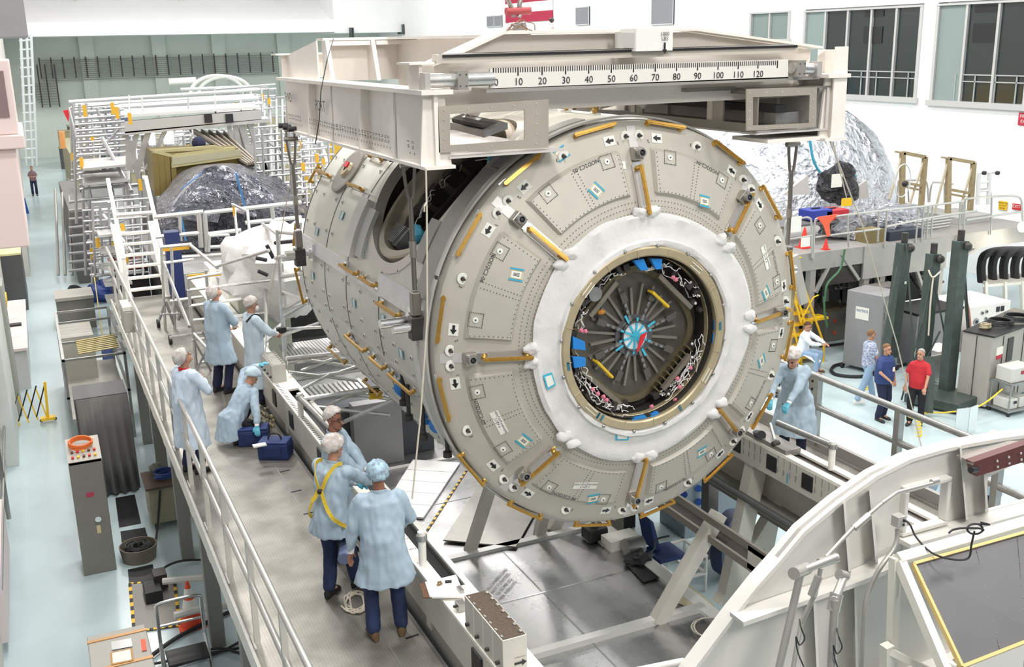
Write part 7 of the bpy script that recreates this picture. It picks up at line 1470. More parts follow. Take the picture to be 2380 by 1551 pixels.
# foil heap, flag, cones, boxes on the platform
m2 = MB(); c = AY(2055, 520, 22.2); m2.ball(c + V((0, .3, 0)), (1.9, .8, .52), 60, 30, f=lambda p: 1 + .35 * noise.noise(p * 2.6) + .16 * noise.noise(p * 8)); tag(build(m2, 'foil_heap', foil_mat('bright_crinkle', (.80, .83, .88), 5)), 'long crumpled silver foil heap lying on the right platform', 'foil heap')
tag(build(MB().slab([AY(1900, 505, 20.8), AY(1948, 498, 20.8), AY(1928, 520, 20.8), AY(1930, 548, 20.8), AY(1923, 550, 20.8), AY(1915, 525, 20.8)], (0, .03, 0)), 'orange_flag', mat('flag_orange', (.85, .13, .06), .6)), 'orange flag hung over the railing of the right platform', 'flag')
cone('traffic_cone', 'small red cone behind the looped railing on the right platform', V((AY(1870, 545, 21.8).x, 21.8, PZ)), .55, .15, False, mat('cone_red', (.75, .04, .02), .45)); cone('traffic_cone', 'smallest red cone on the front edge of the right platform', V((AY(1919, 577, 21.3).x, 21.3, PZ)), .3, .08, False, mat('cone_red', (.75, .04, .02), .45))
for px, w_, m_, lab in ((1895, .35, mat('case_blue', (.02, .04, .30), .5), 'dark blue case on the table on the right platform'), (1930, .40, mat('case_red', (.45, .02, .03), .5), 'red case on the table beside the blue case')): c = AY(px, 497, 22.6); t = thing('tool_case', lab, 'case', c - Z1 * .15); build(MB().obox(c, X1, Y1, Z1, w_, .3, .14), 'case', m_, t, bevel=.02); build(MB().obox(c + Z1 * .15, X1, Y1, Z1, w_ * .4, .03, .02), 'handle', black, t)
t = thing('work_table', 'dark topped work table on the right platform under the coloured cases', 'table', AY(1900, 560, 22.6)); c = AY(1890, 512, 22.6); zt_ = c.z; build(MB().box(c.x - 1.4, c.x + 1.3, 22.2, 23.4, zt_ - .06, zt_), 'top', mat('table_dark', (.12, .12, .12), .5), t)
for dx in (-1.3, 1.2):
    for y in (22.25, 23.3): build(MB().box(c.x + dx, c.x + dx + .06, y, y + .06, PZ, zt_ - .06), 'leg', steel, t)
for px, py, w_, h_, lab in ((1846, 522, .22, .2, 'white square card hung on the left railing of the right platform'), (1872, 563, .14, .12, 'small white card low on the left railing'), (1945, 420, .2, .2, 'white card on equipment at the foot of the dome')):
    c = AY(px, py, yP - .14 if px < 1900 else 24.5); tag(build(MB().obox(c, X1, FN, Z1, w_, .008, h_), 'hanging_card', mat('card_white', (.82, .82, .76), .6)), lab, 'card')
tag(build(MB().obox(AY(1968, 470, 10.15), X1, FN, Z1, .08, .008, .05), 'yellow_tag', yellow), 'yellow tag at the lower end of the thin slanting rope', 'tag')
t = thing('storage_box', 'dark blue black low box in front of the foil heap', 'box', AY(2085, 560, 21.6)); c = AY(2088, 550, 21.6); build(MB().obox(c, X1, Y1, Z1, .62, .3, .22), 'box', mat('box_navy', (.03, .04, .06), .5), t); t = thing('storage_box', 'olive cardboard box left of the dark low box on the platform', 'box', AY(2022, 560, 21.6)); c = AY(2022, 548, 21.6); build(MB().obox(c, X1, Y1, Z1, .28, .25, .2), 'box', mat('box_olive', (.20, .16, .07), .7), t)
tubes('pipe_stack', 'stack of silver tubes lying on the right platform', 'tubes', AY(2180, 545, 22), [((2110 + k * 3, 545 - k * 7, 21.8), (2200 + k * 3, 532 - k * 7, 22.2), .05) for k in range(5)], pn='tube'); tag(build(MB().ball(AY(2310, 520, 22.5), (1.35, .8, .16), 24, 10), 'white_dome_lid', white, smooth=True), 'shallow white domed lid at the right end of the platform', 'lid')
slabbox('pallet_board', 'grey flat board stack beside the white domed lid', 'board', AY(2190, 520, 22.8).x, AY(2265, 520, 22.8).x, 22.2, 23.6, PZ + .22, cm_[1], z0=PZ)
# timber frames
def tframe(px0, px1, pyt, pyb, y, lab):
    t = thing('timber_frame', lab, 'frame', AY((px0 + px1) / 2, pyb, y)); a, b, c_, d_ = AY(px0, pyt, y), AY(px1, pyt + 10, y), AY(px1 - 10, pyb + 10, y), AY(px0 - 2, pyb, y)
    for p, q, w_ in ((a, d_, .16), (b, c_, .16), (a, b, .10)): build(MB().bar(p, q, w_, .10), 'timber', wood, t)
    e, f = a.lerp(d_, .55), b.lerp(c_, .55); build(MB().bar(e, f, .08, .08), 'cross_timber', wood, t); e, f = a.lerp(d_, .63), b.lerp(c_, .63); build(MB().bar(e, f, .06, .06), 'cross_timber', wood, t)
    build(MB().bar(a + V((-.3, 0, .05)), b, .05, .05), 'top_lath', wood, t); build(MB().bar(a, d_ + V((-.55, 0, .1)), .05, .05), 'stay', mat('lath_pale', (.50, .44, .32), .6), t); build(MB().bar(b, c_ + V((-.5, 0, .1)), .05, .05), 'stay', mat('lath_pale', (.50, .44, .32), .6), t)
tframe(2098, 2150, 355, 478, 23.5, 'left of two olive timber frames standing on the right platform'); tframe(2205, 2263, 368, 498, 23.0, 'right of two olive timber frames standing on the right platform')
t = tubes('lift_trolley', 'white upright lift trolley with wheels at its head on the right platform', 'trolley', AY(2290, 475, 22.6), [((2275, 402, 22.6), (2272, 475, 22.6), .06), ((2300, 402, 22.6), (2297, 475, 22.6), .06), ((2275, 402, 22.6), (2318, 400, 22.6), .04), ((2275, 425, 22.6), (2300, 423, 22.6), .03), ((2274, 445, 22.6), (2298, 443, 22.6), .03)], .04, mat('trolley_white', (.75, .77, .77), .4, .2), 'frame_tube')
for px in (2285, 2316): c = AY(px, 402, 22.5); build(MB().cyl(c, c - Y1 * .08, .06, 12), 'wheel', black, t)
t = thing('net_hoop', 'clear round plastic hoop with a black hub beside the left timber frame', 'hoop', AY(2098, 440, 23)); c = AY(2098, 420, 23); build(MB().tube([c + V((.3 * math.cos(a * PI / 10), 0, .48 * math.sin(a * PI / 10))) for a in range(20)], .02, 6, True), 'hoop', mat('clear_grey', (.6, .62, .62), .2), t); build(MB().ball(c + V((.1, 0, -.1)), .09, 10, 8), 'hub', black, t)
# signs on the right wall
def wsign(px, py, w_, h_, y, lines, m_, lm, lab, cat='sign'):
    c = AX(px, py, WX - .03) if y is None else AY(px, py, y); u = -Y1 if y is None else X1; n = -X1 if y is None else FN; t = thing('wall_sign', lab, cat, c); build(MB().obox(c, u, n, Z1, w_, .015, h_), 'plate', m_, t)
    m2 = MB(); k = len(lines)
    for i, s_ in enumerate(lines): txt(m2, s_, h_ * 1.5 / k, c + n * .02 + Z1 * (h_ * (.75 - 2 * (i + .9) / (k + .4) + .2)), u, Z1)
    build(m2, 'lettering', lm, t); return t
wsign(2331, 478, .17, .15, None, ['RESTRICTED', 'DO NOT', 'ENTER'], yellow, black, 'yellow sign with black lettering low on the right white wall'); wsign(2363, 481, .17, .10, None, ['EXIT'], red, labelw, 'red EXIT sign with white letters on the right white wall')
wsign(2379, 277, .20, .21, None, ['FIRE', 'EX'], mat('sign_red', (.50, .02, .05), .5), labelw, 'red and white extinguisher sign cut by the right edge of the photo')
area('work_lamp', AY(2385, 530, 20.0), .5, 60, (1, .9, .7)); c = AY(2376, 528, 20.4); tag(build(MB().ball(c, (.13, .13, .15), 12, 8), 'work_lamp', mat('lamp_warm', (1, .86, .62), .4, emit=3)), 'warm glowing work lamp at the right edge of the platform', 'lamp')
# under the platform: near-black blocks added to deepen the shade, then tubes, hoses
for k, (a, b, z) in enumerate(((16.8, 18.4, 2.5), (18.5, 20.1, 2.6), (20.2, 21.6, 2.5), (21.7, 23.4, 2.6), (23.6, 25.2, 2.3))): slabbox('shade_backing', 'near-black backing block added to deepen the shade under the right platform', 'rack', a, b, 23.6, 25.6, z, mat('rack_shade', (.035, .033, .03), .6))['group'] = 'shade backing blocks under the right platform'
random.seed(9); sg = []
for k in range(70): x0 = random.uniform(1840, 2180); y0 = random.uniform(610, 740); sg.append(((x0, y0, 22.0), (x0 + random.uniform(-40, 40), y0 + random.uniform(-50, 50), 22.8), random.choice((.02, .03, .045))))
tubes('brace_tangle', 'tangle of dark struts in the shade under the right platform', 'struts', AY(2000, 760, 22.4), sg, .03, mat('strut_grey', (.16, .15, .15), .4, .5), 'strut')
for k, (px, lab) in enumerate(((1965, 'green cable bunch hanging under the platform edge'), (1915, 'thin green cable dangling by the platform post'))):
    pts = smoothpts([AY(px - 2, 580, 20.7), AY(px - 12, 625, 20.7), AY(px - 42, 660, 20.6), AY(px - 48, 700, 20.6)] if k == 0 else [AY(px, 690, 20.6), AY(px + 2, 730, 20.6), AY(px + 8, 760, 20.6)]); tag(build(MB().tube(pts, .03, 6), 'green_cable', mat('cable_green', (.06, .16, .08), .6)), lab, 'cable')
t = thing('black_hose_rack', 'row of thick black arched hoses over a white shelf at the right edge', 'hoses', AY(2330, 640, 22))
for k in range(5): x = 2282 + k * 26; build(MB().tube(smoothpts([AY(x, 655, 22.5), AY(x - 1, 615, 22.5), AY(x + 12, 590, 22.5), AY(x + 60, 582, 23.2), AY(x + 110, 584, 24)]), .13, 8), 'hose', rubber, t, smooth=True)
build(MB().slab([AY(2285, 640, 23), AY(2385, 635, 23), AY(2385, 655, 22), AY(2285, 662, 22)], (0, 0, -.08)), 'shelf', standw, t)
for px in (2290, 2335, 2375): build(MB().bar(AY(px, 655, 22), AY(px + 2, 740, 22), .1, .1), 'leg', standw, t)
# tall grey cabinet on casters
t = thing('electronics_cabinet', 'tall mid grey electronics cabinet with a NOTICE label on the right floor', 'cabinet', (19.3, 20.0, 0)); xa, xb, ya, yb = 18.75, 19.75, 19.4, 20.5
F = [AZ(1958, 845, .12), AZ(2042, 866, .12)]; A_ = V((F[0].x, F[0].y, 0)); B_ = V((F[1].x, F[1].y, 0)); dv = (B_ - A_); nv_ = V((-dv.y, dv.x, 0)).normalized(); depth = nv_ * .0
E_ = A_ + V((1.05, .75, 0)) * 0 ; u_ = dv.normalized(); bw_ = V((u_.y * -1, u_.x, 0)); 
if bw_.y < 0: bw_ = -bw_
C_ = B_ + bw_ * .85; D_ = A_ + bw_ * .85
build(MB().slab([A_ + Z1 * .12, B_ + Z1 * .12, C_ + Z1 * .12, D_ + Z1 * .12], (0, 0, 1.98)), 'body', cabm, t, bevel=.015)
m2 = MB(); ctr = (A_ + B_) / 2; fn = -bw_
txt(m2, 'NOTICE', .09, A_.lerp(B_, .45) + Z1 * 1.60 + fn * .02, u_, Z1); build(MB().obox(A_.lerp(B_, .45) + Z1 * 1.56, u_, fn, Z1, .19, .012, .16), 'label', labelw, t); build(m2, 'lettering', mat('ink_blue', (.02, .08, .3), .6), t)
side = (C_ - B_).normalized(); sn = V((side.y, -side.x, 0)); 
for k in range(6): build(MB().obox(B_.lerp(C_, .5) + Z1 * (.5 + k * .27) + sn * .01, side, sn, Z1, .34, .012, .10), 'side_panel', cabt, t, bevel=.004)
for k, z in enumerate((1.85, 1.80, 1.1, .95)): each(MB().ball(B_.lerp(C_, .35) + Z1 * z + sn * .03, .025, 6, 4).ball(B_.lerp(C_, .65) + Z1 * z + sn * .03, .025, 6, 4), 'knob', labelw if k > 1 else black, t)
for p in (A_, B_, C_, D_): build(MB().cyl(p + V((0, 0, .06)) - u_ * .03, p + V((0, 0, .06)) + u_ * .03, .06, 10), 'caster', rubber, t)
tubeobj('floor_hose', 'thick black hose looping on the floor in front of the tall grey cabinet', [(2045, 865, .05), (2000, 875, .05), (1950, 872, .05), (1932, 862, .05), (1940, 850, .05), (1962, 845, .05)], .04, rubber, 'hose'); tubeobj('floor_hose', 'black hose lying along the floor behind the seated worker', [(1905, 805, .05), (1950, 800, .05), (1965, 797, .05)], .035, rubber, 'hose')
tubeobj('floor_hose', 'black hose passing behind the men toward the green stand', [(2085, 852, .05), (2110, 845, .05), (2140, 840, .05)], .035, rubber, 'hose')
t = thing('tool_chest', 'grey chest with orange latches in the shade beside the yellow steps', 'chest', AZ(1925, 785, 0)); c = AZ(1925, 785, 0); build(MB().obox(c + Z1 * .45, X1, Y1, Z1, .42, .35, .45), 'body', cabg, t, bevel=.02); build(MB().obox(c + Z1 * .93, X1, Y1, Z1, .44, .37, .04), 'lid', mat('lid_olive', (.16, .13, .07), .6), t); each(MB().obox(c + V((-.12, -.36, .6)), X1, Y1, Z1, .03, .02, .05).obox(c + V((-.12, -.36, .25)), X1, Y1, Z1, .03, .02, .05), 'latch', orange, t)
m2 = MB(); p = AZ(2008, 905, .01); tp = thing('tape_bundle', 'short yellow and black striped tape piece on the floor by the hose', 'tape', p); each(m2.obox(p, V((.9, -.3, 0)).normalized(), V((.3, .9, 0)).normalized(), Z1, .12, .04, .01).obox(p + V((.22, .1, 0)), V((.9, -.3, 0)).normalized(), V((.3, .9, 0)).normalized(), Z1, .1, .04, .01), 'yellow_strip', yellow, tp)
# green steel posts and base
t = thing('green_jack_stand', 'dark green steel stand with three tall leaning posts on the right floor', 'stand', AZ(2180, 940, 0))
build(MB().slab([AZ(2100, 935, .05), AZ(2225, 962, .05), AZ(2290, 935, .05), AZ(2165, 912, .05)], (0, 0, .22)), 'base_plate', grn, t, bevel=.02)
for (a_, b_, y0, y1, r) in (((2068, 830), (2102, 565), 18.6, 18.6, .17), ((2140, 880), (2170, 590), 17.6, 17.8, .16), ((2197, 940), (2233, 560), 17.0, 17.2, .17)):
    pa, pb = AY(*a_, y0), AY(*b_, y1); build(MB().bar(pa, pb, r * 1.7, r * 1.5, (0, 1, 0)), 'post', grn, t, bevel=.01); build(MB().cyl(pb, pb + Z1 * .25, .08, 10), 'post_head', dark, t); build(MB().ball(pb + V((.02, -.2, -.1)), .10, 8, 6), 'pulley', dark, t); build(MB().obox(pb + V((-.02, -.16, -.95)), X1, Y1, Z1, .025, .01, .03), 'white_mark', labelw, t)
for (a_, b_) in (((2050, 800), (2085, 620)), ((2125, 850), (2107, 570)), ((2185, 770), (2120, 900)), ((2095, 930), (2170, 640)), ((2265, 945), (2240, 590)), ((2200, 800), (2165, 620)), ((2120, 880), (2165, 640)), ((2262, 945), (2236, 600))): build(MB().cyl(AY(*a_, 17.4), AY(*b_, 17.6), .022, 6), 'guy_rod', grn, t)
build(MB().bar(AZ(2155, 960, .1), AY(2160, 830, 16.8), .18, .18, (0, 1, 0)), 'short_post', grn, t); build(MB().tube(smoothpts([AY(2158, 628, 17.4), AY(2168, 645, 17.3), AY(2185, 632, 17.4)]), .02, 6), 'rope_loop', rope, t)
build(MB().tube(smoothpts([AY(2169, 646, 17.3), AY(2163, 700, 17.3), AY(2158, 780, 17.3)]), .02, 6), 'rope_tail', rope, t)
# white test unit, grey crates
t = thing('white_test_unit', 'white metal test unit with round gauges and knobs on its front', 'test unit', (24.2, 21.3, 0)); q = [AY(*p, 20.5) for p in ((2245, 770), (2245, 710), (2350, 690), (2350, 745))]
c0 = AY(2252, 770, 19.6); c1 = AY(2345, 745, 19.6); zt_ = AY(2252, 715, 19.6).z; zb_ = AY(2252, 775, 19.6).z
build(MB().box(c0.x, c1.x, 19.6, 21.0, zb_, zt_ - .0), 'body', white, t, bevel=.02); build(MB().box(c0.x - 1.2, c0.x, 19.9, 21.0, zb_ + .1, zt_), 'side_body', white, t, bevel=.02); build(MB().box(c0.x - 1.1, c1.x, 19.7, 21.1, 0, zb_), 'pedestal', cabg, t)
for k, (dx, dz, r) in enumerate(((.22, .30, .10), (.42, .52, .05), (.58, .54, .05), (.58, .34, .05))): c = V((c0.x + dx, 19.6, zb_ + dz)); g_ = build(MB().lathe([(r, 0), (r, .03), (r * .7, .035), (0, .03)], c, FN, 18), 'gauge', steel, t); build(MB().cyl(c + FN * .03, c + FN * .045, r * .45, 10), 'dial', black, g_)
for dx in (.95, 1.12): build(MB().box(c0.x + dx, c0.x + dx + .12, 19.58, 19.6, zb_ + .48, zb_ + .62), 'display', black, t); build(MB().box(c0.x + dx, c0.x + dx + .05, 19.58, 19.6, zb_ + .12, zb_ + .32), 'switch', black, t)
tag(build(MB().tube(smoothpts([AY(2238, 690, 19.2), AY(2248, 705, 19.2), AY(2254, 740, 19.2), AY(2256, 770, 19.2)]), .03, 6), 'striped_hose', mat('hose_redgrey', (.45, .20, .14), .5)), 'reddish hose hanging beside the white test unit', 'hose')
slabbox('grey_crate', 'grey crate with black cables on top behind the green posts', 'crate', 20.2, 21.8, 19.2, 20.3, 1.4, cabm, top=black); slabbox('white_box', 'small white machine low between the green posts', 'machine', 19.7, 20.6, 18.2, 18.8, .75, white); slabbox('wall_generator', 'silver topped grey unit just left of the first green post', 'machine', 19.9, 20.9, 20.5, 21, 1.9, cabg)
tag(build(MB().obox(AY(2205, 735, 18.8), X1, FN, Z1, .1, .03, .14), 'red_lantern', red), 'small red lantern box on the grey crate', 'lantern')
tag(build(MB().obox(AZ(2160, 850, .45), X1, Y1, Z1, .28, .2, .32), 'silver_canister', steel, bevel=.04), 'small silver canister at the man in red\'s shoulder', 'canister')
# big taupe cabinet with dark top
t = thing('power_cabinet', 'large taupe power cabinet with a black mat on top at the right edge', 'cabinet', AZ(2290, 940, 0)); A_, B_ = AZ(2222, 930, .06), AZ(2290, 948, .06); A_.z = B_.z = .06; C_ = B_ + V((2.6, .55, 0)); D_ = A_ + V((2.7, .9, 0))
zt_ = 1.68; build(MB().slab([A_, B_, C_, D_], (0, 0, zt_)), 'body', cabt, t, bevel=.015); build(MB().slab([p + V((0, 0, zt_)) for p in (A_ - V((.03, .03, 0)), B_ - V((0, .05, 0)), C_, D_)], (0, 0, .03)), 'top_mat', black, t)
u_ = (C_ - B_).normalized(); fn = V((u_.y, -u_.x, 0))
for f_ in (.18, .52, .86): build(MB().obox(B_.lerp(C_, f_) + Z1 * (zt_ / 2) + fn * .005, u_, fn, Z1, .006, .01, zt_ / 2 - .05), 'door_gap', dark, t)
build(MB().obox(B_.lerp(C_, .13) + Z1 * 1.3 + fn * .01, u_, fn, Z1, .13, .01, .09), 'white_label', labelw, t); build(MB().obox(B_.lerp(C_, .13) + Z1 * 1.16 + fn * .01, u_, fn, Z1, .10, .01, .05), 'red_label', mat('sign_red', (.50, .02, .05), .5), t); build(MB().obox(B_.lerp(C_, .30) + Z1 * 1.25 + fn * .01, u_, fn, Z1, .12, .012, .28), 'window', dark, t); build(MB().obox(B_.lerp(C_, .29) + Z1 * .82 + fn * .01, u_, fn, Z1, .14, .01, .06), 'danger_label', mat('sign_red', (.50, .02, .05), .5), t)
build(MB().obox((A_ + B_) / 2 + Z1 * .9 + V((-.01, -.0, 0)), (B_ - A_).normalized(), V(((B_ - A_).normalized().y, -(B_ - A_).normalized().x, 0)), Z1, .004, .015, .75), 'corner_gap', dark, t)
for px, py, r, m_, lab in ((2325, 752, .34, rubber, 'black cable coil on the black mat, nearer one'), (2365, 742, .38, rubber, 'black cable coil on the black mat, at the right edge'), (2290, 762, .14, tan, 'small brass coloured coil on the black mat')): c = AZ(px, py, zt_ + .12); tag(build(MB().tube([c + V((r * (1 - .006 * k) * math.cos(k * .5), r * .75 * math.sin(k * .5), k * .002)) for k in range(50)], .02, 5), 'cable_coil', m_), lab, 'coil')
# little cart with white boxes
t = thing('small_cart', 'small two shelf cart with white boxes beside the large taupe cabinet', 'cart', AZ(2340, 960, 0)); c = AZ(2348, 955, 0)
for z in (.12, .75): build(MB().obox(c + Z1 * z, X1, Y1, Z1, .42, .3, .02), 'shelf', steel, t)
for dx in (-.38, .38):
    for dy in (-.26, .26): build(MB().cyl(c + V((dx, dy, 0.04)), c + V((dx, dy, .75)), .018, 6), 'leg', steel, t); build(MB().ball(c + V((dx, dy, .04)), .045, 8, 6), 'caster', rubber, t)
for dx, z, w_, h_, lab in ((0, .77, .34, .34, 'grey white instrument on the top shelf of the small cart'), (-.2, .14, .14, .24, 'left white jug box on the lower shelf of the small cart'), (.14, .14, .14, .24, 'right white jug box on the lower shelf of the small cart')): b = thing('instrument_box', lab, 'box', c + V((dx, 0, z))); build(MB().obox(c + V((dx, 0, z + h_ / 2)), X1, Y1, Z1, w_, .22, h_ / 2), 'case', mat('box_pale', (.62, .62, .58), .5), b, bevel=.02); build(MB().obox(c + V((dx + .05, -.225, z + h_ * .65)), X1, Y1, Z1, w_ * .35, .006, h_ * .12), 'label', mat('label_red', (.4, .04, .08), .5) if w_ > .2 else black, b)
# silver sign plate on the floor, yellow rope
c = AZ(2245, 1010, 0); t = thing('blank_sign_stand', 'blank silver folding sign plate standing on the right floor', 'sign', c); h_ = AY(2245, 950, c.y).z
for e in (-1, 1): build(MB().obox(V((c.x + e * .16, c.y, h_ - .28)), V((1, e * .2, 0)).normalized(), V((-e * .2, 1, 0)).normalized(), Z1, .155, .008, .30), 'plate', chrome, t)
build(MB().cyl(c, V((c.x, c.y + .03, h_)), .02, 8), 'pole', steel, t)
p0 = AZ(2140, 1060, 0); ph = AY(2133, 965, p0.y); t = thing('rope_post', 'white post wound with yellow rope in front of the man in red', 'post', p0); build(MB().cyl(p0, ph, .035, 10), 'post', white, t, smooth=True); m2 = MB(); m2.tube([p0.lerp(ph, .45 + .5 * k / 40) + V((.05 * math.cos(k * .9), .05 * math.sin(k * .9), 0)) for k in range(41)], .018, 5); build(m2, 'wound_rope', mat('rope_yellow', (.80, .58, .05), .6), t)
tag(build(MB().tube(smoothpts([ph - Z1 * .1, AZ(2110, 965, .3), AZ(2160, 960, .1), AZ(2210, 958, .15), AZ(2275, 945, .4), AZ(2330, 905, .6)]), .02, 6), 'yellow_rope', mat('rope_yellow', (.80, .58, .05), .6)), 'yellow rope running from the white post to the large taupe cabinet', 'rope')
# yellow rolling steps
yy = 20.75; t = thing('rolling_steps', 'bright yellow rolling steps behind the right edge of the module', 'steps', AZ(1880, 870, 0))
for a_, b_, r in (((1842, 590), (1915, 800), .03), ((1838, 590), (1836, 660), .025), ((1836, 655), (1862, 750), .03), ((1828, 700), (1862, 830), .03), ((1850, 680), (1885, 800), .03), ((1915, 800), (1912, 885), .03), ((1862, 745), (1890, 692), .02), ((1890, 692), (1902, 686), .02), ((1855, 840), (1840, 870), .03), ((1850, 850), (1865, 830), .035), ((1862, 830), (1862, 870), .035), ((1835, 590), (1862, 600), .02)): build(MB().cyl(AY(*a_, yy), AY(*b_, yy), r, 8), 'rail', yellow, t, smooth=True)
for px, py, w_ in ((1845, 702, .28), (1850, 725, .30), (1855, 750, .32), (1885, 740, .42), (1850, 775, .4), (1852, 800, .4), (1855, 828, .5), (1880, 845, .5)): c = AY(px, py, yy + .3); build(MB().obox(c, X1, Y1, Z1, w_, .2, .03), 'step', yellow, t)
t2 = thing('module_strut', 'olive brown prop leaning between module edge and yellow steps', 'strut', AY(1835, 880, 18)); build(MB().bar(AY(1845, 592, 18.2), AY(1828, 850, 18.2), .12, .10), 'prop', wood, t2); build(MB().bar(AY(1845, 595, 18.0), AY(1868, 705, 18.0), .2, .1), 'prop', cabt, t2)
# gauge panel by the right railing
t = thing('gauge_panel', 'pale control panel with rows of knobs behind the right railing', 'panel', AZ(1880, 905, zw)); p = AX(1852, 868, 9.72); q = AX(1900, 905, 9.72); build(MB().box(9.72, 9.76, q.y, p.y + .3, 3.35, 3.75), 'panel', cabt, t)
m2 = MB()
for i in range(6):
    for j in range(3): m2.ball((9.71, q.y + .1 + i * (p.y + .2 - q.y) / 6, 3.43 + j * .12), .02, 6, 4)
each(m2, 'knob', black, t)
# under the module: chair, small table, machinery between deck edge and the right posts
t = thing('office_chair', 'dark blue chair seen beneath the module beside the deck edge', 'chair', AZ(1545, 1300, .3)); c = AZ(1545, 1285, .75); bl_ = mat('chair_blue', (.015, .035, .14), .6)
build(MB().obox(c, X1, Y1, Z1, .24, .24, .04), 'seat', bl_, t, bevel=.02); build(MB().slab([AY(1508, 1205, c.y), AY(1520, 1215, c.y), AY(1538, 1280, c.y), AY(1522, 1282, c.y)], (0, .35, 0)), 'backrest', bl_, t, bevel=.02)
for dx, dy in ((-.18, -.18), (.18, -.18), (-.18, .18), (.18, .18)): build(MB().cyl(c + V((dx, dy, 0)), V((c.x + dx * 1.2, c.y + dy * 1.2, 0.02)), .015, 6), 'leg', chrome, t)
t = thing('white_side_table', 'small white framed table next to the blue chair below the module', 'table', AZ(1580, 1330, 0)); c = AZ(1585, 1290, .55)
for dx, dy in ((-.25, -.3), (.25, -.3), (-.25, .3), (.25, .3)): build(MB().cyl(V((c.x + dx, c.y + dy, 0)), V((c.x + dx, c.y + dy, .62)), .025, 6), 'leg', white, t)
for z in (.6, .3): build(MB().frame((c.x - .27, c.y - .32, z), X1, Y1, Z1, .54, .64, .05, .03), 'shelf_frame', white, t)
t = thing('blue_grey_cabinet', 'blue grey cabinet with round blue knobs visible beneath the module', 'cabinet', AZ(1640, 1250, 0)); c = AY(1645, 1155, 14.2); build(MB().obox(V((c.x, c.y, .95)), X1, Y1, Z1, .75, .4, .95), 'body', mat('cab_bluegrey', (.24, .30, .34), .5), t, bevel=.01)
for px, py in ((1624, 1136), (1624, 1167), (1590, 1150)): build(MB().cyl(AY(px, py, 13.8), AY(px, py, 13.72), .06, 14), 'knob', mat('knob_blue', (.02, .08, .35), .4), t)
build(MB().box(c.x - .4, c.x + .35, 13.78, 13.8, .9, 1.4), 'door_panel', mat('panel_paleblue', (.34, .42, .46), .5), t)
t = thing('black_keel_pad', 'black padded block on a grey stem under the lowest edge of the module', 'block', AZ(1380, 1245, zd)); c = AZ(1382, 1238, zd + .12); build(MB().obox(c, X1, Y1, Z1, .17, .14, .11), 'pad', black, t, bevel=.04); build(MB().cyl(c, c + Z1 * .45, .06, 12), 'stem', steel, t); build(MB().slab([AZ(1380, 1252, zd + .02), AZ(1440, 1245, zd + .02), AZ(1452, 1262, zd + .02), AZ(1400, 1272, zd + .02)], (0, 0, .02)), 'base_sheet', cabt, t)
t = thing('pump_unit', 'grey and black pump unit with cables on the deck edge', 'pump', AZ(1465, 1300, zd)); c = AZ(1470, 1290, zd); build(MB().cyl(c + V((-.12, 0, .14)), c + V((.16, 0, .14)), .13, 18), 'cylinder', steel, t, smooth=True); m2 = MB(); m2.ball(c + V((-.05, -.25, .07)), (.22, .16, .09), 14, 8, f=lambda p: 1 + .6 * noise.noise(p * 16)); build(m2, 'cable_heap', rubber, t); build(MB().tube(smoothpts([c + V((.05, -.2, .05)), c + V((.3, -.1, .06)), c + V((.5, .15, .06)), c + V((.7, .1, .1))]), .015, 6), 'cable', rubber, t)
build(MB().obox(c + V((0, .35, .08)), X1, Y1, Z1, .25, .15, .08), 'casting', standw, t)
tag(build(MB().slab([AZ(*p, zd + .02) for p in ((1462, 1320), (1500, 1308), (1540, 1318), (1560, 1336), (1495, 1355))], (0, 0, .012)), 'black_mat', black), 'black pentagonal mat on the silver deck beside the pump', 'mat')
tag(build(MB().slab([AZ(*p, zd + .01) for p in ((1590, 1352), (1660, 1410), (1640, 1428), (1555, 1395))], (0, 0, .02)), 'yellow_sheet', mat('sheet_yellowish', (.60, .55, .36), .5)), 'yellowish clear sheet on the deck between the braces', 'sheet')
pts = [AZ(1650 + 40 * math.cos(k * .6) * (1 + .1 * math.sin(k)), 1458 + 22 * math.sin(k * .6), zd + .03 + .002 * k) for k in range(44)]
tag(build(MB().tube(smoothpts(pts, 3), .010, 5), 'cable_coil', mat('cable_pale', (.50, .48, .43), .6), smooth=True), 'pale cable coil on the deck beside the white cradle edge', 'coil')
t = thing('large_wheel', 'large dark blue wheel standing behind the right brace posts', 'wheel', AZ(1700, 1320, 0)); c = AY(1695, 1265, 12.5); c.z = .55; build(MB().lathe([(.52, -.1), (.55, 0), (.52, .1), (.36, .1), (.36, -.1)], c, (.5, -.86, 0), 36, close=True), 'tyre', mat('tyre_blue', (.02, .03, .08), .6), t, smooth=True); build(MB().lathe([(.36, -.04), (.1, .04), (0, .04)], c, (.5, -.86, 0), 24), 'hub', cabt, t, smooth=True)
slabbox('black_machine', 'black machinery with wheels in the shadow below the module', 'machine', 7.6, 9.0, 14.6, 16.2, 1.5, black); slabbox('brown_machine_box', 'taupe machine box in front of the black machinery', 'machine', 7.5, 8.4, 14.0, 14.5, .9, mat('machine_taupe', (.16, .15, .12), .5))
# ================================================================ FOREGROUND CRADLE RING AND PANEL
yc = 4.5; K = lambda px, py, y=yc: AY(px, py, y)
ck = thing('cradle_ring', 'large white curved cradle ring filling the lower right foreground', 'cradle', (4.6, 4.5, 0))
arc = [(1545, 1640), (1600, 1558), (1655, 1485), (1700, 1425), (1755, 1356), (1808, 1297), (1862, 1232), (1945, 1163), (2030, 1103), (2110, 1063), (2190, 1040), (2245, 1028), (2320, 1015), (2395, 1005)]
A3 = [K(*p) for p in arc]; wm = mat('cradle_white', (.66, .64, .60), .45, var=.04, vscale=2)
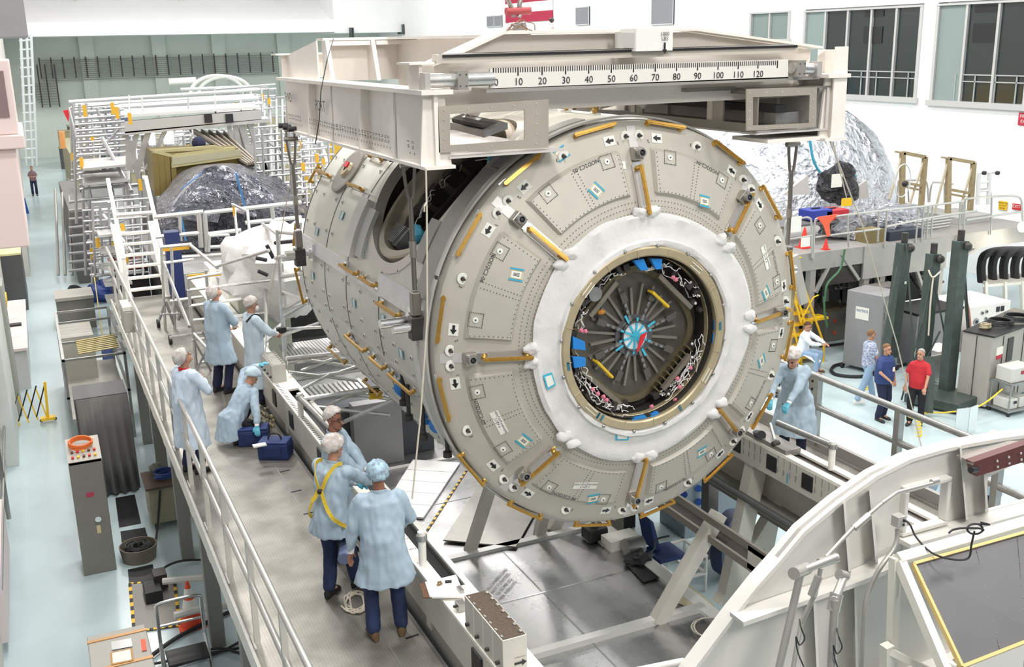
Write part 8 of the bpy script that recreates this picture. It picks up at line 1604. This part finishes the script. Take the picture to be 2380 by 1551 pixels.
# flange: thick strip following the arc
for i in range(len(A3) - 1):
    pass
m2 = MB(); n = len(A3); vs = []
for p in A3: vs += [p + V((0, -.03, 0)), p + V((0, .08, 0)), p + V((.012, .08, -.025)), p + V((.012, -.03, -.025))]
m2.add(vs, [(4 * i + k, 4 * i + (k + 1) % 4, 4 * i + 4 + (k + 1) % 4, 4 * i + 4 + k) for i in range(n - 1) for k in range(4)] + [(0, 1, 2, 3), (4 * n - 4, 4 * n - 3, 4 * n - 2, 4 * n - 1)]); build(m2, 'rim_flange', wm, ck)
# web plate with two window openings, made of strips
def web(polys):
    for i_, pl in enumerate(polys): build(MB().slab([K(*p, yc + .003 * i_) for p in pl], (0, .03, 0)), 'web_plate', wm, ck)
zbm = 2120
web([[(1545, 1640), (1600, 1558), (1700, 1425), (1808, 1297), (1862, 1232), (1945, 1163), (2030, 1103), (2090, 1073), (2112, 1115), (2098, 1150), (2098, 1255), (2010, 1300), (1960, 1640)],
     [(2080, 1078), (2110, 1063), (2190, 1040), (2245, 1028), (2262, 1085), (2200, 1120), (2098, 1150)],
     [(2196, 1122), (2262, 1085), (2296, 1110), (2290, 1205), (2196, 1235)],
     [(2098, 1240), (2196, 1215), (2290, 1190), (2400, 1160), (2400, 1210), (2110, 1290), (2098, 1290)],
     [(2245, 1028), (2320, 1015), (2395, 1005), (2400, 1060), (2296, 1110), (2262, 1085)],
     [(2010, 1300), (2098, 1255), (2110, 1290), (2120, 1640), (1960, 1640)]])
build(MB().frame(K(2098, 1250, yc - .05), X1, Z1, Y1, K(2200, 1250).x - K(2098, 1250).x, K(2098, 1140).z - K(2098, 1250).z, .03, .07), 'window_rim', wm, ck, bevel=.008)
# ribs and ledges in front of the web
for a_, b_, w_, d_ in (((1712, 1440), (1985, 1345), .05, .14), ((1985, 1345), (2090, 1300), .05, .14), ((2098, 1262), (2400, 1180), .04, .12)): build(MB().bar(K(*a_, yc - .07), K(*b_, yc - .07), .03, .13, (0, 1, 0)), 'ledge', wm, ck)
for a_, b_ in (((2020, 1140), (2035, 1310)), ((1960, 1170), (1972, 1330)), ((2230, 1040), (2245, 1210)), ((1890, 1395), (1900, 1600)), ((1985, 1350), (1990, 1600)), ((2285, 1075), (2292, 1190))): build(MB().slab([K(*a_, yc), K(*b_, yc), K(*b_, yc - .10), K(*a_, yc - .10)], (.02, 0, 0)), 'rib', wm, ck)
build(MB().slab([K(2098, 1300), K(2400, 1215), K(2400, 1700), K(2060, 1700)], (0, .03, 0)), 'lower_plate', mat('cradle_shade', (.62, .60, .55), .5), ck)
build(MB().slab([V((3.2, 4.4, 0)), V((6.2, 4.4, 0)), V((6.2, 4.4, 4.3)), V((3.2, 4.4, 4.3))], (0, .3, 0)), 'base_wall', wm, ck)
# dark red wedge bracket
t = thing('bolted_bracket', 'dark red brown bolted bracket on a grey wedge at the top of the cradle', 'bracket', K(2300, 1085, 4.35)); P = [K(2262, 1075, 4.3), K(2400, 1028, 4.3), K(2400, 1068, 4.3), K(2270, 1108, 4.3)]
build(MB().slab(P, (0, .06, 0)), 'red_plate', mat('plate_maroon', (.10, .028, .025), .5), t); build(MB().slab([K(2222, 1058, 4.45), K(2345, 1025, 4.45), K(2400, 1026, 4.35), K(2262, 1076, 4.3)], (0, 0, -.02)), 'grey_wedge', mat('wedge_brown', (.24, .21, .19), .45), t)
m2 = MB()
for px, py in ((2318, 1072), (2319, 1085), (2345, 1063), (2346, 1077), (2373, 1054), (2374, 1068)): m2.ball(K(px, py, 4.28), .008, 8, 6)
each(m2, 'bolt', chrome, t); build(MB().cyl(K(2256, 1093, 4.28), K(2270, 1092, 4.3), .02, 12), 'pivot', black, t)
# conduit arm with turnbuckle
def rodset(name, lab, pts, r, joints, m=alu):
    t = thing(name, lab, 'rod', AY(*pts[-1])); P = [AY(*p) for p in pts]
    for i in range(len(P) - 1): build(MB().cyl(P[i], P[i + 1], r, 12), 'rod', m, t, smooth=True)
    for p, q, rr in joints: build(MB().cyl(AY(*p), AY(*q), rr, 14), 'sleeve', m, t, smooth=True)
    return t
gm = mat('rod_grey_silver', (.50, .49, .46), .32, .7, var=.1)
rodset('strut_arm', 'long grey silver strut with turnbuckle arching across the top of the cradle', [(2180, 1120, 4.3), (2085, 1145, 4.25), (2050, 1170, 4.22), (1985, 1225, 4.2), (1920, 1295, 4.15)], .012, [((2020, 1198, 4.2), (1985, 1228, 4.2), .022), ((2165, 1121, 4.3), (2180, 1117, 4.3), .018)], gm)
rodset('strut_arm', 'left upright grey strut bending forward at an elbow on the cradle', [(1945, 1295, 3.95), (1862, 1328, 3.9), (1800, 1600, 3.8)], .021, [((1945, 1297, 3.95), (1905, 1310, 3.95), .026), ((1845, 1334, 3.85), (1875, 1322, 3.95), .033)], gm)
rodset('strut_arm', 'thin grey strut with a square turnbuckle behind the left elbow strut', [(1908, 1320, 4.1), (1895, 1380, 4.1), (1862, 1450, 4.1), (1835, 1600, 4.0)], .014, [((1903, 1340, 4.1), (1886, 1385, 4.1), .024)], gm)
rodset('strut_arm', 'right upright grey strut with a round joint below the plug box', [(1962, 1340, 4.0), (1940, 1395, 3.9), (1930, 1600, 3.8)], .024, [((1945, 1380, 3.92), (1936, 1420, 3.9), .036), ((1950, 1336, 4.0), (1965, 1340, 4.0), .03)], gm)
t = thing('plug_box', 'grey electrical box with two black sockets on a bent conduit', 'box', K(2085, 1215, 4.3)); c = K(2088, 1210, 4.3); build(MB().obox(c, X1, Y1, Z1, .032, .03, .036), 'box', mat('box_grey_plug', (.45, .44, .42), .4, .4), t, bevel=.004); each(MB().ball(c + V((.015, -.032, .008)), .010, 8, 6).ball(c + V((.012, -.032, -.018)), .008, 8, 6), 'socket', black, t)
build(MB().tube(smoothpts([K(2086, 1230, 4.3), K(2080, 1270, 4.28), K(2040, 1330, 4.26), K(2015, 1390, 4.24), K(2008, 1450, 4.22), K(2000, 1600, 4.2)]), .015, 10), 'conduit', mat('conduit_grey', (.42, .41, .38), .4, .5), t, smooth=True)
tag(build(MB().tube(smoothpts([K(2100, 1208, 4.25), K(2115, 1220, 4.2), K(2130, 1250, 4.15), K(2165, 1285, 4.0), K(2210, 1300, 3.9), K(2250, 1298, 3.85), K(2258, 1265, 3.85), K(2265, 1235, 3.85)]), .006, 6), 'black_power_cord', rubber, smooth=True), 'black power cord looping from the plug box to the panel frame', 'cord')
pts = [K(2266 + 18 * math.cos(k * .7), 1230 + 12 * math.sin(k * .7), 3.84 + .001 * k) for k in range(26)]; tag(build(MB().tube(smoothpts([K(2205, 1240, 3.84), K(2215, 1232, 3.84), K(2240, 1228, 3.84)] + pts + [K(2300, 1220, 3.84), K(2280, 1215, 3.84)], 3), .006, 6), 'cord_knot', rubber, smooth=True), 'black cord knotted in a bundle on top of the yellow edged panel', 'cord')
for px, py in ((1858, 1440), (1945, 1460)): tag(build(MB().tube(smoothpts([K(px, py, 3.85), K(px + 4, py + 20, 3.8), K(px + 12, py + 45, 3.8), K(px, py + 60, 3.8), K(px - 8, py + 40, 3.8), K(px - 4, py + 75, 3.8), K(px + 10, py + 110, 3.78)]), .004, 6), 'tie_cord', rubber), 'thin black tie cord tangled on the %s strut' % ('left elbow' if px < 1900 else 'right upright'), 'cord')
# tilted dark panel with yellow edging
yp = 3.9; Q = lambda px, py, y=yp: AY(px, py, y)
t = thing('tilted_panel', 'big dark grey tilted panel edged in yellow wood, cream frame beneath', 'panel', V((5.2, 3.5, 0))); TL, TR, BR, BL = Q(2122, 1312, 4.0), Q(2420, 1228, 4.0), Q(2420, 1478, 3.5), Q(2235, 1551, 3.5)
P = [TL, TR, BR, BL]; nn = (TR - TL).cross(BL - TL).normalized(); 
if nn.y > 0: nn = -nn
build(MB().slab(P, nn * -.02), 'panel_face', mat('panel_dark_grey', (.095, .095, .10), .45, .1, var=.06), t)
ye = mat('edge_yellow_wood', (.58, .42, .16), .5)
for a, b in ((TL, TR), (TL, BL), (BL, BR)): build(MB().bar(a, b, .018, .03, nn), 'edge_strip', ye, t)
fc = mat('frame_cream', (.72, .70, .62), .5)
o_ = V((-.0, .03, -.0)); build(MB().bar(TL + V((-.05, .05, .0)), BL + V((-.05, .05, -.05)), .05, .06, nn), 'frame_leg', fc, t); build(MB().bar(TL + V((-.06, .08, .02)), Q(2070, 1600, 4.0), .05, .05, (0, 1, 0)), 'frame_leg', fc, t); build(MB().bar(TL + V((-.06, .06, .02)), TR + V((0, .06, .03)), .06, .05, nn), 'frame_top', fc, t); build(MB().bar(Q(2060, 1510, 4.0), Q(2240, 1600, 3.7), .04, .04, (0, 1, 0)), 'frame_tie', fc, t)
build(MB().bar(Q(2062, 1500, 4.0), V((4.6, 4.0, .4)), .06, .06, (0, 1, 0)), 'frame_leg', fc, t); build(MB().bar(BL + V((0, .05, 0)), V((BL.x + .1, 3.4, 0)), .05, .05, (0, 1, 0)), 'frame_leg', fc, t); build(MB().bar(BR + V((0, .05, 0)), V((BR.x, 3.4, 0)), .05, .05, (0, 1, 0)), 'frame_leg', fc, t)
m2 = MB()
for s_ in (.02, .47, .80):
    a, b = TL.lerp(TR, s_), BL.lerp(BR, s_)
    for k in range(9): m2.ball(a.lerp(b, (k + .5) / 9) + nn * .003, .004, 6, 4)
each(m2, 'rivet', steel, t)
for s_ in (.47, .80): build(MB().bar(TL.lerp(TR, s_) + nn * .001, BL.lerp(BR, s_) + nn * .001, .004, .002, nn), 'seam', dark, t)
# end of a white pole at the bottom centre
tag(build(MB().cyl(AY(1480, 1560, 5.2), AY(1588, 1538, 5.2), .025, 14), 'white_pole', mat('pole_white', (.75, .74, .70), .4), smooth=True), 'end of a white pole at the bottom edge left of the cradle', 'pole')
